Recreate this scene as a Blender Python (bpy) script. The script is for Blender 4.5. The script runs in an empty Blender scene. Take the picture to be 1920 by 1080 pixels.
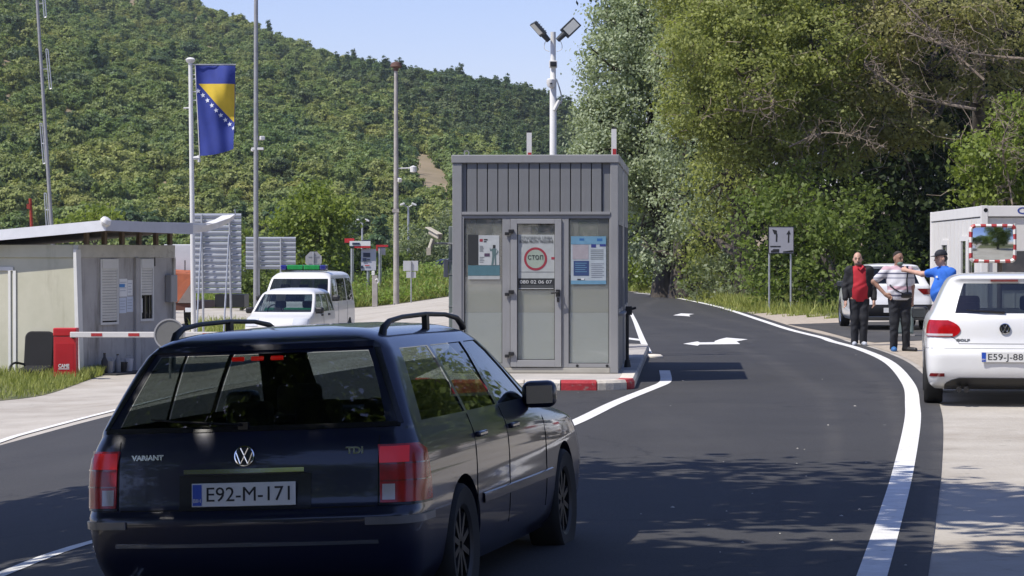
import bpy, bmesh, math, random
import numpy as np
from mathutils import Vector, Matrix, Euler

random.seed(7)
rng = np.random.default_rng(7)
SC = bpy.context.scene
COL = SC.collection
R = math.radians

# ------------------------------------------------------------------ camera
FPX = 5000.0            # focal length in pixels of a 1920 px wide frame
CAMZ = 1.70
PITCH = math.atan(65 / FPX)
cam_d = bpy.data.cameras.new("camera")
cam_d.sensor_width = 36.0
cam_d.lens = 36.0 * FPX / 1920.0
cam_d.clip_start = 0.3
cam_d.clip_end = 6000
cam = bpy.data.objects.new("camera", cam_d)
cam.location = (0, 0, CAMZ)
cam.rotation_euler = (math.pi / 2 - PITCH, 0, 0)
COL.objects.link(cam)
SC.camera = cam

# ------------------------------------------------------------------ light
SUN_EL = R(56)
SUN_AZ = math.atan2(-0.88, -0.47)          # measured from +Y towards +X
world = bpy.data.worlds.new("World")
SC.world = world
world.use_nodes = True
wn = world.node_tree
wn.nodes.clear()
sky = wn.nodes.new("ShaderNodeTexSky")
sky.sky_type = 'NISHITA'
sky.sun_disc = False
sky.sun_elevation = SUN_EL
sky.sun_rotation = SUN_AZ
sky.air_density = 1.0
sky.dust_density = 0.3
sky.ozone_density = 3.5
wb = wn.nodes.new("ShaderNodeMix")          # the camera's white balance
wb.data_type = 'RGBA'
wb.blend_type = 'MULTIPLY'
wb.inputs['Factor'].default_value = 1.0
wb.inputs['B'].default_value = (1.13, 1.01, 1.25, 1)
wn.links.new(sky.outputs[0], wb.inputs['A'])
bg = wn.nodes.new("ShaderNodeBackground")
bg.inputs['Strength'].default_value = 0.11
wo = wn.nodes.new("ShaderNodeOutputWorld")
wn.links.new(wb.outputs['Result'], bg.inputs[0])
wn.links.new(bg.outputs[0], wo.inputs[0])
sun_d = bpy.data.lights.new("sun", 'SUN')
sun_d.energy = 4.6
sun_d.angle = R(0.5)
sun_d.color = (1.0, 0.95, 0.87)
sun = bpy.data.objects.new("sun", sun_d)
sdir = Vector((math.sin(SUN_AZ) * math.cos(SUN_EL), math.cos(SUN_AZ) * math.cos(SUN_EL), math.sin(SUN_EL)))
sun.rotation_euler = sdir.to_track_quat('Z', 'Y').to_euler()
sun.location = sdir * 60
COL.objects.link(sun)
SC.view_settings.view_transform = 'Standard'
SC.view_settings.look = 'None'
SC.view_settings.exposure = 0.27
SC.view_settings.gamma = 1.0
SC.view_settings.use_curve_mapping = False
SC.render.engine = 'CYCLES'
SC.cycles.max_bounces = 7
SC.cycles.transparent_max_bounces = 12
SC.cycles.caustics_reflective = False
SC.cycles.caustics_refractive = False
SC.cycles.sample_clamp_indirect = 4.0

# ------------------------------------------------------------------ ground height and pixel helpers
def sm(t):
    t = np.clip(t, 0, 1)
    return t * t * (3 - 2 * t)

def G(x, y):
    """height of the ground: the road's cross fall to the lower lot on the left"""
    return -0.82 * sm((0.5 - x) / 8.5) - 0.06 * (1 - sm((y - 17) / 11.0))

_cp, _sp = math.cos(PITCH), math.sin(PITCH)
def ray(px, py):
    cx, cz = (px - 960) / FPX, (540 - py) / FPX
    return np.array([cx, _cp + cz * _sp, -_sp + cz * _cp])

def at(px, py, d):
    r = ray(px, py)
    return Vector(np.array([0, 0, CAMZ]) + r * (d / r[1]))

def gnd(px, py, lift=0.0):
    r = ray(px, py)
    lo, hi = 2.0, 400.0
    for _ in range(60):
        m = (lo + hi) / 2
        p = r * (m / r[1])
        if CAMZ + p[2] > float(G(p[0], p[1])) + lift:
            lo = m
        else:
            hi = m
    p = r * (lo / r[1])
    return Vector((p[0], p[1], CAMZ + p[2]))

def Gz(x, y):
    return float(G(x, y))

def catmull(pts, n):
    pts = [np.array(p, float) for p in pts]
    P = [2 * pts[0] - pts[1]] + pts + [2 * pts[-1] - pts[-2]]
    out = []
    segs = len(pts) - 1
    lens = [np.linalg.norm(pts[i + 1] - pts[i]) for i in range(segs)]
    cum = np.concatenate([[0], np.cumsum(lens)])
    for s in np.linspace(0, cum[-1], n):
        i = min(segs - 1, int(np.searchsorted(cum, s, 'right') - 1))
        t = (s - cum[i]) / max(1e-9, lens[i])
        p0, p1, p2, p3 = P[i], P[i + 1], P[i + 2], P[i + 3]
        out.append(0.5 * ((2 * p1) + (-p0 + p2) * t + (2 * p0 - 5 * p1 + 4 * p2 - p3) * t * t + (-p0 + 3 * p1 - 3 * p2 + p3) * t ** 3))
    return np.array(out)

# ------------------------------------------------------------------ materials
MATS = {}
def mat(name, col, rough=0.6, metal=0.0, var=0.12, scale=3.0, bump=0.0, bscale=40.0, coat=0.0, spec=0.5,
        col2=None, trans=0.0, emit=None, alpha=None, detail=6.0, stretch=None):
    """principled material whose colour wanders between col and col2 with a noise"""
    if name in MATS:
        return MATS[name]
    m = bpy.data.materials.new(name)
    MATS[name] = m
    m.use_nodes = True
    nt = m.node_tree
    b = nt.nodes["Principled BSDF"]
    b.inputs['Roughness'].default_value = rough
    b.inputs['Metallic'].default_value = metal
    b.inputs['Specular IOR Level'].default_value = spec
    if coat:
        b.inputs['Coat Weight'].default_value = coat
        b.inputs['Coat Roughness'].default_value = 0.04
    if trans:
        b.inputs['Transmission Weight'].default_value = trans
    if emit:
        b.inputs['Emission Color'].default_value = (*emit[:3], 1)
        b.inputs['Emission Strength'].default_value = emit[3]
    tc = nt.nodes.new("ShaderNodeTexCoord")
    src = tc.outputs['Object']
    if stretch:
        mp = nt.nodes.new("ShaderNodeMapping")
        mp.inputs['Scale'].default_value = stretch
        nt.links.new(src, mp.inputs[0])
        src = mp.outputs[0]
    if var or col2:
        n = nt.nodes.new("ShaderNodeTexNoise")
        n.inputs['Scale'].default_value = scale
        n.inputs['Detail'].default_value = detail
        n.inputs['Roughness'].default_value = 0.62
        nt.links.new(src, n.inputs['Vector'])
        r = nt.nodes.new("ShaderNodeValToRGB")
        c = np.array(col[:3])
        c2 = np.array(col2[:3]) if col2 else None
        lo = c * (1 - var) if c2 is None else c
        hi = np.minimum(c * (1 + var), 0.95) if c2 is None else c2
        r.color_ramp.elements[0].position = 0.32
        r.color_ramp.elements[1].position = 0.68
        r.color_ramp.elements[0].color = (*lo, 1)
        r.color_ramp.elements[1].color = (*hi, 1)
        nt.links.new(n.outputs['Fac'], r.inputs[0])
        nt.links.new(r.outputs[0], b.inputs['Base Color'])
    else:
        b.inputs['Base Color'].default_value = (*col[:3], 1)
    if bump:
        n2 = nt.nodes.new("ShaderNodeTexNoise")
        n2.inputs['Scale'].default_value = bscale
        n2.inputs['Detail'].default_value = 4
        nt.links.new(src, n2.inputs['Vector'])
        bp = nt.nodes.new("ShaderNodeBump")
        bp.inputs['Strength'].default_value = bump
        bp.inputs['Distance'].default_value = 0.02
        nt.links.new(n2.outputs['Fac'], bp.inputs['Height'])
        nt.links.new(bp.outputs[0], b.inputs['Normal'])
    return m

def glass_mat(name, tint, gloss_rough=0.02, ior=1.5, base=0.0, basecol=(0.02, 0.02, 0.02), boost=1.0):
    """thin pane: tinted see-through plus a Fresnel mirror (and some solid colour for film, dirt and reflected tone)"""
    m = bpy.data.materials.new(name)
    m.use_nodes = True
    nt = m.node_tree
    nt.nodes.clear()
    out = nt.nodes.new("ShaderNodeOutputMaterial")
    tr = nt.nodes.new("ShaderNodeBsdfTransparent")
    tr.inputs[0].default_value = (*tint, 1)
    gl = nt.nodes.new("ShaderNodeBsdfGlossy")
    gl.inputs['Roughness'].default_value = gloss_rough
    geo = nt.nodes.new("ShaderNodeNewGeometry")
    dot = nt.nodes.new("ShaderNodeVectorMath")
    dot.operation = 'DOT_PRODUCT'
    nt.links.new(geo.outputs['Normal'], dot.inputs[0])
    nt.links.new(geo.outputs['Incoming'], dot.inputs[1])
    def mth(op, a, b_, clamp=False):
        x = nt.nodes.new("ShaderNodeMath")
        x.operation = op
        x.use_clamp = clamp
        for i, q in enumerate((a, b_)):
            if q is None: continue
            if isinstance(q, (int, float)): x.inputs[i].default_value = q
            else: nt.links.new(q, x.inputs[i])
        return x.outputs[0]
    c_ = mth('SUBTRACT', 1.0, mth('ABSOLUTE', dot.outputs['Value'], None), True)
    p5 = mth('POWER', c_, 5.0)
    muo = mth('MULTIPLY', mth('ADD', mth('MULTIPLY', p5, 0.94), 0.045), boost, True)     # Schlick, the same from both faces
    cur = tr.outputs[0]
    if base:
        df = nt.nodes.new("ShaderNodeBsdfDiffuse")
        df.inputs[0].default_value = (*basecol, 1)
        mx = nt.nodes.new("ShaderNodeMixShader")
        mx.inputs[0].default_value = base
        nt.links.new(cur, mx.inputs[1])
        nt.links.new(df.outputs[0], mx.inputs[2])
        cur = mx.outputs[0]
    mx2 = nt.nodes.new("ShaderNodeMixShader")
    nt.links.new(muo, mx2.inputs[0])
    nt.links.new(cur, mx2.inputs[1])
    nt.links.new(gl.outputs[0], mx2.inputs[2])
    nt.links.new(mx2.outputs[0], out.inputs[0])
    return m

def leaf_mat(name, dark, light, trans=0.35, tcol=None, hue_noise=0.25, rough=0.5, spec=0.25):
    """foliage: colour from the per-leaf attribute 'tint', some light passes through"""
    m = bpy.data.materials.new(name)
    m.use_nodes = True
    nt = m.node_tree
    nt.nodes.clear()
    out = nt.nodes.new("ShaderNodeOutputMaterial")
    a = nt.nodes.new("ShaderNodeAttribute")
    a.attribute_name = "tint"
    r = nt.nodes.new("ShaderNodeValToRGB")
    r.color_ramp.elements[0].color = (*dark, 1)
    r.color_ramp.elements[1].color = (*light, 1)
    nt.links.new(a.outputs['Fac'], r.inputs[0])
    b = nt.nodes.new("ShaderNodeBsdfPrincipled")
    b.inputs['Roughness'].default_value = rough
    b.inputs['Specular IOR Level'].default_value = spec
    nt.links.new(r.outputs[0], b.inputs['Base Color'])
    t = nt.nodes.new("ShaderNodeBsdfTranslucent")
    mxc = nt.nodes.new("ShaderNodeMix")
    mxc.data_type = 'RGBA'
    mxc.inputs['Factor'].default_value = 0.5
    nt.links.new(r.outputs[0], mxc.inputs['A'])
    mxc.inputs['B'].default_value = (*(tcol or (light[0] * 1.1, light[1] * 1.2, light[2] * 0.5)), 1)
    nt.links.new(mxc.outputs['Result'], t.inputs[0])
    mx = nt.nodes.new("ShaderNodeMixShader")
    mx.inputs[0].default_value = trans
    nt.links.new(b.outputs[0], mx.inputs[1])
    nt.links.new(t.outputs[0], mx.inputs[2])
    nt.links.new(mx.outputs[0], out.inputs[0])
    return m

# ------------------------------------------------------------------ object helpers
def setp(o, label=None, cat=None, group=None, kind=None):
    if label: o["label"] = label
    if cat: o["category"] = cat
    if group: o["group"] = group
    if kind: o["kind"] = kind
    return o

def thing(name, label, cat, loc=(0, 0, 0), rotz=0.0, group=None, rot=None):
    o = bpy.data.objects.new(name, None)
    o.empty_display_size = 0.2
    o.location = loc
    o.rotation_euler = rot if rot is not None else (0, 0, rotz)
    COL.objects.link(o)
    return setp(o, label, cat, group)

def link_mesh(name, me, parent=None, loc=None, rot=None):
    o = bpy.data.objects.new(name, me)
    COL.objects.link(o)
    if parent is not None: o.parent = parent
    if loc is not None: o.location = loc
    if rot is not None: o.rotation_euler = rot
    return o

def mesh_np(name, V, F, mats, smooth=False, sharp=None, mi=None):
    me = bpy.data.meshes.new(name)
    me.from_pydata([tuple(v) for v in V], [], [tuple(f) for f in F])
    for m in mats: me.materials.append(m)
    if mi is not None: me.polygons.foreach_set("material_index", np.array(mi, np.int32))
    if smooth:
        me.polygons.foreach_set("use_smooth", np.ones(len(me.polygons), bool))
        if sharp: me.set_sharp_from_angle(angle=R(sharp))
    me.update()
    return me

def quads_mesh(name, V, nquads, mats, tint=None):
    """fast mesh of separate quads; V is (4*nquads, 3)"""
    me = bpy.data.meshes.new(name)
    n = nquads * 4
    me.vertices.add(n)
    me.vertices.foreach_set("co", np.ascontiguousarray(V, np.float32).ravel())
    me.loops.add(n)
    me.loops.foreach_set("vertex_index", np.arange(n, dtype=np.int32))
    me.polygons.add(nquads)
    me.polygons.foreach_set("loop_start", np.arange(0, n, 4, dtype=np.int32))
    me.polygons.foreach_set("loop_total", np.full(nquads, 4, np.int32))
    if tint is not None:
        at_ = me.attributes.new("tint", 'FLOAT', 'POINT')
        at_.data.foreach_set("value", np.repeat(tint, 4).astype(np.float32))
    for m in mats: me.materials.append(m)
    me.update(calc_edges=True)
    me.validate()
    return me

class MB:
    """collects shapes that become one mesh object"""
    def __init__(s):
        s.v, s.f, s.m, s.mi = [], [], [], 0
    def add(s, V, F, M=None):
        o = len(s.v)
        for v in V:
            v = Vector(v)
            s.v.append(M @ v if M is not None else v)
        for f in F:
            s.f.append(tuple(i + o for i in f))
            s.m.append(s.mi)
        return s
    def box(s, c, d, M=None, rz=0.0, rx=0.0, ry=0.0):
        x, y, z = d[0] / 2, d[1] / 2, d[2] / 2
        V = [(-x, -y, -z), (x, -y, -z), (x, y, -z), (-x, y, -z), (-x, -y, z), (x, -y, z), (x, y, z), (-x, y, z)]
        T = Matrix.Translation(Vector(c)) @ Euler((rx, ry, rz)).to_matrix().to_4x4()
        if M is not None: T = M @ T
        return s.add(V, [(3, 2, 1, 0), (4, 5, 6, 7), (0, 1, 5, 4), (1, 2, 6, 5), (2, 3, 7, 6), (3, 0, 4, 7)], T)
    def span(s, a, b):
        """box given by two opposite corners"""
        return s.box([(a[i] + b[i]) / 2 for i in range(3)], [abs(b[i] - a[i]) for i in range(3)])
    def tube(s, pts, r, n=8, caps=True, M=None):
        pts = [Vector(p) for p in pts]
        k = len(pts)
        rr = r if isinstance(r, (list, tuple, np.ndarray)) else [r] * k
        V, F = [], []
        up = None
        for i, p in enumerate(pts):
            d = (pts[min(i + 1, k - 1)] - pts[max(i - 1, 0)])
            if d.length < 1e-9: d = Vector((0, 0, 1))
            d.normalize()
            if up is None:
                up = d.orthogonal().normalized()
            else:
                up = (up - d * up.dot(d))
                if up.length < 1e-6: up = d.orthogonal()
                up.normalize()
            w = d.cross(up)
            for j in range(n):
                a = 2 * math.pi * j / n
                V.append(p + (up * math.cos(a) + w * math.sin(a)) * rr[i])
        for i in range(k - 1):
            for j in range(n):
                F.append((i * n + j, i * n + (j + 1) % n, (i + 1) * n + (j + 1) % n, (i + 1) * n + j))
        if caps:
            F.append(tuple(reversed(range(n))))
            F.append(tuple((k - 1) * n + j for j in range(n)))
        return s.add(V, F, M)
    def lathe(s, prof, n=24, M=None, closed=False):
        """profile of (radius, height) turned about z"""
        V, F = [], []
        k = len(prof)
        for r, h in prof:
            for j in range(n):
                a = 2 * math.pi * j / n
                V.append((r * math.cos(a), r * math.sin(a), h))
        for i in range(k if closed else k - 1):
            i2 = (i + 1) % k
            for j in range(n):
                F.append((i * n + j, i * n + (j + 1) % n, i2 * n + (j + 1) % n, i2 * n + j))
        if not closed:
            if prof[0][0] > 1e-6: F.append(tuple(reversed(range(n))))
            if prof[-1][0] > 1e-6: F.append(tuple((k - 1) * n + j for j in range(n)))
        return s.add(V, F, M)
    def prism(s, poly, h, M=None):
        """polygon in xy pushed up along z"""
        n = len(poly)
        V = [(p[0], p[1], 0) for p in poly] + [(p[0], p[1], h) for p in poly]
        F = [tuple(reversed(range(n))), tuple(range(n, 2 * n))] + [(i, (i + 1) % n, n + (i + 1) % n, n + i) for i in range(n)]
        return s.add(V, F, M)
    def build(s, name, mats, parent=None, smooth=False, sharp=40, bevel=0.0, seg=2, loc=None, rot=None):
        if not isinstance(mats, (list, tuple)): mats = [mats]
        me = mesh_np(name, s.v, s.f, mats, smooth, sharp, s.m if len(mats) > 1 else None)
        o = link_mesh(name, me, parent, loc, rot)
        if bevel:
            bv = o.modifiers.new("bevel", 'BEVEL')
            bv.width = bevel
            bv.segments = seg
            bv.limit_method = 'ANGLE'
            bv.harden_normals = False
        return o

def axis_m(p, d, up=(0, 0, 1)):
    """matrix at p whose z axis points along d"""
    q = Vector(d).to_track_quat('Z', 'Y')
    return Matrix.Translation(Vector(p)) @ q.to_matrix().to_4x4()

_font_cache = {}
def text_obj(txt, size, m, parent, loc, rot=(math.pi / 2, 0, 0), depth=0.001, name="lettering", width=None, align='CENTER', bold=0.0):
    cu = bpy.data.curves.new("lettering", 'FONT')
    cu.body = txt
    cu.size = size
    cu.align_x = align
    cu.align_y = 'CENTER'
    cu.extrude = depth
    cu.offset = bold
    cu.resolution_u = 3
    o = bpy.data.objects.new("lettering", cu)
    COL.objects.link(o)
    dg = bpy.context.evaluated_depsgraph_get()
    me = bpy.data.meshes.new_from_object(o.evaluated_get(dg))
    bpy.data.objects.remove(o)
    bpy.data.curves.remove(cu)
    me.materials.clear()
    me.materials.append(m)
    n = len(me.vertices)
    co = np.empty(n * 3, np.float32)
    me.vertices.foreach_get("co", co)
    co = co.reshape(-1, 3)
    if width and n:
        w = co[:, 0].max() - co[:, 0].min()
        co[:, 0] *= width / w
    me.vertices.foreach_set("co", co.ravel())
    me.update()
    me.name = name
    return link_mesh(name, me, parent, loc, rot)

def sheet(name, A, B, lift, m, na=8, kind="structure", label=None, dist=False):
    """ground sheet between two world polylines with the same number of points"""
    V, F = [], []
    n = len(A)
    for i in range(n):
        for j in range(na + 1):
            t = j / na
            x = A[i][0] * (1 - t) + B[i][0] * t
            y = A[i][1] * (1 - t) + B[i][1] * t
            V.append((x, y, Gz(x, y) + lift))
    for i in range(n - 1):
        for j in range(na):
            a = i * (na + 1) + j
            F.append((a, a + 1, a + na + 2, a + na + 1))
    me = mesh_np(name, V, F, [m], True)
    if dist:                       # metres to the right hand edge, for the wear of the wheels
        a_ = me.attributes.new("edge_dist", 'FLOAT', 'POINT')
        a_.data.foreach_set("value", np.array([math.dist(A[i][:2], B[i][:2]) * (1 - j / na) for i in range(n) for j in range(na + 1)], np.float32))
    bm = bmesh.new()
    bm.from_mesh(me)
    for f in bm.faces:
        if f.normal.z < 0: f.normal_flip()
    bm.to_mesh(me)
    bm.free()
    o = link_mesh(name, me)
    return setp(o, label, None, None, kind)

def ribbon(pts, w):
    """two edges of a band of width w along a polyline"""
    pts = np.array([[p[0], p[1]] for p in pts])
    d = np.gradient(pts, axis=0)
    d /= np.linalg.norm(d, axis=1)[:, None]
    nrm = np.stack([-d[:, 1], d[:, 0]], 1)
    w = np.array(w) if np.ndim(w) else w
    return pts + nrm * (w / 2 if np.ndim(w) == 0 else (w / 2)[:, None]), pts - nrm * (w / 2 if np.ndim(w) == 0 else (w / 2)[:, None])

def flat_patch(name, poly_px, lift, m):
    P = [gnd(*p, lift=lift) for p in poly_px]
    me = mesh_np(name, P, [tuple(range(len(P)))], [m])
    bm = bmesh.new()
    bm.from_mesh(me)
    for f in bm.faces:
        if f.normal.z < 0: f.normal_flip()
    bmesh.ops.triangulate(bm, faces=bm.faces[:])
    bm.to_mesh(me)
    bm.free()
    return setp(link_mesh(name, me), kind="structure")
# ------------------------------------------------------------------ ground materials
def asphalt_mat():
    m = bpy.data.materials.new("asphalt")
    m.use_nodes = True
    nt = m.node_tree
    b = nt.nodes["Principled BSDF"]
    tc = nt.nodes.new("ShaderNodeTexCoord")
    def noise(scale, detail=4, rough=0.6, st=None):
        n = nt.nodes.new("ShaderNodeTexNoise")
        n.inputs['Scale'].default_value = scale
        n.inputs['Detail'].default_value = detail
        n.inputs['Roughness'].default_value = rough
        if st:
            mp = nt.nodes.new("ShaderNodeMapping")
            mp.inputs['Scale'].default_value = st
            nt.links.new(tc.outputs['Object'], mp.inputs[0])
            nt.links.new(mp.outputs[0], n.inputs['Vector'])
        else:
            nt.links.new(tc.outputs['Object'], n.inputs['Vector'])
        return n.outputs['Fac']
    def ramp(src, p0, p1, c0, c1):
        r = nt.nodes.new("ShaderNodeValToRGB")
        r.color_ramp.elements[0].position, r.color_ramp.elements[1].position = p0, p1
        r.color_ramp.elements[0].color = (*c0, 1)
        r.color_ramp.elements[1].color = (*c1, 1)
        nt.links.new(src, r.inputs[0])
        return r.outputs[0]
    def mix(a, b_, f, mode='MIX'):
        x = nt.nodes.new("ShaderNodeMix")
        x.data_type = 'RGBA'
        x.blend_type = mode
        if isinstance(f, float): x.inputs['Factor'].default_value = f
        else: nt.links.new(f, x.inputs['Factor'])
        nt.links.new(a, x.inputs['A'])
        if isinstance(b_, tuple): x.inputs['B'].default_value = (*b_, 1)
        else: nt.links.new(b_, x.inputs['B'])
        return x.outputs['Result']
    base = ramp(noise(0.35, 5, 0.6), 0.3, 0.7, (0.036, 0.0355, 0.036), (0.048, 0.047, 0.047))
    grain = ramp(noise(55, 3, 0.7), 0.3, 0.75, (0.6, 0.6, 0.6), (1.4, 1.4, 1.4))
    c = mix(base, grain, 1.0, 'MULTIPLY')
    wear = ramp(noise(1.0, 5, 0.65, (0.9, 0.12, 1)), 0.52, 0.75, (0, 0, 0), (0.35, 0.35, 0.35))
    c = mix(c, (0.07, 0.068, 0.065), wear)
    v = nt.nodes.new("ShaderNodeTexVoronoi")
    v.inputs['Scale'].default_value = 0.9
    nt.links.new(tc.outputs['Object'], v.inputs['Vector'])
    speck = ramp(v.outputs['Distance'], 0.012, 0.02, (1, 1, 1), (0, 0, 0))
    c = mix(c, (0.30, 0.29, 0.27), speck)
    # wheel tracks polished a little lighter, dust along the edge
    ea = nt.nodes.new("ShaderNodeAttribute")
    ea.attribute_name = "edge_dist"
    cu = nt.nodes.new("ShaderNodeFloatCurve")
    mr = nt.nodes.new("ShaderNodeMapRange")
    mr.inputs['From Max'].default_value = 8.0
    nt.links.new(ea.outputs['Fac'], mr.inputs['Value'])
    pts = [(0.0, 0.75), (0.035, 0.45), (0.07, 0.12), (0.12, 0.10), (0.165, 0.42), (0.205, 0.12), (0.33, 0.08), (0.375, 0.40), (0.42, 0.10), (0.6, 0.08), (0.7, 0.2), (1.0, 0.12)]
    cm_ = cu.mapping.curves[0]
    while len(cm_.points) < len(pts): cm_.points.new(0.5, 0.5)
    for q, (x_, y_) in zip(cm_.points, pts): q.location = (x_, y_)
    cu.mapping.update()
    nt.links.new(mr.outputs[0], cu.inputs['Value'])
    pn = ramp(noise(0.8, 6, 0.65), 0.35, 0.65, (0.15, 0.15, 0.15), (1, 1, 1))
    mm = nt.nodes.new("ShaderNodeMath")
    mm.operation = 'MULTIPLY'
    nt.links.new(cu.outputs[0], mm.inputs[0])
    nt.links.new(pn, mm.inputs[1])
    c = mix(c, (0.088, 0.083, 0.076), mm.outputs[0])
    ck = nt.nodes.new("ShaderNodeTexVoronoi")
    ck.feature = 'DISTANCE_TO_EDGE'
    ck.inputs['Scale'].default_value = 0.22
    nz_ = nt.nodes.new("ShaderNodeTexNoise")
    nz_.inputs['Scale'].default_value = 1.6
    nz_.inputs['Detail'].default_value = 6
    nt.links.new(tc.outputs['Object'], nz_.inputs['Vector'])
    vm_ = nt.nodes.new("ShaderNodeVectorMath")
    vm_.operation = 'ADD'
    nt.links.new(tc.outputs['Object'], vm_.inputs[0])
    nt.links.new(nz_.outputs['Color'], vm_.inputs[1])
    nt.links.new(vm_.outputs[0], ck.inputs['Vector'])
    crk = ramp(ck.outputs['Distance'], 0.002, 0.0045, (0.7, 0.7, 0.7), (0, 0, 0))
    c = mix(c, (0.02, 0.02, 0.021), crk)
    nt.links.new(c, b.inputs['Base Color'])
    b.inputs['Roughness'].default_value = 0.8
    b.inputs['Specular IOR Level'].default_value = 0.35
    bp = nt.nodes.new("ShaderNodeBump")
    bp.inputs['Strength'].default_value = 0.5
    bp.inputs['Distance'].default_value = 0.006
    nt.links.new(noise(120, 2), bp.inputs['Height'])
    nt.links.new(bp.outputs[0], b.inputs['Normal'])
    return m

M_ASPH = asphalt_mat()
M_GROUND = mat("pale_concrete", (0.345, 0.31, 0.26), 0.9, col2=(0.47, 0.435, 0.375), scale=0.8, bump=0.5, bscale=25, detail=12)
def weather(m, dark, scale, p0, p1, amount, stretch=None):
    """blotches of dirt laid over a material's own colour"""
    nt = m.node_tree
    b = nt.nodes["Principled BSDF"]
    src = b.inputs['Base Color'].links[0].from_socket
    tc = nt.nodes.new("ShaderNodeTexCoord")
    n = nt.nodes.new("ShaderNodeTexNoise")
    n.inputs['Scale'].default_value = scale
    n.inputs['Detail'].default_value = 9
    n.inputs['Roughness'].default_value = 0.7
    v = tc.outputs['Object']
    if stretch:
        mp = nt.nodes.new("ShaderNodeMapping")
        mp.inputs['Scale'].default_value = stretch
        nt.links.new(v, mp.inputs[0])
        v = mp.outputs[0]
    nt.links.new(v, n.inputs['Vector'])
    r = nt.nodes.new("ShaderNodeValToRGB")
    r.color_ramp.elements[0].position, r.color_ramp.elements[1].position = p0, p1
    r.color_ramp.elements[0].color = (0, 0, 0, 1)
    r.color_ramp.elements[1].color = (amount,) * 3 + (1,)
    nt.links.new(n.outputs['Fac'], r.inputs[0])
    x = nt.nodes.new("ShaderNodeMix")
    x.data_type = 'RGBA'
    nt.links.new(r.outputs[0], x.inputs['Factor'])
    nt.links.new(src, x.inputs['A'])
    x.inputs['B'].default_value = (*dark, 1)
    nt.links.new(x.outputs['Result'], b.inputs['Base Color'])
    return m
weather(M_GROUND, (0.22, 0.17, 0.12), 0.35, 0.52, 0.72, 0.6)
weather(M_GROUND, (0.16, 0.14, 0.11), 3.0, 0.60, 0.70, 0.55)
M_GRAVEL = mat("gravel", (0.30, 0.25, 0.19), 0.95, col2=(0.50, 0.43, 0.34), scale=6, bump=0.9, bscale=30, detail=12)
M_SOIL = mat("grassy_soil", (0.055, 0.07, 0.022), 0.95, col2=(0.15, 0.14, 0.055), scale=1.6, bump=0.8, bscale=18, detail=10)
M_LINE = mat("road_paint", (0.62, 0.61, 0.58), 0.7, col2=(0.80, 0.79, 0.76), scale=5, bump=0.3, bscale=60, detail=10)

weather(M_LINE, (0.22, 0.21, 0.20), 7.0, 0.60, 0.68, 0.6)

# ------------------------------------------------------------------ ground
def ground_sheet():
    xs = np.concatenate([[-410, -200, -100, -60, -40, -28, -20, -14], np.linspace(-10, 2, 49), [4, 7, 11, 16, 24, 40, 60, 100, 200, 410]])
    ys = np.concatenate([[-140, -60, -20], np.linspace(0, 34, 35), [38, 44, 52, 62, 75, 90, 110, 140, 180, 240, 320, 420, 600, 900, 1120]])
    V = [(x, y, Gz(x, y)) for y in ys for x in xs]
    nx = len(xs)
    F = [(j * nx + i, j * nx + i + 1, (j + 1) * nx + i + 1, (j + 1) * nx + i) for j in range(len(ys) - 1) for i in range(nx - 1)]
    return setp(link_mesh("ground", mesh_np("ground", V, F, [M_GROUND], True)), kind="structure")
ground_sheet()

RLINE = [(1480, 1500), (1585, 1230), (1636, 1080), (1669, 973), (1693, 886), (1710, 800), (1711, 762), (1703, 721), (1666, 680),
         (1610, 655), (1560, 641), (1541, 634), (1481, 619), (1426, 601), (1355, 578), (1296, 564.5), (1244, 555), (1190, 549.5)]
rline = catmull([gnd(*p) for p in RLINE], 140)
rl = np.array(rline)[:, :2]
# the road goes on bending to the left behind the booth
tail = np.array([[4.2, 128], [2.5, 142], [0, 156]])
back = catmull([np.array([-9.0, -60.0]), np.array([-4.6, -24.0]), np.array([-1.2, -4.0]), rl[0]], 30)[:-1, :2]
rl_ext = np.vstack([back, rl, catmull([rl[-1], *tail], 12)[1:, :2]])
d = np.gradient(rl_ext, axis=0); d /= np.linalg.norm(d, axis=1)[:, None]
outer = rl_ext + np.stack([d[:, 1], -d[:, 0]], 1) * 0.30
LEFT = [(-560, 1120), (-240, 905), (0, 836), (217, 778), (420, 733), (620, 703)]
lw = [[-18.0, -60.0], [-13.0, -24.0], [-8.5, -4.0]] + [list(gnd(*p))[:2] for p in LEFT]
lw += [[-1.6, 40], [-1.3, 46], [-0.6, 70], [0.3, 92], [1.2, 115], [0.6, 130], [-1.5, 140], [-4, 150]]
left = catmull(lw, len(outer))
left[:, 1] = np.maximum.accumulate(left[:, 1])
sheet("asphalt_road", left, outer, 0.008, M_ASPH, 30, dist=True)
A, B = ribbon(rl, 0.165)
sheet("edge_line", A, B, 0.013, M_LINE, 1)
MID = [(1246, 696), (1249, 712), (1244, 720), (1223, 729), (1154, 757), (1063, 800), (900, 858), (640, 928), (400, 975), (175, 1018), (0, 1081), (-260, 1200)]
ml = catmull([gnd(*p) for p in MID], 90)
A, B = ribbon(ml, 0.155)
sheet("lane_line", A, B, 0.0128, M_LINE, 1)
LL = [(-420, 1010), (-160, 885), (0, 829), (55, 812), (217, 770), (400, 727), (560, 700)]
ll = catmull([gnd(*p) for p in LL], 50)
A, B = ribbon(ll, 0.15)
sheet("edge_line", A, B, 0.0128, M_LINE, 1)
FL = [(1216, 663), (1206, 642), (1198, 622), (1190, 602), (1181, 584)]
fl = catmull([gnd(*p) for p in FL], 20)
A, B = ribbon(fl, np.linspace(0.125, 0.085, 20))
sheet("lane_line", A, B, 0.0129, M_LINE, 1)
flat_patch("lane_line", [(1150, 629.5), (1203, 636), (1204, 639.5), (1150, 632.5)], 0.0135, M_LINE)
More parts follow.
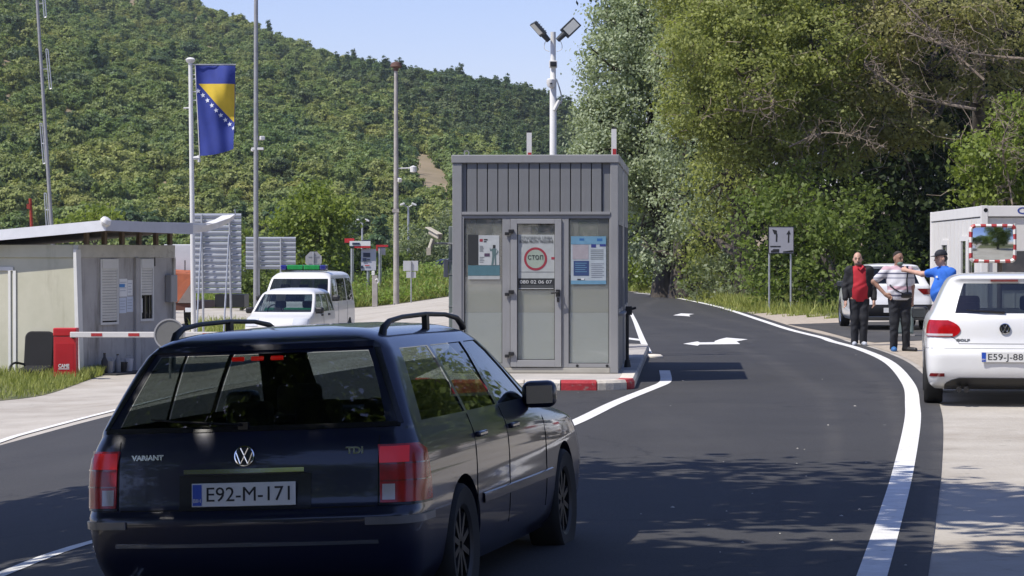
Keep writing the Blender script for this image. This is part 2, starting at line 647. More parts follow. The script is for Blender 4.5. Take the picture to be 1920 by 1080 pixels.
flat_patch("turn_arrow", [(1281, 644.5), (1308, 640), (1312.5, 642), (1340, 641.4), (1340, 639.5), (1350, 635.8), (1362, 633.0), (1402, 636.2), (1381, 640), (1388, 645), (1312, 645.8), (1308, 648)], 0.014, M_LINE)
flat_patch("turn_arrow", [(1262, 591.2), (1277, 587.6), (1288, 588), (1302, 588.6), (1292, 590.1), (1294, 593.2), (1282, 592.2)], 0.014, M_LINE)
flat_patch("side_apron", [(1476, 608), (1600, 604), (1820, 600), (1820, 634), (1640, 642), (1600, 636), (1540, 620)], 0.011, M_ASPH)

# verge under the trees on the right, gravel shoulder, grass patch by the hut
VE = [gnd(*p) for p in [(1900, 600), (1700, 600), (1570, 595), (1420, 585), (1380, 575), (1300, 559), (1240, 550), (1181, 546)]]
ve = catmull(VE, 40)[:, :2]
ve = np.vstack([ve, [[4.6, 122], [3.2, 136], [1.0, 150], [-2, 162], [-12, 185]]])
vo = ve + np.array([30, 25])
vo[-5:] += np.array([0, 40])
sheet("verge", ve, vo, 0.004, M_SOIL, 10)
GR = [gnd(*p) for p in [(1730, 690), (1690, 668), (1600, 640), (1480, 612), (1380, 583), (1300, 562), (1240, 552.5)]]
gr = catmull(GR, 40)[:, :2]
gr2 = np.array([[p[0] + 0.9 + 1.1 * min(1, i / 10), p[1] + 2.0] for i, p in enumerate(gr)])
sheet("gravel_shoulder", gr, gr2, 0.0055, M_GRAVEL, 4)
hg_lo = catmull([gnd(*p) for p in [(-140, 760), (-40, 755), (60, 745), (110, 733), (165, 713), (196, 703)]], 24)[:, :2]
hg_hi = catmull([gnd(*p) for p in [(-140, 688), (-40, 688), (60, 690), (120, 692), (180, 694), (198, 697)]], 24)[:, :2]
sheet("grass_patch", hg_lo, hg_hi, 0.006, M_SOIL, 6)

# grassy land outside the view on both sides of the road behind the viewer
for xa, xb, y1 in ((6.6, 90, 27), (-90, -12.5, 38)):
    ys_ = np.linspace(-110, y1, 12)
    sheet("verge", np.array([[xa, y] for y in ys_]), np.array([[xb, y] for y in ys_]), 0.0045, M_SOIL, 10)

# grass bank at the far side of the lot
def bank_z(x, y):
    t = float(sm((y - 122.5) / 9.0))
    e = float(sm((x + 31) / 3.0) * sm((-1.5 - x) / 2.0))
    return Gz(x, y) + 0.02 + 0.85 * t * e + 0.15 * t * e * math.sin(x * 0.9) * math.cos(x * 0.37 + y * 0.2)
xs = np.linspace(-34, 0, 52); ys = np.concatenate([np.linspace(122.4, 140, 16), [160, 200]])
V = [(x, y, bank_z(x, y)) for y in ys for x in xs]
nx = len(xs)
F = [(j * nx + i, j * nx + i + 1, (j + 1) * nx + i + 1, (j + 1) * nx + i) for j in range(len(ys) - 1) for i in range(nx - 1)]
setp(link_mesh("grass_bank", mesh_np("grass_bank", V, F, [M_SOIL], True)), kind="structure")

# ------------------------------------------------------------------ hill
RID = np.array([(-900, -420), (-400, -240), (0, -78), (330, 24), (450, 58), (560, 98), (640, 122), (740, 156), (880, 188), (1000, 222), (1085, 254), (1200, 300), (1400, 350), (1800, 420)], float)
def hill_noise(x, y):
    return (math.sin(x * 0.031 + 1.3) * math.cos(y * 0.021) * 3.0 + math.sin(x * 0.083 + y * 0.047) * 1.3 + math.sin(x * 0.19 - y * 0.13 + 2) * 0.6)
def hill_pt(u, s):
    """u: bearing (as a column of the 1920 px frame), s: 0 foot, 1 ridge, >1 behind"""
    yr = np.interp(u, RID[:, 0], RID[:, 1])
    Yr = 720 + 90 * math.sin(u * 0.004 + 0.6)
    Y0 = 250.0
    Y = Y0 + s * (Yr - Y0)
    zr = 1.7 + (475 - yr) / FPX * Yr
    if s <= 1:
        z = -1.2 + (zr + 1.2) * (s ** 0.92)
    else:
        z = zr - (s - 1) * 60
    X = (u - 960) / FPX * Y
    return X, Y, z + hill_noise(X, Y) * min(1, s * 2) * (1 if s < 0.9 else max(0, (1.05 - s) / 0.15))
M_HILL = mat("hill_soil", (0.17, 0.14, 0.075), 0.95, col2=(0.33, 0.25, 0.16), scale=0.06, detail=12, bump=0.5, bscale=0.6)
us = np.linspace(-900, 1800, 110); ss = np.concatenate([np.linspace(0, 1, 60), [1.05, 1.15, 1.4]])
V = [hill_pt(u, s) for s in ss for u in us]
nx = len(us)
F = [(j * nx + i, j * nx + i + 1, (j + 1) * nx + i + 1, (j + 1) * nx + i) for j in range(len(ss) - 1) for i in range(nx - 1)]
setp(link_mesh("hill", mesh_np("hill", V, F, [M_HILL], True)), kind="structure")

# ------------------------------------------------------------------ foliage
def unit(a):
    return a / np.maximum(np.linalg.norm(a, axis=-1, keepdims=True), 1e-9)

def lobe_clumps(lobes, dens):
    """lobes: (centre, radii, weight); gives clump centres and outward directions"""
    C, O = [], []
    for c, r, w in lobes:
        c, r = np.array(c, float), np.array(r, float)
        n = max(6, int(dens * w * (r[0] * r[1] + r[1] * r[2] + r[0] * r[2]) / 3))
        dd = unit(rng.normal(size=(n, 3)))
        rad = 0.5 + 0.55 * np.sqrt(rng.random(n))
        rad *= 1 + 0.16 * np.sin(dd[:, 0] * 5 + c[0]) * np.cos(dd[:, 2] * 6 + c[1])
        C.append(c + dd * r * rad[:, None])
        O.append(dd)
    return np.vstack(C), np.vstack(O)

def leaf_quads(C, O, per, sigma, ll, lw, up=0.35, outw=0.6, droop=0.0, tint_clump=0.5, flat=0.6, base=None):
    n = len(C)
    N = n * per
    tc = rng.random(n) if base is None else np.clip(base + 0.25 * rng.normal(size=n), 0, 1)
    P = np.repeat(C, per, 0)
    g = rng.normal(size=(N, 3)) * sigma
    g[:, 2] *= flat
    if droop:
        g[:, 2] -= droop * np.abs(rng.normal(size=N))
    P = P + g
    nrm = unit(rng.normal(size=(N, 3)) + outw * np.repeat(O, per, 0) + np.array([0, 0, up]))
    t = rng.normal(size=(N, 3))
    if droop: t[:, 2] -= 1.2
    t = unit(t - nrm * (t * nrm).sum(1, keepdims=True))
    b = np.cross(nrm, t)
    s = (0.5 + 1.0 * rng.random(N) ** 1.3)[:, None]
    V = np.stack([P - t * ll / 2 * s, P + b * lw / 2 * s, P + t * ll / 2 * s, P - b * lw / 2 * s], 1).reshape(-1, 3)
    tint = np.clip(tint_clump * np.repeat(tc, per) + (1 - tint_clump) * rng.random(N), 0, 1)
    return V, tint

M_BARK = mat("bark", (0.045, 0.036, 0.028), 0.95, col2=(0.10, 0.085, 0.07), scale=6, bump=0.9, bscale=14, stretch=(1, 1, 0.25))
M_BARKP = mat("pale_bark", (0.16, 0.14, 0.12), 0.9, col2=(0.30, 0.27, 0.23), scale=5, bump=0.7, bscale=12, stretch=(1, 1, 0.3))
M_TWIG = mat("dead_twig", (0.15, 0.115, 0.085), 0.9, col2=(0.27, 0.22, 0.17), scale=3)

def wiggle(a, b, n, amp, sag=0.0):
    a, b = np.array(a, float), np.array(b, float)
    L = np.linalg.norm(b - a)
    ph = rng.random(6) * 6.28
    out = []
    for i in range(n):
        t = i / (n - 1)
        w = math.sin(math.pi * t)
        o = np.array([math.sin(t * 5 + ph[0]) + 0.5 * math.sin(t * 11 + ph[1]), math.sin(t * 6 + ph[2]) + 0.5 * math.sin(t * 10 + ph[3]), math.sin(t * 5 + ph[4])])
        out.append(a + (b - a) * t + o * amp * L * w + np.array([0, 0, sag * L * w]))
    return out

def make_tree(name, label, base, trunk, trunk_r, lobes, lmat, dens=26, per=26, sigma=0.3, ll=0.16, lw=0.09, bark=None, group=None,
              cat="tree", limbs=True, sub=7, droop=0.0, twigs=0, crown_name="crown", up=0.35, outw=0.6, flat=0.6, tint_clump=0.5, twig_len=1.1):
    root = thing(name, label, cat, base, group=group)
    b = np.array(base, float)
    mb = MB()
    n = len(trunk)
    mb.tube([np.array(p) for p in trunk], [trunk_r * (1 - 0.62 * i / (n - 1)) * (1.35 if i == 0 else 1) for i in range(n)], 9)
    tr = np.array(trunk, float)
    if limbs:
        for c, r, w in lobes:
            c = np.array(c, float)
            i = int(np.argmin(np.linalg.norm(tr - (c - np.array([0, 0, 0.9])), axis=1)))
            rr = max(0.035, trunk_r * 0.4)
            mb.tube(wiggle(tr[i], c, 7, 0.05, 0.04), np.linspace(rr, rr * 0.35, 7), 6)
            for _ in range(sub):
                dd = unit(rng.normal(size=3))
                e = c + dd * np.array(r) * (0.85 + 0.2 * rng.random())
                mb.tube(wiggle(c + (e - c) * 0.05, e, 5, 0.07), np.linspace(rr * 0.32, 0.012, 5), 4, caps=False)
    mb.build("trunk", bark or M_BARK, root, smooth=True, sharp=60)
    C, O = lobe_clumps(lobes, dens)
    V, t = leaf_quads(C, O, per, sigma, ll, lw, up, outw, droop, tint_clump, flat)
    link_mesh(crown_name, quads_mesh(crown_name, V, len(t), [lmat], t), root)
    if twigs:
        tw = MB()
        for _ in range(twigs):
            i = rng.integers(len(C))
            p = C[i]
            e = p + unit(O[i] + rng.normal(size=3) * 0.8) * twig_len * (0.4 + rng.random())
            tw.tube(wiggle(p, e, 5, 0.12), np.linspace(0.016, 0.005, 5), 3, caps=False)
        setp(tw.build("twigs", M_TWIG, root), kind="stuff")
    return root

def blades(name, pts, h0, h1, w, m, parent=None, lean=0.35):
    """grass blades as slim quads standing on pts"""
    N = len(pts)
    P = np.array(pts)
    a = rng.random(N) * 6.283
    t = np.stack([np.cos(a), np.sin(a), np.zeros(N)], 1)
    h = h0 + (h1 - h0) * rng.random(N) ** 1.5
    le = np.stack([rng.normal(size=N) * lean, rng.normal(size=N) * lean, np.ones(N)], 1) * h[:, None]
    ww = (w * (0.6 + 0.8 * rng.random(N)))[:, None]
    V = np.stack([P - t * ww / 2, P + t * ww / 2, P + le + t * ww * 0.12, P + le - t * ww * 0.12], 1).reshape(-1, 3)
    o = link_mesh(name, quads_mesh(name, V, N, [m], rng.random(N)), parent)
    return setp(o, kind="stuff")

# ------------------------------------------------------------------ hillside forest
def hill_leaf_mat(dark, light):
    m = leaf_mat("hill_foliage", dark, light, 0.3)
    nt = m.node_tree
    ramp = [n for n in nt.nodes if n.type == 'VALTORGB'][0]
    oi = nt.nodes.new("ShaderNodeObjectInfo")
    r2 = nt.nodes.new("ShaderNodeValToRGB")
    cols = [(0.0, (0.62, 0.74, 0.66)), (0.22, (0.82, 0.93, 0.8)), (0.5, (1.0, 1.0, 1.0)), (0.8, (1.06, 1.03, 0.92)), (1.0, (1.22, 1.08, 0.98))]
    e = r2.color_ramp.elements
    while len(e) < len(cols): e.new(0.5)
    for i, (p, c) in enumerate(cols):
        e[i].position = p
        e[i].color = (*c, 1)
    nt.links.new(oi.outputs['Random'], r2.inputs[0])
    geo = nt.nodes.new("ShaderNodeNewGeometry")
    nz = nt.nodes.new("ShaderNodeTexNoise")
    nz.inputs['Scale'].default_value = 0.022
    nz.inputs['Detail'].default_value = 3
    nt.links.new(geo.outputs['Position'], nz.inputs['Vector'])
    r3 = nt.nodes.new("ShaderNodeValToRGB")
    r3.color_ramp.elements[0].position, r3.color_ramp.elements[1].position = 0.35, 0.65
    r3.color_ramp.elements[0].color = (0.72, 0.85, 0.85, 1)
    r3.color_ramp.elements[1].color = (1.13, 1.08, 0.93, 1)
    nt.links.new(nz.outputs['Fac'], r3.inputs[0])
    def mul(a, b):
        x = nt.nodes.new("ShaderNodeMix")
        x.data_type = 'RGBA'
        x.blend_type = 'MULTIPLY'
        x.inputs['Factor'].default_value = 1
        nt.links.new(a, x.inputs['A'])
        nt.links.new(b, x.inputs['B'])
        return x.outputs['Result']
    targets = [l.to_socket for l in ramp.outputs[0].links]
    out = mul(mul(ramp.outputs[0], r2.outputs[0]), r3.outputs[0])
    for s in targets:
        nt.links.new(out, s)
    return m
M_HLEAF = hill_leaf_mat((0.165, 0.195, 0.072), (0.285, 0.335, 0.12))
M_PINE = hill_leaf_mat((0.07, 0.105, 0.05), (0.15, 0.195, 0.09))

def hill_proto(i, lm=None):
    """one small hillside tree, a crown of leaf sprays on a short stem"""
    conic = i in (5,)
    if conic:
        lobes = [((0, 0, 1.2), (1.3, 1.3, 1.0), 1), ((0, 0, 2.6), (1.0, 1.0, 1.0), 1), ((0, 0, 4.0), (0.6, 0.6, 1.0), 1.4), ((0, 0, 5.1), (0.3, 0.3, 0.8), 2)]
    else:
        lobes = [((0, 0, 1.7), (1.6, 1.6, 1.4), 1)]
        for k in range(3 + i % 3):
            a = rng.random() * 6.28
            lobes.append(((math.cos(a) * 1.1, math.sin(a) * 1.1, 1.2 + rng.random() * 2.0), (0.9 + 0.5 * rng.random(),) * 2 + (0.8 + 0.4 * rng.random(),), 1))
    C, O = lobe_clumps(lobes, 34)
    O = unit(O + 0.5 * unit(C - np.array([0, 0, 1.6])))
    V, t = leaf_quads(C, O, 14, 0.20, 0.34, 0.26, up=0.3, outw=2.4, tint_clump=0.6)
    mb = MB().tube([(0, 0, -0.5), (0.05, 0, 1.2), (0, 0.05, 2.2)], [0.14, 0.1, 0.05], 5)
    me = quads_mesh("hill_tree", V, len(t), [lm or M_HLEAF], t)
    return me
protos = [hill_proto(i) for i in (0, 1, 2, 3, 4, 6, 7)]
pines = [hill_proto(i, M_PINE) for i in (0, 2, 4, 5, 5)]

def pine_share(u, s, py):
    """the darker conifers gather along the ridge towards the right"""
    a = float(sm((u - 560) / 420)) * float(sm((s - 0.55 + 0.25 * sm((u - 700) / 400)) / 0.25))
    return 0.06 + 0.9 * a

def forest(name, src, is_pine, seed):
    rng = np.random.default_rng(seed)
    fcol = bpy.data.collections.new("forest_source")
    for i, me in enumerate(src):
        o = bpy.data.objects.new("source_%d" % i, me)
        fcol.objects.link(o)
    pts, scl, rot = [], [], []
    tries = 0
    while tries < 15500:
        tries += 1
        u = rng.uniform(-140, 1330)
        s = rng.random() ** 0.8
        # bare scar to the left of the booth
        X, Y, z = hill_pt(u, s)
        py = 475 - (z - 1.7) / Y * FPX
        e = ((u - 800 - (py - 330) * 0.55) / 44) ** 2 + ((py - 345) / 64) ** 2
        if e < 1 and rng.random() < 0.985: continue
        if (rng.random() < pine_share(u, s, py)) != is_pine: continue
        pts.append((X, Y, z - 0.35))
        k = 0.42 + 0.62 * rng.random() ** 2.4
        if s > 0.93: k *= 0.85
        if is_pine: k *= 1.15
        scl.append(k)
        rot.append(rng.random() * 6.28)
    me = bpy.data.meshes.new(name)
    me.from_pydata(pts, [], [])
    a = me.attributes.new("scl", 'FLOAT', 'POINT'); a.data.foreach_set("value", np.array(scl, np.float32))
    a = me.attributes.new("rotz", 'FLOAT', 'POINT'); a.data.foreach_set("value", np.array(rot, np.float32))
    ob = setp(link_mesh(name, me), kind="stuff")
    ng = bpy.data.node_groups.new("forest_nodes", 'GeometryNodeTree')
    ng.interface.new_socket("Geometry", in_out='INPUT', socket_type='NodeSocketGeometry')
    ng.interface.new_socket("Geometry", in_out='OUTPUT', socket_type='NodeSocketGeometry')
    N = ng.nodes
    gi, go = N.new("NodeGroupInput"), N.new("NodeGroupOutput")
    iop = N.new("GeometryNodeInstanceOnPoints")
    ci = N.new("GeometryNodeCollectionInfo")
    ci.inputs['Collection'].default_value = fcol
    ci.inputs['Separate Children'].default_value = True
    ci.inputs['Reset Children'].default_value = True
    iop.inputs['Pick Instance'].default_value = True
    ri = N.new("FunctionNodeRandomValue")
    ri.data_type = 'INT'
    ri.inputs[4].default_value = 0
    ri.inputs[5].default_value = len(src) - 1
    na1, na2 = N.new("GeometryNodeInputNamedAttribute"), N.new("GeometryNodeInputNamedAttribute")
    na1.data_type = na2.data_type = 'FLOAT'
    na1.inputs['Name'].default_value = "scl"
    na2.inputs['Name'].default_value = "rotz"
    cx = N.new("ShaderNodeCombineXYZ")
    L = ng.links
    L.new(gi.outputs[0], iop.inputs['Points'])
    L.new(ci.outputs[0], iop.inputs['Instance'])
    L.new(ri.outputs[2], iop.inputs['Instance Index'])
    L.new(na2.outputs[0], cx.inputs[2])
    L.new(cx.outputs[0], iop.inputs['Rotation'])
    L.new(na1.outputs[0], iop.inputs['Scale'])
    L.new(iop.outputs[0], go.inputs[0])
    md = ob.modifiers.new("forest", 'NODES')
    md.node_group = ng
forest("hillside_forest", protos, False, 11)
forest("hillside_pinewood", pines, True, 12)
# ------------------------------------------------------------------ cars
def pchip(y, m):
    """monotone cubic through values y at 0..n-1, evaluated at the parameters m"""
    y = np.asarray(y, float)
    n = len(y)
    d = np.diff(y)
    g = np.zeros(n)
    for i in range(1, n - 1):
        if d[i - 1] * d[i] > 0:
            g[i] = 2 * d[i - 1] * d[i] / (d[i - 1] + d[i])
    g[0], g[-1] = d[0], d[-1]
    m = np.clip(np.asarray(m, float), 0, n - 1)
    i = np.minimum(m.astype(int), n - 2)
    t = m - i
    h00, h10, h01, h11 = 2 * t**3 - 3 * t**2 + 1, t**3 - 2 * t**2 + t, -2 * t**3 + 3 * t**2, t**3 - t**2
    return h00 * y[i] + h10 * g[i] + h01 * y[i + 1] + h11 * g[i + 1]

class CarShape:
    """car skin as a stack of plan outlines; key levels are (z, rear y, front y, half width, rear corner, front corner, rear bow, front bow)"""
    def __init__(s, keys, plan=0.04):
        s.k = np.array(keys, float)
        s.plan = plan
        s.n = len(keys)
        tt = np.linspace(0, s.n - 1, 800)
        s.zt = pchip(s.k[:, 0], tt)
        s.tt = tt
    def ev(s, t):
        return [float(pchip(s.k[:, c], [t])[0]) for c in range(8)]
    def t_of(s, z):
        return float(np.interp(z, s.zt, s.tt))
    def half(s, t, fR, nc, stations, fF):
        """right half of the outline at level t: rear centre -> front centre"""
        z, yr, yf, hw, cr, cf, br, bf = s.ev(t)
        he = hw * (1 - s.plan)
        P = []
        xs = max(0.004, he - cr)
        for f in fR: P.append((f * xs, yr + br * (f * xs / hw) ** 2))
        ye = yr + br * (xs / hw) ** 2
        for i in range(1, nc + 1):
            a = math.pi / 2 * i / nc
            P.append((xs + (he - xs) * math.sin(a) ** 0.9, ye + cr * (1 - math.cos(a) ** 0.9)))
        xf = max(0.004, he - cf)
        yfe = yf - bf * (xf / hw) ** 2
        y0, y1 = ye + cr, yfe - cf
        if y1 < y0 + 0.05: y0 = y1 = (y0 + y1) / 2; y0 -= 0.02; y1 += 0.02
        q = (np.clip((z - s.zb) / max(1e-6, s.zr - s.zb), 0, 1)) if hasattr(s, 'zb') else 0
        m = len(stations)
        last = y0
        for i, (a, b) in enumerate(stations):
            y = a + (b - a) * q
            y = min(max(y, y0 + 0.002 * (i + 1)), y1 - 0.002 * (m - i))
            y = max(y, last + 0.0005)
            last = y
            e = (y - (y0 + y1) / 2) / max(0.05, (y1 - y0) / 2)
            P.append((hw * (1 - s.plan * e * e), y))
        for i in range(0, nc):
            a = math.pi / 2 * i / nc
            P.append((xf + (he - xf) * math.cos(a) ** 0.9, y1 + cf * (1 - (1 - math.sin(a) ** 0.9))))
        for f in fF: P.append((f * xf, yf - bf * (f * xf / hw) ** 2))
        return P, z
    def dense(s, z, end):
        t = s.t_of(z)
        fr = np.linspace(0, 1, 24)
        st = [(y, y) for y in np.linspace(0.3, s.k[:, 2].max() - 0.3, 60)]
        P, _ = s.half(t, fr, 14, st, fr[::-1])
        P = np.array(P)
        if end == 'front': P = P[::-1]
        u = np.concatenate([[0], np.cumsum(np.linalg.norm(np.diff(P, axis=0), axis=1))])
        return P, u
    def P(s, u, z, end='rear'):
        key = (round(z, 4), end)
        if not hasattr(s, '_c'): s._c = {}
        if key not in s._c: s._c[key] = s.dense(z, end)
        P, U = s._c[key]
        x = np.interp(abs(u), U, P[:, 0]); y = np.interp(abs(u), U, P[:, 1])
        return np.array([math.copysign(x, u) if u else 0.0, y, z])
    def N(s, u, z, end='rear'):
        e = 0.012
        a = s.P(u + e, z, end) - s.P(u - e, z, end)
        b = s.P(u, z + e, end) - s.P(u, z - e, end)
        n = np.cross(a, b)
        n = n / max(1e-9, np.linalg.norm(n))
        ref = s.P(u, z, end) - np.array([0, (s.k[:, 1].min() + s.k[:, 2].max()) / 2, z])
        return n if n @ ref > 0 else -n
    def side(s, y, z, sg=1):
        """point on the flank at length y"""
        P, U = s.dense(z, 'rear')
        lo = int(np.argmax(P[:, 0] > P[:, 0].max() * 0.93))
        return np.array([sg * np.interp(y, P[lo:, 1], P[lo:, 0]), y, z])
    def patch(s, zs, uL, uR, m, h, end='rear', skirt=0.012):
        """shell standing h proud of the skin; per row z the span uL..uR along the outline"""
        rows = []
        for z, a, b in zip(zs, uL, uR):
            rows.append([(s.P(a + (b - a) * j / m, z, end), s.N(a + (b - a) * j / m, z, end)) for j in range(m + 1)])
        V, F = [], []
        nr = len(rows)
        for r in rows:
            for p, n in r: V.append(p + n * h)
        for r in rows:
            for p, n in r: V.append(p - n * skirt)
        o = nr * (m + 1)
        idx = lambda i, j, k=0: k * o + i * (m + 1) + j
        for i in range(nr - 1):
            for j in range(m):
                F.append((idx(i, j), idx(i, j + 1), idx(i + 1, j + 1), idx(i + 1, j)))
        for i in range(nr - 1):
            F.append((idx(i, 0), idx(i + 1, 0), idx(i + 1, 0, 1), idx(i, 0, 1)))
            F.append((idx(i, m), idx(i, m, 1), idx(i + 1, m, 1), idx(i + 1, m)))
        for j in range(m):
            F.append((idx(0, j), idx(0, j, 1), idx(0, j + 1, 1), idx(0, j + 1)))
            F.append((idx(nr - 1, j), idx(nr - 1, j + 1), idx(nr - 1, j + 1, 1), idx(nr - 1, j, 1)))
        return V, F

def fix_normals(me):
    bm = bmesh.new()
    bm.from_mesh(me)
    bmesh.ops.recalc_face_normals(bm, faces=bm.faces[:])
    bm.to_mesh(me)
    bm.free()

def patch_obj(cs, name, zs, uL, uR, m, h, material, parent, end='rear', smooth=True, skirt=0.012):
    V, F = cs.patch(zs, uL, uR, m, h, end, skirt)
    me = mesh_np(name, V, F, [material], smooth, 50)
    fix_normals(me)
    if smooth: me.set_sharp_from_angle(angle=R(50))
    return link_mesh(name, me, parent)

def seam(cs, pts, w, m, parent, name="door_seam", h=0.0015):
    """narrow dark gap along (y, z, side) points on the flank, or (u, z, 'rear')"""
    P = []
    for a, z, k in pts:
        P.append(cs.P(a, z) if k == 'rear' else cs.side(a, z, k))
    mb = MB()
    mb.tube([Vector(p) for p in P], w / 2, 4)
    return mb.build(name, m, parent)

M_TYRE = mat("tyre_rubber", (0.018, 0.018, 0.018), 0.85, var=0.2, scale=10)
M_RIM = mat("alloy", (0.45, 0.45, 0.46), 0.3, metal=0.9, var=0.05)
M_BLACKP = mat("black_plastic", (0.015, 0.015, 0.016), 0.5, var=0.15)
M_TRIM = mat("black_trim", (0.01, 0.01, 0.012), 0.25, var=0.1)
M_CHROME = mat("chrome", (0.75, 0.75, 0.76), 0.12, metal=1.0, var=0.03)
M_WELL = mat("wheel_well", (0.008, 0.008, 0.008), 0.95, var=0.1)
M_RED = mat("red_lens", (0.36, 0.005, 0.008), 0.2, coat=0.25, var=0.25, scale=14)
M_DRED = mat("dark_red_lens", (0.16, 0.006, 0.008), 0.12, coat=1.0, var=0.2, scale=14)
M_CLEAR = mat("clear_lens", (0.5, 0.45, 0.45), 0.15, coat=1.0, var=0.1)
M_PLATE = mat("plate_white", (0.72, 0.72, 0.70), 0.4, var=0.05)
M_PLATEB = mat("plate_blue", (0.02, 0.08, 0.45), 0.4, var=0.08)
M_INK = mat("black_ink", (0.012, 0.012, 0.012), 0.6, var=0.1)
M_FABRIC = mat("seat_fabric", (0.03, 0.032, 0.036), 0.9, var=0.2, scale=30)
M_LAMP = mat("headlamp", (0.6, 0.62, 0.65), 0.08, coat=1.0, var=0.05)
G_CAR = glass_mat("car_glass", (0.45, 0.49, 0.47), boost=1.25)
G_DARK = glass_mat("privacy_glass", (0.16, 0.18, 0.18), boost=1.6)
G_SCREEN = glass_mat("windscreen_glass", (0.50, 0.56, 0.58), boost=1.4)

def wheel(parent, x, y, r, w, sg, rim=M_RIM, spokes=10, name="wheel", steer=0.0):
    """tyre with a spoked rim; sg is the outer side"""
    M = Matrix.Rotation(steer, 4, 'Z') @ Matrix.Rotation(sg * math.pi / 2, 4, 'Y')
    t = MB()
    rr = r * 0.66
    prof = [(rr, -w / 2 * 0.85), (r * 0.93, -w / 2), (r * 0.985, -w / 2 * 0.8), (r, -w / 2 * 0.55), (r, w / 2 * 0.55), (r * 0.985, w / 2 * 0.8), (r * 0.93, w / 2), (rr, w / 2 * 0.85)]
    t.lathe(prof, 32, M, closed=True)
    wo = t.build(name, M_TYRE, parent, smooth=True, sharp=50, loc=(x, y, r))
    rm = MB()
    rm.lathe([(0.02, w * 0.30), (r * 0.12, w * 0.30), (r * 0.16, w * 0.24)], 16, M)
    rm.lathe([(rr * 0.9, w * 0.36), (rr * 1.0, w * 0.43), (rr * 1.02, w * 0.40), (rr * 1.02, -w * 0.3), (rr * 0.96, -w * 0.3), (rr * 0.92, w * 0.2)], 32, M, closed=True)
    for i in range(spokes):
        a = 2 * math.pi * i / spokes
        rm.box((rr * 0.52, 0, w * 0.29), (rr * 0.84, rr * 0.15, w * 0.10), M @ Matrix.Rotation(a, 4, 'Z'))
    rm.build("rim", rim, wo, smooth=True, sharp=35)
    dk = MB().lathe([(0.001, 0.0), (rr * 0.95, 0.0), (rr * 0.95, 0.01), (0.001, 0.01)], 20, M)
    dk.build("brake_disc", M_WELL, wo)
    return wo

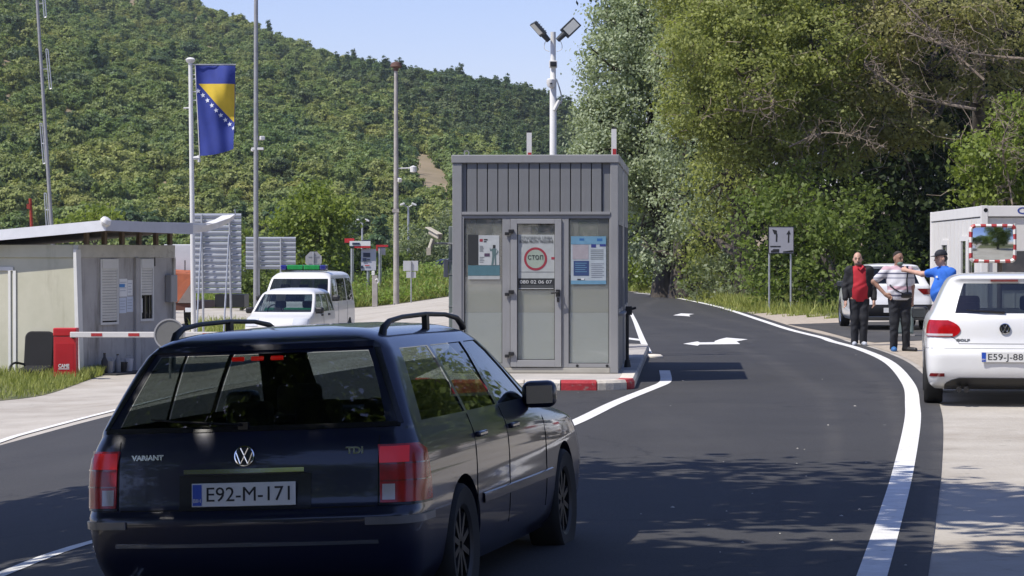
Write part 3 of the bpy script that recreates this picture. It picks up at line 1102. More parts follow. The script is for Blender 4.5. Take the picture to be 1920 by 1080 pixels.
def build_car(name, label, cat, cs, paint, zb, zr, stations, wins, fr_idx, ff_idx, axles, rw, tw, glass=G_CAR, wglass=None, group=None,
              rim=M_RIM, rear_glass=None, lvl=4, pillar=M_TRIM, well_r=0.05, loc=(0, 0, 0), rot=(0, 0, 0), steer=0.0, rear_win=True, rear_lv=None, front_lv=None):
    """stations: key (y at belt, y at roof) along the flank; wins: pairs of station numbers that are windows.
       zb/zr: key level numbers of the lower and upper window edge; fr_idx: how much of the half width the end windows take"""
    root = thing(name, label, cat, loc, group=group, rot=rot)
    cs.zb, cs.zr = cs.k[zb][0], cs.k[zr][0]
    # subdivide stations
    st, reg = [], []
    for i in range(len(stations) - 1):
        nsub = 3 if stations[i + 1][0] - stations[i][0] > 0.25 else 1
        for j in range(nsub):
            t = j / nsub
            st.append(tuple(stations[i][c] * (1 - t) + stations[i + 1][c] * t for c in (0, 1)))
            reg.append(i)
    st.append(stations[-1])
    nc = 5
    fR = [0, 0.2, 0.4, 0.6, 0.8, fr_idx, 1.0]
    fF = [1.0, ff_idx, 0.8, 0.6, 0.4, 0.2, 0]
    ts = []
    for i in range(cs.n - 1):
        for j in range(lvl): ts.append(i + j / lvl)
    ts.append(cs.n - 1)
    rings = []
    for t in ts:
        P, z = cs.half(t, fR, nc, st, fF)
        ring = [(x, y, z) for x, y in P] + [(-x, y, z) for x, y in P[-2:0:-1]]
        rings.append(ring)
    NP = len(rings[0])
    H = len(fR) + nc + len(st) + nc + len(fF)
    V = [p for r in rings for p in r]
    F, MI = [], []
    nR = len(fR); s0 = nR + nc; s1 = s0 + len(st)
    rl_ = rear_lv or (zb, zr)
    fl_ = front_lv or (zb, zr)
    def klass(k, t):
        kk = k if k < H - 1 else NP - 1 - k        # mirrored segment number
        if kk <= nR - 2:
            if rear_win and rl_[0] <= t < rl_[1] and kk <= nR - 3: return 1
            return 0
        if s0 <= kk < s1 - 1 and zb <= t < zr:
            g = reg[kk - s0]
            for a, b in wins:
                if a <= g < b: return 3
            if wins and wins[0][0] <= g < wins[-1][1]: return 4
            return 0
        if kk >= H - len(fF) :
            if fl_[0] <= t < fl_[1] and kk >= H - len(fF) + 1: return 2
        return 0
    for i in range(len(rings) - 1):
        for k in range(NP):
            F.append((i * NP + k, i * NP + (k + 1) % NP, (i + 1) * NP + (k + 1) % NP, (i + 1) * NP + k))
            MI.append(klass(k, (ts[i] + ts[i + 1]) / 2))
    F.append(tuple(reversed(range(NP)))); MI.append(5)
    F.append(tuple((len(rings) - 1) * NP + k for k in range(NP))); MI.append(0)
    gl = [paint, G_CAR, G_CAR, G_CAR, pillar, M_WELL]
    me = mesh_np("body", V, F, gl, False, None, MI)
    bm = bmesh.new(); bm.from_mesh(me)
    bmesh.ops.remove_doubles(bm, verts=bm.verts[:], dist=1e-5)
    bmesh.ops.recalc_face_normals(bm, faces=bm.faces[:])
    bm.to_mesh(me); bm.free()
    body = link_mesh("body", me, root)
    # wheel wells
    hw = cs.k[:, 3].max()
    cut = MB(); cut.mi = 5
    for ya in axles:
        for sg in (-1, 1):
            cut.lathe([(rw + well_r, -0.2), (rw + well_r, 0.2)], 36, Matrix.Translation((sg * (hw - 0.06), ya, rw)) @ Matrix.Rotation(sg * math.pi / 2, 4, 'Y'))
    cme = mesh_np("cutter", cut.v, cut.f, gl, False, None, cut.m)
    fix_normals(cme)
    co = link_mesh("cutter", cme, root)
    md = body.modifiers.new("wells", 'BOOLEAN')
    md.operation = 'DIFFERENCE'; md.object = co; md.solver = 'EXACT'
    bpy.context.view_layer.update()
    dg = bpy.context.evaluated_depsgraph_get()
    nme = bpy.data.meshes.new_from_object(body.evaluated_get(dg))
    body.modifiers.clear()
    bpy.data.objects.remove(co)
    # panes leave the body and become parts of their own
    bm = bmesh.new(); bm.from_mesh(nme)
    for cls, nm, gm in ((1, "rear_window", rear_glass or glass), (2, "windscreen", wglass or G_SCREEN), (3, "side_window", glass)):
        fs = [f for f in bm.faces if f.material_index == cls]
        seen = set()
        for f0 in fs:
            if f0.index in seen: continue
            stack, isl = [f0], []
            seen.add(f0.index)
            while stack:
                f = stack.pop(); isl.append(f)
                for e in f.edges:
                    for g in e.link_faces:
                        if g.material_index == cls and g.index not in seen:
                            seen.add(g.index); stack.append(g)
            vm, vs, ff = {}, [], []
            for f in isl:
                for v in f.verts:
                    if v not in vm:
                        vm[v] = len(vs); vs.append(v.co - v.normal * 0.006)
                ff.append([vm[v] for v in f.verts])
            pm = mesh_np(nm, vs, ff, [gm], True)
            link_mesh(nm, pm, root)
    bmesh.ops.delete(bm, geom=[f for f in bm.faces if f.material_index in (1, 2, 3)], context='FACES')
    bm.to_mesh(nme); bm.free()
    nme.materials.clear()
    for m_ in gl: nme.materials.append(m_)
    nme.polygons.foreach_set("use_smooth", np.ones(len(nme.polygons), bool))
    nme.set_sharp_from_angle(angle=R(38))
    nme.name = "body"
    body.data = nme
    for i, ya in enumerate(axles):
        for sg in (-1, 1):
            wheel(root, sg * (hw - tw / 2 - 0.012), ya, rw, tw, sg, rim, steer=steer if i == 1 else 0)
    return root, body

def rbox(name, c, dsz, m, parent, bev=0.04, rx=0.0, rz=0.0, seg=3):
    return MB().box((0, 0, 0), dsz).build(name, m, parent, smooth=True, sharp=60, bevel=bev, seg=seg, loc=c, rot=(rx, 0, rz))

def seats(root, rows, z=0.55):
    for y, xs, hz, rear in rows:
        for x in xs:
            rbox("seat", (x, y, z + 0.22), (0.50, 0.16, 0.62), M_FABRIC, root, 0.06, -0.22)
            rbox("headrest", (x, y - 0.10 + 0.03, z + hz), (0.26, 0.09, 0.17), M_FABRIC, root, 0.04, -0.15)

def plate(root, c, txt, nrm_rx=0.0, end=1, w=0.52, h=0.113):
    """number plate facing -y; txt parts: left letters"""
    p = thing_part = MB().box((0, 0, 0), (w, 0.006, h)).build("licence_plate", M_PLATE, root, bevel=0.006, loc=c, rot=(nrm_rx, 0, 0))
    MB().box((-w / 2 + 0.028, -0.0042, 0), (0.045, 0.003, h - 0.012)).build("country_band", M_PLATEB, p)
    text_obj(txt, 0.098, M_INK, p, (0.03, -0.0040, -0.002), width=w * 0.80, name="lettering", bold=0.0)
    text_obj("BIH", 0.026, M_PLATE, p, (-w / 2 + 0.028, -0.0065, -0.028), name="lettering")
    return p
P_NAVY = mat("navy_paint", (0.004, 0.007, 0.028), 0.35, coat=0.8, var=0.06, spec=0.4)
P_WHITE = mat("white_paint", (0.74, 0.74, 0.73), 0.32, coat=0.7, var=0.03, scale=2)
P_WHITE2 = mat("aged_white_paint", (0.68, 0.67, 0.64), 0.38, coat=0.5, var=0.05, scale=2)
P_DARKCAR = mat("dark_paint", (0.02, 0.022, 0.025), 0.3, coat=0.8, var=0.05)
M_GREENL = mat("green_lens", (0.015, 0.22, 0.05), 0.2, coat=0.6, var=0.15, scale=12)
M_BLUEL = mat("blue_lens", (0.014, 0.02, 0.17), 0.2, coat=0.6, var=0.15, scale=12)
M_SEAM = mat("dark_gap", (0.006, 0.006, 0.006), 0.9, var=0.1)
M_BADGE = mat("badge_metal", (0.55, 0.56, 0.58), 0.25, metal=0.8, var=0.05)

def emblem(root, c, r, rx=0.0, field=M_TRIM, ring=M_CHROME):
    """round maker's emblem: ring with the two stacked letter shapes"""
    Mx = Matrix.Rotation(math.pi / 2, 4, 'X')
    e = MB().lathe([(0.001, 0.008), (r * 0.9, 0.008), (r * 0.9, 0), (0.001, 0)], 28, Mx).build("emblem", field, root, loc=c, rot=(rx, 0, 0))
    g = MB().lathe([(r * 0.86, 0.006), (r * 0.9, 0.012), (r, 0.011), (r * 1.02, 0.0), (r * 0.86, 0.0)], 32, Mx, closed=True)
    def stroke(pts):
        for a, b in zip(pts, pts[1:]):
            g.tube([(a[0] * r, -0.010, a[1] * r), (b[0] * r, -0.010, b[1] * r)], r * 0.075, 5)
    stroke([(-0.36, 0.76), (0, 0.06), (0.36, 0.76)])
    stroke([(-0.80, 0.34), (-0.38, -0.74), (0, 0.0), (0.38, -0.74), (0.80, 0.34)])
    g.build("emblem_ring", ring, e, smooth=True, sharp=40)
    return e

M_MGLASS = mat("mirror_glass", (0.10, 0.11, 0.12), 0.1, metal=0.6, var=0.05)
def mirror(root, x, y, z, sg, m, glassm=None):
    glassm = glassm or M_MGLASS
    o = MB().box((0, 0, 0), (0.20, 0.14, 0.155)).build("door_mirror", m, root, smooth=True, sharp=60, bevel=0.05, seg=4, loc=(x + sg * 0.09, y, z), rot=(0, 0, sg * 0.18))
    MB().box((-sg * 0.13, 0.01, -0.06), (0.14, 0.05, 0.03)).build("mirror_arm", M_TRIM, o)
    MB().box((0, -0.071, 0), (0.15, 0.004, 0.105)).build("mirror_glass", glassm, o, bevel=0.02)
    return o

# ------------------------------------------------------------------ dark blue estate car
cs = CarShape([
    # z, rear, front, half width, rear corner, front corner, rear bow, front bow
    (0.19, 0.24, 4.42, 0.78, 0.20, 0.30, 0.05, 0.10),
    (0.28, 0.07, 4.60, 0.835, 0.20, 0.32, 0.07, 0.14),
    (0.42, 0.01, 4.66, 0.862, 0.19, 0.34, 0.08, 0.16),
    (0.55, 0.00, 4.67, 0.870, 0.18, 0.34, 0.08, 0.16),
    (0.605, 0.045, 4.64, 0.870, 0.16, 0.34, 0.07, 0.16),
    (0.70, 0.065, 4.56, 0.872, 0.15, 0.33, 0.07, 0.17),
    (0.80, 0.080, 4.40, 0.868, 0.15, 0.32, 0.07, 0.20),
    (0.88, 0.10, 3.95, 0.855, 0.15, 0.30, 0.07, 0.20),
    (0.945, 0.125, 3.50, 0.83, 0.15, 0.28, 0.08, 0.20),
    (0.985, 0.145, 3.36, 0.815, 0.10, 0.24, 0.09, 0.18),
    (1.335, 0.40, 2.62, 0.655, 0.09, 0.20, 0.09, 0.12),
    (1.395, 0.46, 2.46, 0.590, 0.14, 0.20, 0.08, 0.10),
    (1.435, 0.60, 2.25, 0.47, 0.16, 0.18, 0.06, 0.08),
    (1.458, 0.95, 1.95, 0.22, 0.10, 0.10, 0.03, 0.03)], 0.035)
est, ebody = build_car(
                 "estate_car", "dark navy blue estate car with roof rails driving away in the foreground", "car", cs, P_NAVY, 9, 10,
                 [(0.36, 0.58), (0.44, 0.66), (1.28, 1.18), (1.33, 1.23), (2.02, 1.94), (2.10, 2.02), (2.95, 2.40), (3.05, 2.48)],
                 [(1, 2), (3, 4), (5, 6)], 0.985, 0.95, (1.02, 3.74), 0.317, 0.20, G_CAR, rear_glass=glass_mat("tailgate_glass", (0.30, 0.34, 0.34), boost=2.2), rim=mat("shaded_rim", (0.03, 0.03, 0.032), 0.5, metal=0.5, var=0.1),  # alloy coloured near black for the tree shade on the wheels
                 loc=(-1.268, 12.7, -0.125), rot=(R(-0.4), R(-2.4), R(-12.0)), well_r=0.045)
zs = np.linspace(0.612, 0.885, 9)
for sg in (-1, 1):
    uin = [sg * (0.665 - 0.10 * max(0, (z - 0.80)) - 0.02 * (z - 0.6)) for z in zs]
    uout = [sg * (1.06 - 0.35 * (z - 0.61) - (0.10 if z > 0.87 else 0)) for z in zs]
    l = patch_obj(cs, "tail_lamp", zs, uin, uout, 10, 0.010, M_RED, est)
    zc = np.linspace(0.625, 0.70, 4)
    patch_obj(cs, "reversing_lens", zc, [sg * 0.675] * 4, [sg * 0.735] * 4, 3, 0.0125, M_CLEAR, l)
    zc = np.linspace(0.80, 0.875, 4)
    patch_obj(cs, "brake_lens", zc, [sg * 0.66] * 4, [sg * 0.80] * 4, 4, 0.0125, mat("lit_red_lens", (0.60, 0.010, 0.01), 0.2, coat=0.25, var=0.1, emit=(1.0, 0.02, 0.015, 0.08)), l)
    for zr_ in (0.712, 0.792):
        patch_obj(cs, "lamp_rib", np.linspace(zr_, zr_ + 0.006, 2), [sg * 0.665] * 2, [sg * 1.0] * 2, 8, 0.0135, M_DRED, l)
    patch_obj(cs, "lamp_seal", np.linspace(0.600, 0.611, 2), [sg * 0.655] * 2, [sg * 1.06] * 2, 8, 0.008, M_TRIM, est)
    patch_obj(cs, "window_seal", np.linspace(0.985, 1.345, 8), [sg * (0.735 - 0.47 * (z - 0.985)) for z in np.linspace(0.985, 1.345, 8)], [sg * (0.765 - 0.47 * (z - 0.985)) for z in np.linspace(0.985, 1.345, 8)], 2, 0.004, M_TRIM, est)
    # bumper corner and lower strip
    zc = [0.475, 0.50, 0.505]
    patch_obj(cs, "bumper_strip", np.linspace(0.515, 0.550, 3), [sg * 0.60] * 3, [sg * 1.12] * 3, 10, 0.012, mat("bumper_strip", (0.16, 0.16, 0.165), 0.35, var=0.15, coat=0.3), est)
patch_obj(cs, "chrome_strip", np.linspace(0.425, 0.442, 3), [-0.66] * 3, [0.66] * 3, 24, 0.008, M_CHROME, est)
patch_obj(cs, "plate_light_bar", np.linspace(0.770, 0.790, 3), [-0.30] * 3, [0.30] * 3, 14, 0.028, M_CHROME, est)
patch_obj(cs, "plate_recess", np.linspace(0.595, 0.765, 6), [-0.33] * 6, [0.33] * 6, 12, 0.003, M_TRIM, est)
pp = cs.P(0.0, 0.672)
plate(est, (0, pp[1] - 0.016, 0.672), "E92-M-171", R(-6))
pe = cs.P(0.0, 0.852)
emblem(est, (0, pe[1] - 0.004, 0.852), 0.050, R(-10))
def badge(root, txt, u, z, size, m, width):
    p, n = cs.P(u, z), cs.N(u, z)
    yaw = math.atan2(n[0], -n[1])
    text_obj(txt, size, m, root, tuple(p + n * 0.003), (math.pi / 2 - R(6), 0, yaw), 0.003, "badge_lettering", width, bold=0.002)
badge(est, "TDI", 0.54, 0.862, 0.045, M_CHROME, 0.085)
badge(est, "VARIANT", -0.50, 0.852, 0.032, M_CHROME, 0.17)
for x in (-0.10, -0.0, 0.10):
    pz = cs.P(x, 1.312)
    MB().box((0, 0, 0), (0.062, 0.012, 0.018)).build("high_brake_light", mat("lit_brake_bar", (0.6, 0.01, 0.01), 0.3, var=0.1, emit=(1.0, 0.02, 0.015, 0.5)), est, loc=(x - 0.02, pz[1] + 0.03, 1.312), rot=(R(-36), 0, 0))
pw = cs.P(0, 1.0)
MB().tube([(-0.02, pw[1] - 0.02, 1.0), (-0.32, pw[1] - 0.01, 1.02), (-0.50, pw[1] + 0.03, 1.035)], [0.008, 0.007, 0.004], 6).box((-0.02, pw[1] - 0.005, 0.995), (0.05, 0.03, 0.035)).build("rear_wiper", M_TRIM, est)
for sg in (-1, 1):
    x = sg * 0.545
    rr = MB()
    rr.tube([(x, 0.68, 1.39), (x, 0.72, 1.435), (x, 0.84, 1.468), (x, 1.1, 1.485), (x, 1.6, 1.492), (x, 2.05, 1.483), (x, 2.32, 1.460), (x, 2.44, 1.420), (x, 2.46, 1.40)],
            [0.023, 0.020, 0.015, 0.0125, 0.0125, 0.0125, 0.015, 0.019, 0.02], 8)
    rr.box((x, 1.60, 1.450), (0.028, 0.06, 0.08))
    rr.build("roof_rail", mat("roof_rail_black", (0.006, 0.006, 0.007), 0.5, var=0.1), est, smooth=True, sharp=50)
    mirror(est, sg * 0.80, 2.86, 1.00, sg, P_NAVY)
    seam(cs, [(1.30, z, sg) for z in np.linspace(0.34, 0.97, 8)], 0.008, M_SEAM, est)
    seam(cs, [(2.07, z, sg) for z in np.linspace(0.34, 0.97, 8)], 0.008, M_SEAM, est)
    seam(cs, [(3.12, z, sg) for z in np.linspace(0.34, 0.93, 8)], 0.008, M_SEAM, est)
    for y in (1.42, 2.22):
        p = cs.side(y, 0.86, sg)
        MB().box((0, 0, 0), (0.03, 0.19, 0.03)).build("door_handle", P_NAVY, est, smooth=True, bevel=0.01, loc=(p[0] + sg * 0.012, y, 0.86))
    sm_ = MB()
    for z0, z1 in ((0.50, 0.545),):
        pts = [cs.side(y, 0.522, sg) for y in np.linspace(1.42, 3.30, 14)]
        for a, b in zip(pts, pts[1:]):
            sm_.add([(a[0] + sg * 0.010, a[1], z0), (b[0] + sg * 0.010, b[1], z0), (b[0] + sg * 0.010, b[1], z1), (a[0] + sg * 0.010, a[1], z1),
                     (a[0] - sg * 0.01, a[1], z0 - .01), (b[0] - sg * 0.01, b[1], z0 - .01), (b[0] - sg * 0.01, b[1], z1 + .01), (a[0] - sg * 0.01, a[1], z1 + .01)],
                    [(0, 1, 2, 3), (1, 0, 4, 5), (3, 2, 6, 7)])
    sm_.build("side_moulding", P_NAVY, est)
seam(cs, [(u, 0.60, 'rear') for u in np.linspace(-0.64, 0.64, 14)], 0.010, M_SEAM, est, "tailgate_seam")
patch_obj(cs, "window_seal", np.linspace(0.968, 0.992, 3), [-0.75] * 3, [0.75] * 3, 24, 0.004, M_TRIM, est)
patch_obj(cs, "spoiler_lip", np.linspace(1.345, 1.372, 3), [-0.56] * 3, [0.56] * 3, 20, 0.012, P_NAVY, est)
for sg in (-1, 1):
    seam(cs, [(sg * 0.655, z, 'rear') for z in np.linspace(0.60, 0.93, 8)], 0.007, M_SEAM, est, "tailgate_seam")
seats(est, [(2.35, (-0.37, 0.37), 0.62, False), (1.45, (-0.38, 0.0, 0.38), 0.56, True)], 0.42)
rbox("dashboard", (0, 3.0, 0.86), (1.4, 0.45, 0.2), M_FABRIC, est, 0.06)
rbox("rear_shelf", (0, 0.72, 0.93), (1.3, 0.9, 0.03), M_FABRIC, est, 0.01)
MB().tube([(-0.62, 0.25, 0.21), (-0.62, 0.02, 0.20)], 0.028, 10).build("exhaust_pipe", M_CHROME, est, smooth=True)
MB().tube([(0, 2.15, 1.45), (0, 2.02, 1.62)], [0.008, 0.003], 5).build("aerial", M_TRIM, est) if False else None

# ------------------------------------------------------------------ white hatchback on the right
cs = CarShape([
    (0.19, 0.30, 4.00, 0.80, 0.16, 0.30, 0.03, 0.10),
    (0.25, 0.10, 4.10, 0.855, 0.17, 0.32, 0.05, 0.14),
    (0.40, 0.01, 4.18, 0.884, 0.20, 0.34, 0.08, 0.16),
    (0.56, 0.00, 4.20, 0.893, 0.22, 0.34, 0.09, 0.16),
    (0.66, 0.045, 4.18, 0.893, 0.22, 0.34, 0.09, 0.16),
    (0.76, 0.075, 4.05, 0.890, 0.24, 0.33, 0.10, 0.17),
    (0.88, 0.090, 3.80, 0.880, 0.25, 0.32, 0.11, 0.20),
    (0.97, 0.110, 3.35, 0.855, 0.24, 0.28, 0.12, 0.20),
    (1.035, 0.150, 3.10, 0.815, 0.20, 0.24, 0.12, 0.18),
    (1.365, 0.345, 2.30, 0.655, 0.15, 0.20, 0.10, 0.12),
    (1.42, 0.330, 2.12, 0.610, 0.15, 0.20, 0.09, 0.10),
    (1.462, 0.47, 1.9, 0.50, 0.16, 0.18, 0.07, 0.08),
    (1.482, 0.85, 1.6, 0.24, 0.10, 0.10, 0.03, 0.03)], 0.04)
golf_loc = (5.43, 29.35, 0.0)
hat, hbody = build_car("hatchback_car", "white hatchback parked at the right edge with its tail to the road", "car", cs, P_WHITE, 8, 9,
                [(0.50, 0.62), (0.62, 0.74), (1.20, 1.12), (1.30, 1.22), (1.95, 1.80), (2.02, 1.87), (2.72, 2.10), (2.85, 2.2)],
                [(3, 4), (5, 6)], 0.93, 0.95, (0.80, 3.38), 0.316, 0.21, G_DARK, loc=golf_loc, rot=(0, 0, R(-8.5)), rear_glass=glass_mat("hatch_glass", (0.30, 0.33, 0.33), boost=2.2, gloss_rough=0.03))
zs = np.linspace(0.775, 0.955, 9)
for sg in (-1, 1):
    f = (zs - 0.775) / 0.18
    uin = [sg * (0.485 + 0.10 * abs(2 * q - 0.85) ** 2.2) for q in f]
    uout = [sg * (0.955 - 0.10 * abs(q - 0.35) ** 1.6 * 1.2) for q in f]
    l = patch_obj(cs, "tail_lamp", zs, uin, uout, 14, 0.012, M_RED, hat)
    z2 = np.linspace(0.782, 0.806, 3)
    patch_obj(cs, "clear_lens", z2, [sg * 0.57] * 3, [sg * 0.93] * 3, 8, 0.0145, M_CLEAR, l)
    z3 = np.linspace(0.335, 0.372, 3)
    patch_obj(cs, "reflector", z3, [sg * 0.66] * 3, [sg * 0.86, sg * 0.85, sg * 0.83], 6, 0.004, M_DRED, hat)
    mirror(hat, sg * 0.83, 2.52, 0.99, sg, M_BLACKP)
zs = np.linspace(0.195, 0.325, 6)
patch_obj(cs, "rear_diffuser", zs, [-0.66 + 0.16 * max(0, (z - 0.24) / 0.085) ** 2 for z in zs], [0.66 - 0.16 * max(0, (z - 0.24) / 0.085) ** 2 for z in zs], 20, 0.010, M_BLACKP, hat)
zs = np.linspace(0.485, 0.635, 5)
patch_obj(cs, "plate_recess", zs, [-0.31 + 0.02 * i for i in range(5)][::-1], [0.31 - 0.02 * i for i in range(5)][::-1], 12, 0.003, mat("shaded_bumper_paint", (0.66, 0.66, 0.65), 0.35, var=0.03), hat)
pp = cs.P(0, 0.555)
plate(hat, (0, pp[1] - 0.014, 0.557), "E59-J-881", 0)
pe = cs.P(0, 0.868)
emblem(hat, (0, pe[1] - 0.006, 0.868), 0.060, R(-6))
badge(hat, "GOLF", -0.46, 0.735, 0.04, M_BADGE, 0.15)
seam(cs, [(u, 0.70 - 0.0 * u, 'rear') for u in np.linspace(-0.50, 0.50, 16)], 0.007, M_SEAM, hat, "tailgate_seam")
for sg in (-1, 1):
    seam(cs, [(sg * (0.50 + 0.10 * ((z - 0.70) / 0.08) ** 2 * (z < 0.78) if z < 0.78 else 0.60), z, 'rear') for z in np.linspace(0.70, 0.775, 5)], 0.007, M_SEAM, hat, "tailgate_seam")
    seam(cs, [(1.26, z, sg) for z in np.linspace(0.34, 1.0, 8)], 0.008, M_SEAM, hat)
    seam(cs, [(2.62, z, sg) for z in np.linspace(0.34, 1.0, 8)], 0.008, M_SEAM, hat)
seam(cs, [(u, 0.648, 'rear') for u in np.linspace(-0.98, 0.98, 24)], 0.006, M_SEAM, hat, "bumper_seam")
pw = cs.P(0, 1.05)
MB().tube([(0.0, pw[1] - 0.02, 1.045), (-0.24, pw[1] - 0.015, 1.06), (-0.42, pw[1] + 0.01, 1.07)], [0.016, 0.012, 0.006], 6).build("rear_wiper", M_TRIM, hat)
MB().box((0, 0, 0), (0.30, 0.02, 0.02)).build("high_brake_light", M_DRED, hat, loc=(0, cs.P(0, 1.395)[1] - 0.006, 1.395))
seats(hat, [(1.95, (-0.36, 0.36), 0.66, False), (1.10, (-0.38, 0.38), 0.60, True)], 0.46)
MB().tube([(-0.5, 0.12, 0.20), (-0.5, 0.02, 0.19)], 0.03, 10).tube([(-0.42, 0.12, 0.20), (-0.42, 0.02, 0.19)], 0.03, 10).build("exhaust_pipe", M_BLACKP, hat, smooth=True)

# ------------------------------------------------------------------ white crossover behind the men
cs = CarShape([
    (0.22, 0.26, 4.05, 0.82, 0.18, 0.30, 0.04, 0.10),
    (0.34, 0.05, 4.16, 0.885, 0.20, 0.32, 0.06, 0.14),
    (0.52, 0.00, 4.22, 0.90, 0.20, 0.34, 0.07, 0.16),
    (0.66, 0.02, 4.22, 0.905, 0.20, 0.34, 0.08, 0.16),
    (0.80, 0.06, 4.15, 0.90, 0.20, 0.33, 0.09, 0.17),
    (0.93, 0.08, 3.95, 0.89, 0.20, 0.32, 0.10, 0.20),
    (1.04, 0.11, 3.40, 0.865, 0.20, 0.28, 0.10, 0.20),
    (1.09, 0.15, 3.15, 0.83, 0.18, 0.24, 0.10, 0.18),
    (1.44, 0.46, 2.25, 0.665, 0.15, 0.20, 0.09, 0.12),
    (1.50, 0.42, 2.05, 0.62, 0.15, 0.20, 0.08, 0.10),
    (1.545, 0.60, 1.85, 0.50, 0.16, 0.18, 0.06, 0.08),
    (1.565, 0.95, 1.6, 0.24, 0.10, 0.10, 0.03, 0.03)], 0.04)
suv, _ = build_car("crossover_car", "white crossover car standing behind the three men", "car", cs, P_WHITE, 7, 8,
                   [(0.50, 0.70), (0.62, 0.82), (1.20, 1.12), (1.30, 1.22), (1.95, 1.80), (2.02, 1.87), (2.80, 2.0), (2.95, 2.1)],
                   [(1, 2), (3, 4), (5, 6)], 0.93, 0.95, (0.82, 3.42), 0.34, 0.22, G_DARK, loc=(8.42, 58.6, 0.011), rot=(0, 0, R(-1.0)), rim=M_RIM)
suv.scale = (0.97, 0.97, 0.935)
zs = np.linspace(0.84, 1.00, 7)
for sg in (-1, 1):
    f = (zs - 0.84) / 0.16
    patch_obj(cs, "tail_lamp", zs, [sg * (0.50 + 0.16 * (1 - q) ** 1.2) for q in f], [sg * (1.02 - 0.05 * q) for q in f], 10, 0.012, M_DRED, suv)
    mirror(suv, sg * 0.86, 2.62, 1.06, sg, M_BLACKP)
zs = np.linspace(0.31, 0.60, 6)
patch_obj(cs, "lower_bumper", zs, [-1.05] * 6, [1.05] * 6, 26, 0.010, M_BLACKP, suv)
patch_obj(cs, "skid_plate", np.linspace(0.235, 0.325, 4), [-0.62, -0.66, -0.68, -0.70], [0.62, 0.66, 0.68, 0.70], 16, 0.016, mat("skid_silver", (0.40, 0.41, 0.41), 0.4, var=0.08), suv)
badge(suv, "T-ROC", 0.0, 0.775, 0.06, M_BADGE, 0.34)
emblem(suv, (0, cs.P(0, 0.90)[1] - 0.005, 0.90), 0.06, R(-6))
pp = cs.P(0, 0.49)
plate(suv, (0, pp[1] - 0.03, 0.50), "A24-K-506") if False else MB().box((0, 0, 0), (0.52, 0.006, 0.113)).build("licence_plate", M_PLATE, suv, loc=(0, pp[1] - 0.02, 0.47))
seats(suv, [(1.95, (-0.36, 0.36), 0.66, False)], 0.50)

# ------------------------------------------------------------------ the two white vans at the back
cs = CarShape([
    (0.18, 0.20, 3.30, 0.70, 0.14, 0.26, 0.03, 0.10),
    (0.28, 0.05, 3.48, 0.76, 0.15, 0.28, 0.04, 0.12),
    (0.50, 0.00, 3.55, 0.79, 0.16, 0.30, 0.05, 0.14),
    (0.68, 0.02, 3.52, 0.795, 0.16, 0.30, 0.05, 0.15),
    (0.82, 0.04, 3.40, 0.79, 0.16, 0.28, 0.05, 0.18),
    (0.93, 0.05, 2.95, 0.78, 0.15, 0.16, 0.05, 0.18),
    (0.985, 0.07, 2.80, 0.775, 0.14, 0.05, 0.05, 0.18),
    (1.40, 0.20, 2.12, 0.665, 0.14, 0.05, 0.05, 0.12),
    (1.475, 0.26, 1.95, 0.585, 0.15, 0.20, 0.05, 0.08),
    (1.52, 0.42, 1.75, 0.46, 0.16, 0.18, 0.04, 0.06),
    (1.54, 0.75, 1.45, 0.2, 0.10, 0.10, 0.02, 0.02)], 0.03)
a = R(8)
LP = 3.55
px_, py_ = -5.58, 62.5
small, sb = build_car("small_van", "small white car with black door mirrors facing the viewer in front of the police van", "car", cs, P_WHITE2, 6, 7,
                     [(0.20, 0.34), (0.30, 0.42), (0.86, 0.82), (0.93, 0.88), (1.62, 1.52), (1.70, 1.58), (2.45, 1.92), (2.55, 2.0)],
                     [(1, 2), (3, 4), (5, 6)], 0.9, 0.985, (0.62, 2.92), 0.29, 0.18, G_CAR, loc=(px_ + math.sin(a) * LP, py_ + math.cos(a) * LP, Gz(px_, 64) - 0.02), rot=(0, 0, math.pi - a))
for sg in (-1, 1):
    mirror(small, sg * 0.76, 2.42, 1.02, sg, M_BLACKP)
    zs = np.linspace(0.66, 0.84, 6)
    patch_obj(cs, "headlamp", zs, [sg * 0.42] * 6, [sg * 0.78] * 6, 8, 0.01, M_LAMP, small, 'front')
    for y in (1.03, 1.82):
        p = cs.side(y, 0.90, sg)
        MB().box((0, 0, 0), (0.03, 0.16, 0.05)).build("door_handle", M_BLACKP, small, bevel=0.01, loc=(p[0] + sg * 0.012, y, 0.90))
    seam(cs, [(1.66, z, sg) for z in np.linspace(0.34, 0.96, 8)], 0.01, M_SEAM, small)
seats(small, [(1.45, (-0.33, 0.33), 0.70, False)], 0.44)
rbox("dashboard", (0, 2.35, 0.90), (1.3, 0.45, 0.14), M_FABRIC, small, 0.05)
MB().lathe([(0.165, 0.0), (0.18, 0.012), (0.195, 0.0), (0.18, -0.012)], 20, Matrix.Translation((0.32, 2.06, 0.98)) @ Matrix.Rotation(R(65), 4, 'X'), closed=True).build("steering_wheel", M_TRIM, small, smooth=True)
MB().box((0, 0, 0), (0.22, 0.012, 0.30)).build("windscreen_paper", mat("paper", (0.72, 0.73, 0.72), 0.8, var=0.05), small, loc=(-0.42, 2.36, 1.16), rot=(R(38), 0, 0)) if False else None

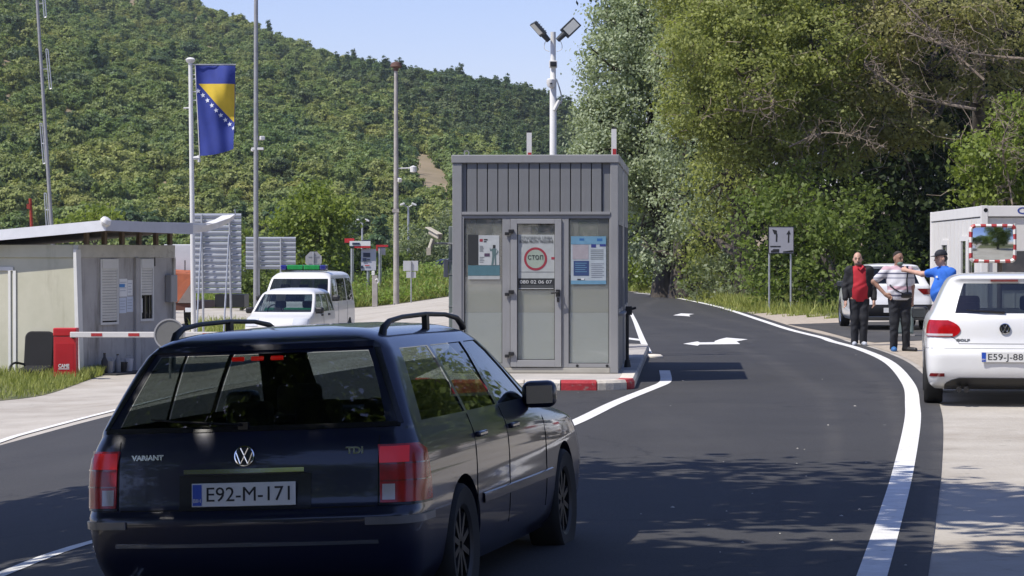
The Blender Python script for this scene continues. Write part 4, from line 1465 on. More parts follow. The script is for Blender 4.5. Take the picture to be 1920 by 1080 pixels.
cs = CarShape([
    (0.20, 0.15, 4.45, 0.80, 0.14, 0.24, 0.02, 0.08),
    (0.32, 0.03, 4.62, 0.88, 0.15, 0.26, 0.03, 0.10),
    (0.60, 0.00, 4.70, 0.915, 0.15, 0.28, 0.03, 0.12),
    (0.85, 0.02, 4.62, 0.92, 0.15, 0.28, 0.03, 0.14),
    (1.02, 0.03, 4.35, 0.915, 0.15, 0.26, 0.03, 0.14),
    (1.10, 0.04, 3.95, 0.905, 0.15, 0.14, 0.03, 0.12),
    (1.15, 0.05, 3.82, 0.90, 0.14, 0.05, 0.03, 0.14),
    (1.74, 0.16, 3.22, 0.81, 0.14, 0.05, 0.03, 0.12),
    (1.84, 0.20, 3.05, 0.75, 0.15, 0.18, 0.03, 0.08),
    (1.91, 0.34, 2.85, 0.62, 0.18, 0.18, 0.03, 0.06),
    (1.94, 0.75, 2.4, 0.3, 0.10, 0.10, 0.02, 0.02)], 0.02)
LV = 4.70
vx, vy = -5.75, 68.6
a = R(7)
pol, pb = build_car("police_van", "white van with a green and blue light bar on its roof", "van", cs, P_WHITE2, 6, 7,
                    [(0.22, 0.34), (0.34, 0.46), (1.25, 1.25), (1.40, 1.40), (2.55, 2.5), (2.68, 2.6), (3.45, 3.05), (3.55, 3.12)],
                    [(1, 2), (3, 4), (5, 6)], 0.9, 0.98, (0.95, 3.75), 0.32, 0.2, G_DARK, loc=(vx + math.sin(a) * LV, vy + math.cos(a) * LV, Gz(vx, 70) - 0.03), rot=(0, 0, math.pi - a))
lb = MB().span((-0.60, 2.50, 1.945), (0.60, 2.82, 1.965)).build("light_bar", M_BLACKP, pol)
MB().span((-0.44, 2.50, 1.968), (-0.008, 2.80, 2.10)).build("green_lamp", M_GREENL, lb, bevel=0.02)
MB().span((0.008, 2.50, 1.968), (0.44, 2.80, 2.10)).build("green_lamp", M_GREENL, lb, bevel=0.02)
for sg in (-1, 1):
    MB().span((sg * 0.45, 2.49, 1.968), (sg * 0.61, 2.83, 2.10)).build("blue_lamp", M_BLUEL, lb, bevel=0.03)
    mirror(pol, sg * 0.93, 3.50, 1.24, sg, M_BLACKP)
    patch_obj(cs, "headlamp", np.linspace(0.72, 0.92, 5), [sg * 0.50] * 5, [sg * 0.86] * 5, 8, 0.01, M_LAMP, pol, 'front')
    seam(cs, [(2.62, z, sg) for z in np.linspace(0.34, 1.12, 8)], 0.012, M_SEAM, pol)
    seam(cs, [(1.32, z, sg) for z in np.linspace(0.34, 1.12, 8)], 0.012, M_SEAM, pol)
patch_obj(cs, "green_stripe", np.linspace(0.93, 1.0, 3), [-0.70] * 3, [0.70] * 3, 16, 0.004, M_GREENL, pol, 'front')
seats(pol, [(2.75, (-0.5, 0.0, 0.5), 0.78, False)], 0.72)
rbox("dashboard", (0, 3.45, 1.06), (1.6, 0.5, 0.16), M_FABRIC, pol, 0.05)
MB().box((0, 0, 0), (0.50, 0.006, 0.24)).build("dashboard_paper", mat("paper", (0.72, 0.73, 0.72), 0.8, var=0.05), pol, loc=(-0.45, 3.62, 1.22), rot=(R(35), 0, 0))
# ------------------------------------------------------------------ kerbed island and booths
M_CONC = mat("concrete", (0.34, 0.32, 0.29), 0.9, col2=(0.46, 0.43, 0.39), scale=2.5, bump=0.5, bscale=30, detail=10)
M_CREAM = mat("cream_kerb_paint", (0.55, 0.50, 0.42), 0.8, col2=(0.72, 0.67, 0.58), scale=5, bump=0.3, detail=10)
M_REDP = mat("red_kerb_paint", (0.33, 0.02, 0.03), 0.75, col2=(0.48, 0.035, 0.045), scale=5, bump=0.3, detail=10)
weather(M_REDP, (0.28, 0.25, 0.22), 9, 0.58, 0.66, 0.7)
weather(M_CREAM, (0.22, 0.20, 0.17), 9, 0.58, 0.68, 0.6)
M_GREY = mat("grey_cladding", (0.178, 0.182, 0.186), 0.45, col2=(0.208, 0.212, 0.216), scale=1.4, bump=0.05)
M_GREYL = mat("grey_aluminium", (0.255, 0.256, 0.258), 0.45, col2=(0.30, 0.30, 0.30), scale=1.8)
M_SILL = mat("worn_sill", (0.36, 0.34, 0.29), 0.7, col2=(0.46, 0.44, 0.38), scale=3, detail=10)
M_BLIND = mat("beige_board", (0.56, 0.54, 0.47), 0.8, col2=(0.67, 0.65, 0.57), scale=2.2, detail=8)
M_FROST = mat("frosted_film", (0.72, 0.74, 0.73), 0.6, col2=(0.80, 0.82, 0.81), scale=1.2)
weather(M_GREY, (0.10, 0.09, 0.075), 1.6, 0.55, 0.75, 0.5, (3, 3, 0.35))
weather(M_GREYL, (0.16, 0.14, 0.11), 1.6, 0.55, 0.75, 0.45, (3, 3, 0.35))
M_GASKET = mat("gasket", (0.02, 0.02, 0.02), 0.7)
G_BOOTH = glass_mat("booth_glass", (0.88, 0.89, 0.87), boost=1.2, base=0.16, basecol=(0.62, 0.64, 0.60))  # solid share tints in pale reflections along with dirt
G_SIDE = glass_mat("tinted_side_glass", (0.46, 0.49, 0.48), boost=1.2)
M_INNER = mat("inner_wall", (0.55, 0.60, 0.56), 0.8, var=0.08)
M_GALV = mat("galvanised", (0.42, 0.43, 0.44), 0.4, metal=0.6, var=0.12, scale=6)
M_WPOLE = mat("white_pole_paint", (0.66, 0.65, 0.62), 0.5, var=0.06, scale=4)
M_GPOLE = mat("grey_pole", (0.30, 0.30, 0.30), 0.5, metal=0.3, var=0.12, scale=5)
M_CPOLE = mat("concrete_pole", (0.30, 0.275, 0.25), 0.9, col2=(0.42, 0.39, 0.36), scale=3, detail=10)
M_PAPER = mat("paper", (0.72, 0.73, 0.72), 0.8, var=0.05)

TH = R(-3.8)
BO = Vector((0.304, 34.95, 0.0))
ISL_Z = 0.13
ex, ey = Vector((math.cos(TH), math.sin(TH), 0)), Vector((-math.sin(TH), math.cos(TH), 0))
isl = thing("traffic_island", "kerbed traffic island with red and cream painted kerb under the grey booth", "traffic island", (BO.x, BO.y, 0), TH)
def isl_base(p, q):
    w = BO + ex * p + ey * q
    return Gz(w.x, w.y) - 0.05
def loop_pts():
    x0, x1, y0, y1, r = -1.45, 1.33, -2.0, 11.5, 0.55
    P = []
    for cx, cy, a0 in ((x1 - r, y0 + r, -90), (x1 - r, y1 - r, 0), (x0 + r, y1 - r, 90), (x0 + r, y0 + r, 180)):
        for k in range(7):
            a = R(a0 + 90 * k / 6)
            P.append((cx + r * math.cos(a), cy + r * math.sin(a)))
    return P
LP_ = loop_pts()
mb = MB()
n = len(LP_)
cx_, cy_ = 0.0, 4.75
Vt = [(p[0] - 0.2 * (p[0] - cx_) / max(0.4, abs(p[0] - cx_)) * 0.9, p[1] - 0.2 * np.sign(p[1] - cy_) * 0.9, ISL_Z - 0.004) for p in LP_]
Vb = [(v[0], v[1], -0.5) for v in Vt]
mb.add(Vt + Vb, [tuple(range(n)), tuple(reversed(range(n, 2 * n)))] + [(i, n + i, n + (i + 1) % n, (i + 1) % n) for i in range(n)])
mb.build("paved_top", M_CONC, isl)
# kerb stones along the loop, about 0.6 m each
Pc = np.array(LP_ + [LP_[0]])
seg = np.linalg.norm(np.diff(Pc, axis=0), axis=1)
cum = np.concatenate([[0], np.cumsum(seg)])
def loop_at(s):
    s = s % cum[-1]
    i = min(len(seg) - 1, int(np.searchsorted(cum, s, 'right') - 1))
    t = (s - cum[i]) / max(seg[i], 1e-9)
    return Pc[i] * (1 - t) + Pc[i + 1] * t
nk = int(cum[-1] / 0.45)
st_ = cum[-1] / nk
for k in range(nk):
    s0 = k * st_ + 0.106
    s1 = (k + 1) * st_ + 0.094
    inner, outer_ = [], []
    for j in range(5):
        p = loop_at(s0 + (s1 - s0) * j / 4)
        q = loop_at(s0 + (s1 - s0) * j / 4 + 0.02)
        dd = (q - p) / max(1e-9, np.linalg.norm(q - p))
        nn = np.array([dd[1], -dd[0]])
        outer_.append(p)
        inner.append(p - nn * 0.19)
    zb_ = min(isl_base(*p) for p in outer_)
    V, F = [], []
    for o_, i_ in zip(outer_, inner):
        cxy = o_ + (i_ - o_) * 0.12
        V += [(o_[0], o_[1], zb_), (o_[0], o_[1], ISL_Z - 0.035), (cxy[0], cxy[1], ISL_Z), (i_[0], i_[1], ISL_Z), (i_[0], i_[1], zb_)]
    for j in range(4):
        a, b = j * 5, (j + 1) * 5
        for q in range(4):
            F.append((a + q, b + q, b + q + 1, a + q + 1))
    F += [(0, 1, 2, 3, 4), tuple(reversed(range(20, 25)))]
    me = mesh_np("kerb_stone", V, F, [M_CONC if outer_[2][1] > 0.9 else (M_REDP if k in (1, nk - 1, nk - 4, nk - 6) else M_CREAM)])
    fix_normals(me)
    link_mesh("kerb_stone", me, isl)

SB = 143.3
bx = lambda px: (px - 1004) / SB
bz = lambda py: 1.7 - (py - 475) / SB - ISL_Z
DEP = 2.45
def booth(name, label, loc, detail):
    b = thing(name, label, "booth", loc, TH)
    W0, W1, TOP = bx(848), bx(1160), bz(290)
    # posts, roof, floor
    for px0, px1, dy in ((848, 866, 0), (1145, 1160, 0)):
        MB().span((bx(px0), dy, 0.0), (bx(px1), dy + 0.11, TOP - 0.11)).build("corner_post", M_GREYL, b, bevel=0.008)
        MB().span((bx(px0), DEP - 0.11, 0.0), (bx(px1), DEP, TOP - 0.11)).build("corner_post", M_GREYL, b, bevel=0.008)
    MB().span((W0 - 0.012, -0.015, TOP - 0.108), (W1 + 0.012, DEP + 0.015, TOP)).build("roof", M_GREYL, b, bevel=0.01)
    MB().span((W0 + 0.13, 0.004, 0.002), (W1 - 0.11, 0.10, bz(690))).build("sill", M_SILL, b, bevel=0.004)
    MB().span((W0 + 0.13, 0.105, 0.002), (W1 - 0.11, DEP - 0.12, 0.05)).build("floor", M_CONC, b)
    # side and back walls with windows
    for sx, nm in ((W0 + 0.004, 'side'), (W1 - 0.044, 'side')):
        m_ = MB()
        m_.span((sx, 0.112, 0.0), (sx + 0.04, DEP - 0.112, 0.78))
        m_.span((sx, 0.112, 2.0), (sx + 0.04, DEP - 0.112, TOP - 0.11))
        for y0, y1 in ((0.112, 0.24), (1.16, 1.28), (DEP - 0.24, DEP - 0.112)):
            m_.span((sx, y0, 0.78), (sx + 0.04, y1, 2.0))
        m_.build("side_wall", M_GREY, b)
        for y0, y1 in ((0.24, 1.16), (1.28, DEP - 0.24)):
            f = MB()
            f.span((sx - 0.008, y0, 0.78), (sx + 0.048, y0 + 0.05, 2.0)).span((sx - 0.008, y1 - 0.05, 0.78), (sx + 0.048, y1, 2.0))
            f.span((sx - 0.008, y0 + 0.05, 0.78), (sx + 0.048, y1 - 0.05, 0.83)).span((sx - 0.008, y0 + 0.05, 1.95), (sx + 0.048, y1 - 0.05, 2.0))
            fo = f.build("window_frame", M_GREYL, b)
            MB().span((sx + 0.016, y0 + 0.05, 0.83), (sx + 0.024, y1 - 0.05, 1.95)).build("pane", G_SIDE, fo)
        sg = -1 if sx < 0 else 1
        MB().span((sx if sg > 0 else sx + 0.04, 0.30, 0.745), (sx + sg * 0.11 + (0.04 if sg < 0 else 0), DEP - 0.3, 0.775)).build("counter_ledge", M_GREYL, b)
    m_ = MB()
    m_.span((W0 + 0.13, DEP - 0.06, 0.0), (W1 - 0.11, DEP - 0.02, 0.9)).span((W0 + 0.13, DEP - 0.06, 2.05), (W1 - 0.11, DEP - 0.02, TOP - 0.11))
    for x0, x1 in ((W0 + 0.13, W0 + 0.35), (-0.1, 0.1), (W1 - 0.35, W1 - 0.11)):
        m_.span((x0, DEP - 0.06, 0.9), (x1, DEP - 0.02, 2.05))
    m_.build("back_wall", M_INNER, b)
    for x0, x1 in ((W0 + 0.35, -0.1), (0.1, W1 - 0.35)):
        MB().span((x0, DEP - 0.045, 0.9), (x1, DEP - 0.037, 2.05)).build("back_window", G_BOOTH, b)
    # front: upper cladding of upright panels
    edges = [858] + [875 + 19.55 * i for i in range(14)] + [1148]
    for e0, e1 in zip(edges, edges[1:]):
        w = bx(e1) - bx(e0)
        MB().box((0, 0, 0), (w - 0.012, 0.025, bz(305) - bz(397))).build("cladding_panel", M_GREY, b, bevel=0.004, loc=((bx(e0) + bx(e1)) / 2, 0.028 if e0 > 858 and e1 < 1148 else 0.052, (bz(305) + bz(397)) / 2))
    MB().span((bx(866), 0.055, bz(397)), (bx(1145), 0.075, bz(305))).build("cladding_back", M_SEAM, b)
    MB().span((bx(866) + .001, -0.012, bz(402.5)), (bx(1145) - .001, 0.10, bz(397))).build("drip_rail", M_GREYL, b, bevel=0.003)
    # glazed front
    FR = MB()
    def fr(x0, x1, y0, y1, d0=0.01, d1=0.07):
        FR.span((bx(x0), d0, bz(y1)), (bx(x1), d1, bz(y0)))
    fr(866, 1145, 403, 409.5)                       # head
    fr(866, 869.5, 409.5, 689.5); fr(942, 957, 409.5, 689.5); fr(1054, 1067, 409.5, 689.5); fr(1142.5, 1145, 409.5, 689.5)
    fr(869.5, 942, 682, 689.5); fr(1067, 1142.5, 682, 689.5)
    FR.build("glazing_frame", M_GREYL, b, bevel=0.004)
    D = MB()
    for x0, x1, y0, y1 in ((957.6, 970, 410.5, 688.5), (1041, 1053.4, 410.5, 688.5), (970, 1041, 410.5, 419.5), (970, 1041, 675.5, 688.5)):
        D.span((bx(x0), -0.012, bz(y1)), (bx(x1), 0.055, bz(y0)))
    door = D.build("door", mat("door_aluminium", (0.285, 0.285, 0.287), 0.4, col2=(0.33, 0.33, 0.33), scale=2), b, bevel=0.004)
    for nm, x0, x1, y0, y1, par in (("side_pane", 869.5, 942, 409.5, 682, b), ("door_pane", 970, 1041, 419.5, 675.5, door), ("side_pane", 1067, 1142.5, 409.5, 682, b)):
        MB().span((bx(x0), 0.030, bz(y1)), (bx(x1), 0.036, bz(y0))).build(nm, G_BOOTH, par)
        g = MB()
        for a in ((x0, x0 + 1.2, y0, y1), (x1 - 1.2, x1, y0, y1), (x0 + 1.2, x1 - 1.2, y0, y0 + 1.2), (x0 + 1.2, x1 - 1.2, y1 - 1.2, y1)):
            g.span((bx(a[0]), 0.026, bz(a[3])), (bx(a[1]), 0.0295, bz(a[2])))
        g.build("gasket", M_GASKET, par)
        MB().span((bx(x0) + .003, 0.046, bz(586)), (bx(x1) - .003, 0.052, bz(520))).build("beige_blind", M_BLIND, par)
        MB().span((bx(x0) + .003, 0.043, bz(y1)), (bx(x1) - .003, 0.049, bz(586.6))).build("frosted_film", M_FROST, par)
    if not detail:
        return b
    for py in (433, 547, 663):
        h = MB().span((bx(954), -0.045, bz(py + 4)), (bx(964), -0.006, bz(py - 3))).span((bx(947), -0.035, bz(py + 8)), (bx(956), -0.004, bz(py + 2)))
        h.build("hinge", M_BLACKP, door, bevel=0.006)
    hd = MB().span((bx(1043), -0.028, bz(556)), (bx(1051), -0.013, bz(543)))
    hd.tube([(bx(1047), -0.02, bz(548)), (bx(1047), -0.075, bz(548)), (bx(1034), -0.078, bz(549.5))], 0.012, 8)
    hd.build("door_handle", M_BLACKP, door)
    MB().box((bx(1047), -0.02, bz(562)), (0.03, 0.012, 0.055)).build("lock_plate", M_BLACKP, door)
    for px in (1083, 1139):
        MB().lathe([(0.001, 0.01), (0.018, 0.008), (0.018, 0)], 10, axis_m((bx(px), 0.009, bz(686)), (0, -1, 0))).build("drain_cap", M_BLACKP, b)
    MB().lathe([(0.024, -0.008), (0.038, -0.008), (0.038, 0.008), (0.024, 0.008)], 16, Matrix.Translation((bx(874), 0.06, TOP + 0.026)) @ Matrix.Rotation(math.pi / 2, 4, 'X'), closed=True).build("lifting_eye", M_GREYL, b)
    # posters
    def poster(par, x0, x1, y0, y1, m_, nm="poster", y=0.0235):
        return MB().span((bx(x0), y, bz(y1)), (bx(x1), y + 0.002, bz(y0))).build(nm, m_, par)
    def ink(par, x0, x1, y0, y1, m_, nm="print", y=0.0215):
        return MB().span((bx(x0), y, bz(y1)), (bx(x1), y + 0.001, bz(y0))).build(nm, m_, par)
    C = lambda nm, c: mat(nm, c, 0.7, var=0.08, scale=12)
    tx = lambda par, t, x, y, s, m_, w=None, yy=0.0195: text_obj(t, s, m_, par, (bx(x), yy, bz(y)), width=w, depth=0.0006)
    dark, grn = C("print_black", (0.025, 0.028, 0.03)), C("print_greygreen", (0.10, 0.16, 0.16))
    # centre poster on the door
    p = poster(door, 971.5, 1040, 440, 543, C("poster_pale", (0.40, 0.42, 0.41)))
    tx(p, "OTVORENA LINIJA", 1006, 446.5, 0.062, C("print_grey", (0.16, 0.17, 0.17)), 0.42)
    tx(p, "BORBA PROTIV TRGOVINE", 1006, 453.5, 0.052, dark, 0.44)
    MB().lathe([(0.122, -0.0015), (0.152, -0.0015), (0.152, 0), (0.122, 0)], 40, Matrix.Translation((bx(1004.5), 0.0215, bz(485.5))) @ Matrix.Rotation(math.pi / 2, 4, 'X'), closed=True).build("red_ring", C("print_red", (0.30, 0.03, 0.05)), p)
    MB().lathe([(0.001, -0.001), (0.120, -0.001), (0.120, 0), (0.001, 0)], 32, Matrix.Translation((bx(1004.5), 0.0222, bz(485.5))) @ Matrix.Rotation(math.pi / 2, 4, 'X')).build("green_disc", C("print_palegreen", (0.32, 0.38, 0.31)), p)
    tx(p, "стоп", 1004.5, 482, 0.105, dark, 0.20)
    ink(p, 1034, 1040, 482, 486.5, C("print_red", (0.30, 0.03, 0.05)))
    ink(p, 974, 1039, 509.5, 510.3, C("print_grey", (0.16, 0.17, 0.17)))
    ink(p, 971.8, 1040, 522, 543, dark)
    tx(p, "080 02 06 07", 1005, 529, 0.062, C("print_white", (0.62, 0.63, 0.62)), 0.42)
    ink(p, 973, 1038, 536, 537, C("print_grey", (0.16, 0.17, 0.17)), y=0.0205)
    ink(p, 973, 1038, 540.3, 541.3, C("print_white", (0.62, 0.63, 0.62)), y=0.0205)
    # left posters
    p = poster(b, 897, 936, 441, 497, C("poster_white", (0.46, 0.48, 0.48)))
    ink(p, 899, 905, 448, 453, C("print_red", (0.30, 0.03, 0.05)))
    ink(p, 907, 914, 448, 450.5, dark); ink(p, 907, 912, 452, 454, dark)
    for k in range(5): ink(p, 899, 905 + (k % 3), 461 + 2.4 * k, 462 + 2.4 * k, C("print_grey", (0.16, 0.17, 0.17)))
    for k in range(4): ink(p, 899, 908 - (k % 2) * 2, 482 + 3 * k, 483 + 3 * k, C("print_grey", (0.16, 0.17, 0.17)))
    ink(p, 908, 918, 475, 481, C("print_violet", (0.08, 0.05, 0.09)))
    fig = MB()
    X, Z = (lambda a: bx(a)), (lambda a: bz(a))
    def pf(pts): fig.prism([(X(a), Z(c)) for a, c in pts], 0.001, Matrix.Translation((0, 0.0222, 0)) @ Matrix.Rotation(math.pi / 2, 4, 'X'))
    pf([(922, 466), (930, 466), (930, 480), (923, 480)])
    pf([(923, 480), (927, 480), (925, 497), (921, 497)])
    pf([(927.3, 480), (930, 480), (930.5, 497), (928, 497)])
    pf([(930.2, 466), (935, 472), (931, 478), (930.2, 476), (932.6, 472)])
    pf([(921.8, 467), (921.8, 470), (919, 471), (918, 466), (919.5, 465.5), (920, 468)])
    fig.build("printed_figure", grn, p)
    ink(p, 924, 929, 459.3, 465.6, dark, "printed_head")
    poster(b, 877, 896.6, 440, 496.5, dark, "dark_poster")
    poster(b, 877, 937, 497.6, 517, C("print_teal", (0.07, 0.16, 0.19)), "teal_notice")
    poster(b, 877, 937, 517.5, 524, C("poster_pale", (0.40, 0.42, 0.41)), "paper_strip")
    # right poster
    p = poster(b, 1071, 1137, 443, 533, C("poster_bluewhite", (0.38, 0.43, 0.46)))
    ink(p, 1071, 1137, 443, 458, C("print_lightblue", (0.13, 0.28, 0.40)))
    ink(p, 1071, 1137, 526, 533, C("print_lightblue", (0.13, 0.28, 0.40)))
    ink(p, 1087, 1096, 447, 451, C("print_blue", (0.03, 0.13, 0.32)), y=0.0205); ink(p, 1120, 1130, 447, 452, C("print_blue", (0.03, 0.13, 0.32)), y=0.0205)
    ink(p, 1074, 1104, 459, 486, C("print_pink", (0.34, 0.31, 0.33)))
    ink(p, 1076, 1105, 489, 517, C("print_navy", (0.03, 0.06, 0.16)))
    ink(p, 1109, 1118, 457.5, 464, C("print_darkblue", (0.03, 0.04, 0.20))); ink(p, 1125, 1136.5, 457.5, 462, C("print_darkblue", (0.03, 0.04, 0.20)))
    for k in range(6): ink(p, 1108, 1132, 468 + 3.4 * k, 469 + 3.4 * k, C("print_grey", (0.16, 0.17, 0.17)))
    for k in range(8): ink(p, 1109, 1133 - 3 * (k % 2), 494 + 3.6 * k, 495 + 3.6 * k, C("print_greyblue", (0.18, 0.19, 0.23)))
    for k in range(5): ink(p, 1079, 1101 - 3 * (k % 2), 493 + 4 * k, 494 + 4 * k, C("print_lightblue", (0.13, 0.28, 0.40)), y=0.0205)
    ink(p, 1083, 1097, 523, 525.6, C("print_black", (0.025, 0.028, 0.03))); ink(p, 1090, 1096, 522, 525, C("print_white", (0.62, 0.63, 0.62)), y=0.0205)
    return b
b1 = booth("inspection_booth", "grey inspection booth with glazed door and posters on the island kerb", (BO.x, BO.y, ISL_Z), True)
q = BO + ey * 3.05
b2 = booth("inspection_booth", "second grey booth close behind the booth with the posters", (q.x, q.y, ISL_Z), False)

# grey duct with a camera arm on the left of the booth
o = thing("cable_duct", "grey steel duct standing against the left side of the booth", "duct", (0, 0, 0))
pt = at(849, 600, 36.3)
MB().span((pt.x - 0.055, pt.y, ISL_Z), (pt.x + 0.05, pt.y + 0.1, at(849, 424, 36.3).z)).build("duct_channel", mat("duct_green_grey", (0.17, 0.20, 0.19), 0.5, var=0.1), o, bevel=0.01)
for yy in (490, 515, 575):
    z = at(849, yy, 36.3).z
    MB().span((pt.x - 0.06, pt.y - 0.006, z), (pt.x + 0.055, pt.y + 0.05, z + 0.012)).build("duct_clip", M_GALV, o)
z0, z1 = at(0, 520, 36.3).z, at(0, 486, 36.3).z
MB().span((pt.x - 0.125, pt.y, z0), (pt.x - 0.06, pt.y + 0.1, z1)).build("junction_box", M_GREYL, o, bevel=0.01)
cm = thing("security_camera", "beige security camera on a bracket beside the grey duct", "camera", tuple(at(812, 452, 36.2)))
M_BEIGE = mat("beige_casing", (0.46, 0.42, 0.34), 0.5, var=0.06)
MB().box((0, 0, 0), (0.075, 0.24, 0.075)).build("camera_body", M_BEIGE, cm, bevel=0.02, loc=(0.03, 0.06, 0.09), rot=(0.35, 0, 0.7))
MB().box((0, 0, 0), (0.095, 0.29, 0.015)).build("sun_hood", M_BEIGE, cm, bevel=0.006, loc=(0.01, 0.06, 0.138), rot=(0.35, 0, 0.7))
MB().tube([(0.0, 0.0, 0.03), (-0.05, 0.0, -0.12)], 0.03, 8).box((-0.06, 0, -0.14), (0.06, 0.06, 0.1)).build("camera_mount", M_BEIGE, cm)
MB().tube([(-0.02, 0.0, -0.03), (0.12, 0.03, -0.03), (0.28, 0.10, -0.04)], 0.014, 6).build("camera_arm", M_GALV, cm)

# black lever and post on the right side of the booth
o = thing("intercom_post", "black intercom post on the right side of the booth", "intercom", tuple(BO + ex * 1.165 + ey * 1.9 + Vector((0, 0, ISL_Z))), TH)
MB().tube([(0, 0, 0), (0, 0, 0.72)], 0.022, 10).tube([(0, 0, 0), (0, 0, 0.10)], [0.05, 0.035], 10).build("post", M_BLACKP, o)
MB().box((0.02, 0, 0.78), (0.09, 0.08, 0.12)).tube([(0.05, 0, 0.80), (0.12, 0, 0.82)], 0.018, 8).build("speaker_box", M_BLACKP, o, bevel=0.01)
pz = gnd(1242, 672)
o = thing("kerb_nose", "low cream painted kerb nose beyond the booth corner", "kerb", tuple(pz))
MB().lathe([(0.16, -0.05), (0.16, 0.03), (0.12, 0.06), (0.001, 0.065)], 20, Matrix.Translation((-0.14, 0.2, 0))).build("nose_stone", M_CREAM, o, smooth=True)
MB().span((-0.75, 0.06, -0.05), (-0.26, 0.34, 0.05)).build("kerb_block", M_CONC, o, bevel=0.02)

# white mast with two floodlights
MD = 43.2
mb0 = at(1037, 600, MD)
mast = thing("floodlight_mast", "white floodlight mast with two lamp heads rising behind the booth", "lamp mast", (mb0.x, mb0.y, ISL_Z - 0.01))
zt = lambda py: at(1037, py, MD).z - (ISL_Z - 0.01)
MB().tube([(0, 0, 0), (0, 0, zt(150)), (0, 0, zt(148)), (0, 0, zt(60))], [0.058, 0.054, 0.046, 0.043], 16).build("mast_pole", M_WPOLE, mast, smooth=True, sharp=40)
xl = lambda px: (px - 1037) / FPX * MD
def floodlamp(p0, p1, wide, roll, tilt):
    a, c = Vector((xl(p0[0]), -0.05, zt(p0[1]))), Vector((xl(p1[0]), -0.12, zt(p1[1])))
    d_ = (c - a).normalized()
    side_ = Vector((0, -1, 0)).cross(d_).normalized()
    nrm_ = (d_.cross(side_)).normalized()
    if nrm_.y > 0: nrm_ = -nrm_
    nrm_ = (Matrix.Rotation(roll, 3, d_) @ nrm_).normalized()
    w_ = d_.cross(nrm_)
    M = Matrix((( w_.x, d_.x, nrm_.x, a.x), (w_.y, d_.y, nrm_.y, a.y), (w_.z, d_.z, nrm_.z, a.z), (0, 0, 0, 1)))
    L = (c - a).length
    h = MB()
    h.box((0, L * 0.66, 0), (wide, L * 0.68, 0.05), M)
    h.tube([M @ Vector((0, 0, 0)), M @ Vector((0, L * 0.36, 0))], [0.042, 0.05], 10)
    for k in range(5): h.box((0, L * (0.42 + 0.12 * k), -0.035), (wide * 0.9, 0.012, 0.03), M)
    ho = h.build("lamp_head", mat("lamp_casing", (0.045, 0.05, 0.052), 0.5, var=0.1), mast, bevel=0.008)
    MB().box((0, L * 0.70, 0.027), (wide * 0.72, L * 0.52, 0.006), M).build("led_panel", mat("led_panel", (0.80, 0.80, 0.72), 0.3, var=0.03), ho)
floodlamp((1045, 76), (1082, 41), 0.19, 0.15, 0)
floodlamp((1029, 77), (999, 44), 0.19, -1.15, 0)
for s_ in (-1, 1):
    pts = [(s_ * 0.05, -0.02, zt(72)), (s_ * 0.13, -0.03, zt(80)), (s_ * 0.14, -0.03, zt(92)), (s_ * 0.06, -0.04, zt(97))]
    MB().tube([Vector(p) for p in catmull(pts, 12)], 0.006, 5).build("lamp_cable", M_WPOLE, mast)
pts = [(0.05, -0.02, zt(148)), (0.10, -0.03, zt(165)), (0.14, -0.02, zt(185)), (0.12, -0.02, zt(195))]
MB().tube([Vector(p) for p in catmull(pts, 14)], 0.012, 5).build("mast_cable", M_GALV, mast)
MB().tube([(0.02, -0.05, zt(207)), (0.10, -0.06, zt(188))], 0.03, 8).build("cable_gland", M_WPOLE, mast)
MB().box((0, -0.10, zt(121)), (0.10, 0.12, 0.075)).build("black_camera", M_BLACKP, mast, bevel=0.01)
MB().box((0, -0.055, zt(121)), (0.13, 0.03, 0.12)).build("camera_clamp", M_WPOLE, mast, bevel=0.01)
MB().lathe([(0.001, -0.07), (0.05, -0.05), (0.072, 0), (0.072, 0.07), (0.05, 0.085), (0.001, 0.085)], 16, Matrix.Translation((-0.035, -0.10, zt(158)))).build("dome_camera", M_WPOLE, mast, smooth=True)
MB().box((-0.035, -0.172, zt(158)), (0.035, 0.012, 0.022)).build("dome_lens", M_BLACKP, mast)

# raised lane booms behind the booths
for px, top, lab in ((992, 250, "raised white and red lane boom above the middle of the booth roof"), (1150, 243, "raised white and red lane boom above the right end of the booth roof")):
    d_ = 44.6
    p0 = at(px, 600, d_)
    zg = ISL_Z - 0.006 if px < 1100 else ISL_Z - 0.006
    o = thing("lane_boom", lab, "barrier", (p0.x, p0.y, zg), group="raised lane booms")
    MB().span((-0.18, -0.2, 0), (0.18, 0.2, 0.95)).build("boom_cabinet", M_REDP, o, bevel=0.02)
    zt_ = at(px, top, d_).z - zg
    M_BW, M_BR = mat("boom_white", (0.68, 0.66, 0.62), 0.5, var=0.05), mat("boom_red", (0.42, 0.03, 0.03), 0.5, var=0.08)
    MB().span((-0.042, -0.24, 0.6), (0.042, -0.205, zt_)).build("boom_arm", M_BW, o)
    k = 0
    z = zt_ - 0.50
    while z > 1.2:
        MB().span((-0.022, -0.248, z), (0.036, -0.243, z + 0.17)).build("red_band", M_BR, o)
        z -= 0.62
    MB().span((-0.042, -0.24, zt_ + .001), (0.042, -0.205, zt_ + 0.03)).build("boom_cap", M_BLACKP, o)

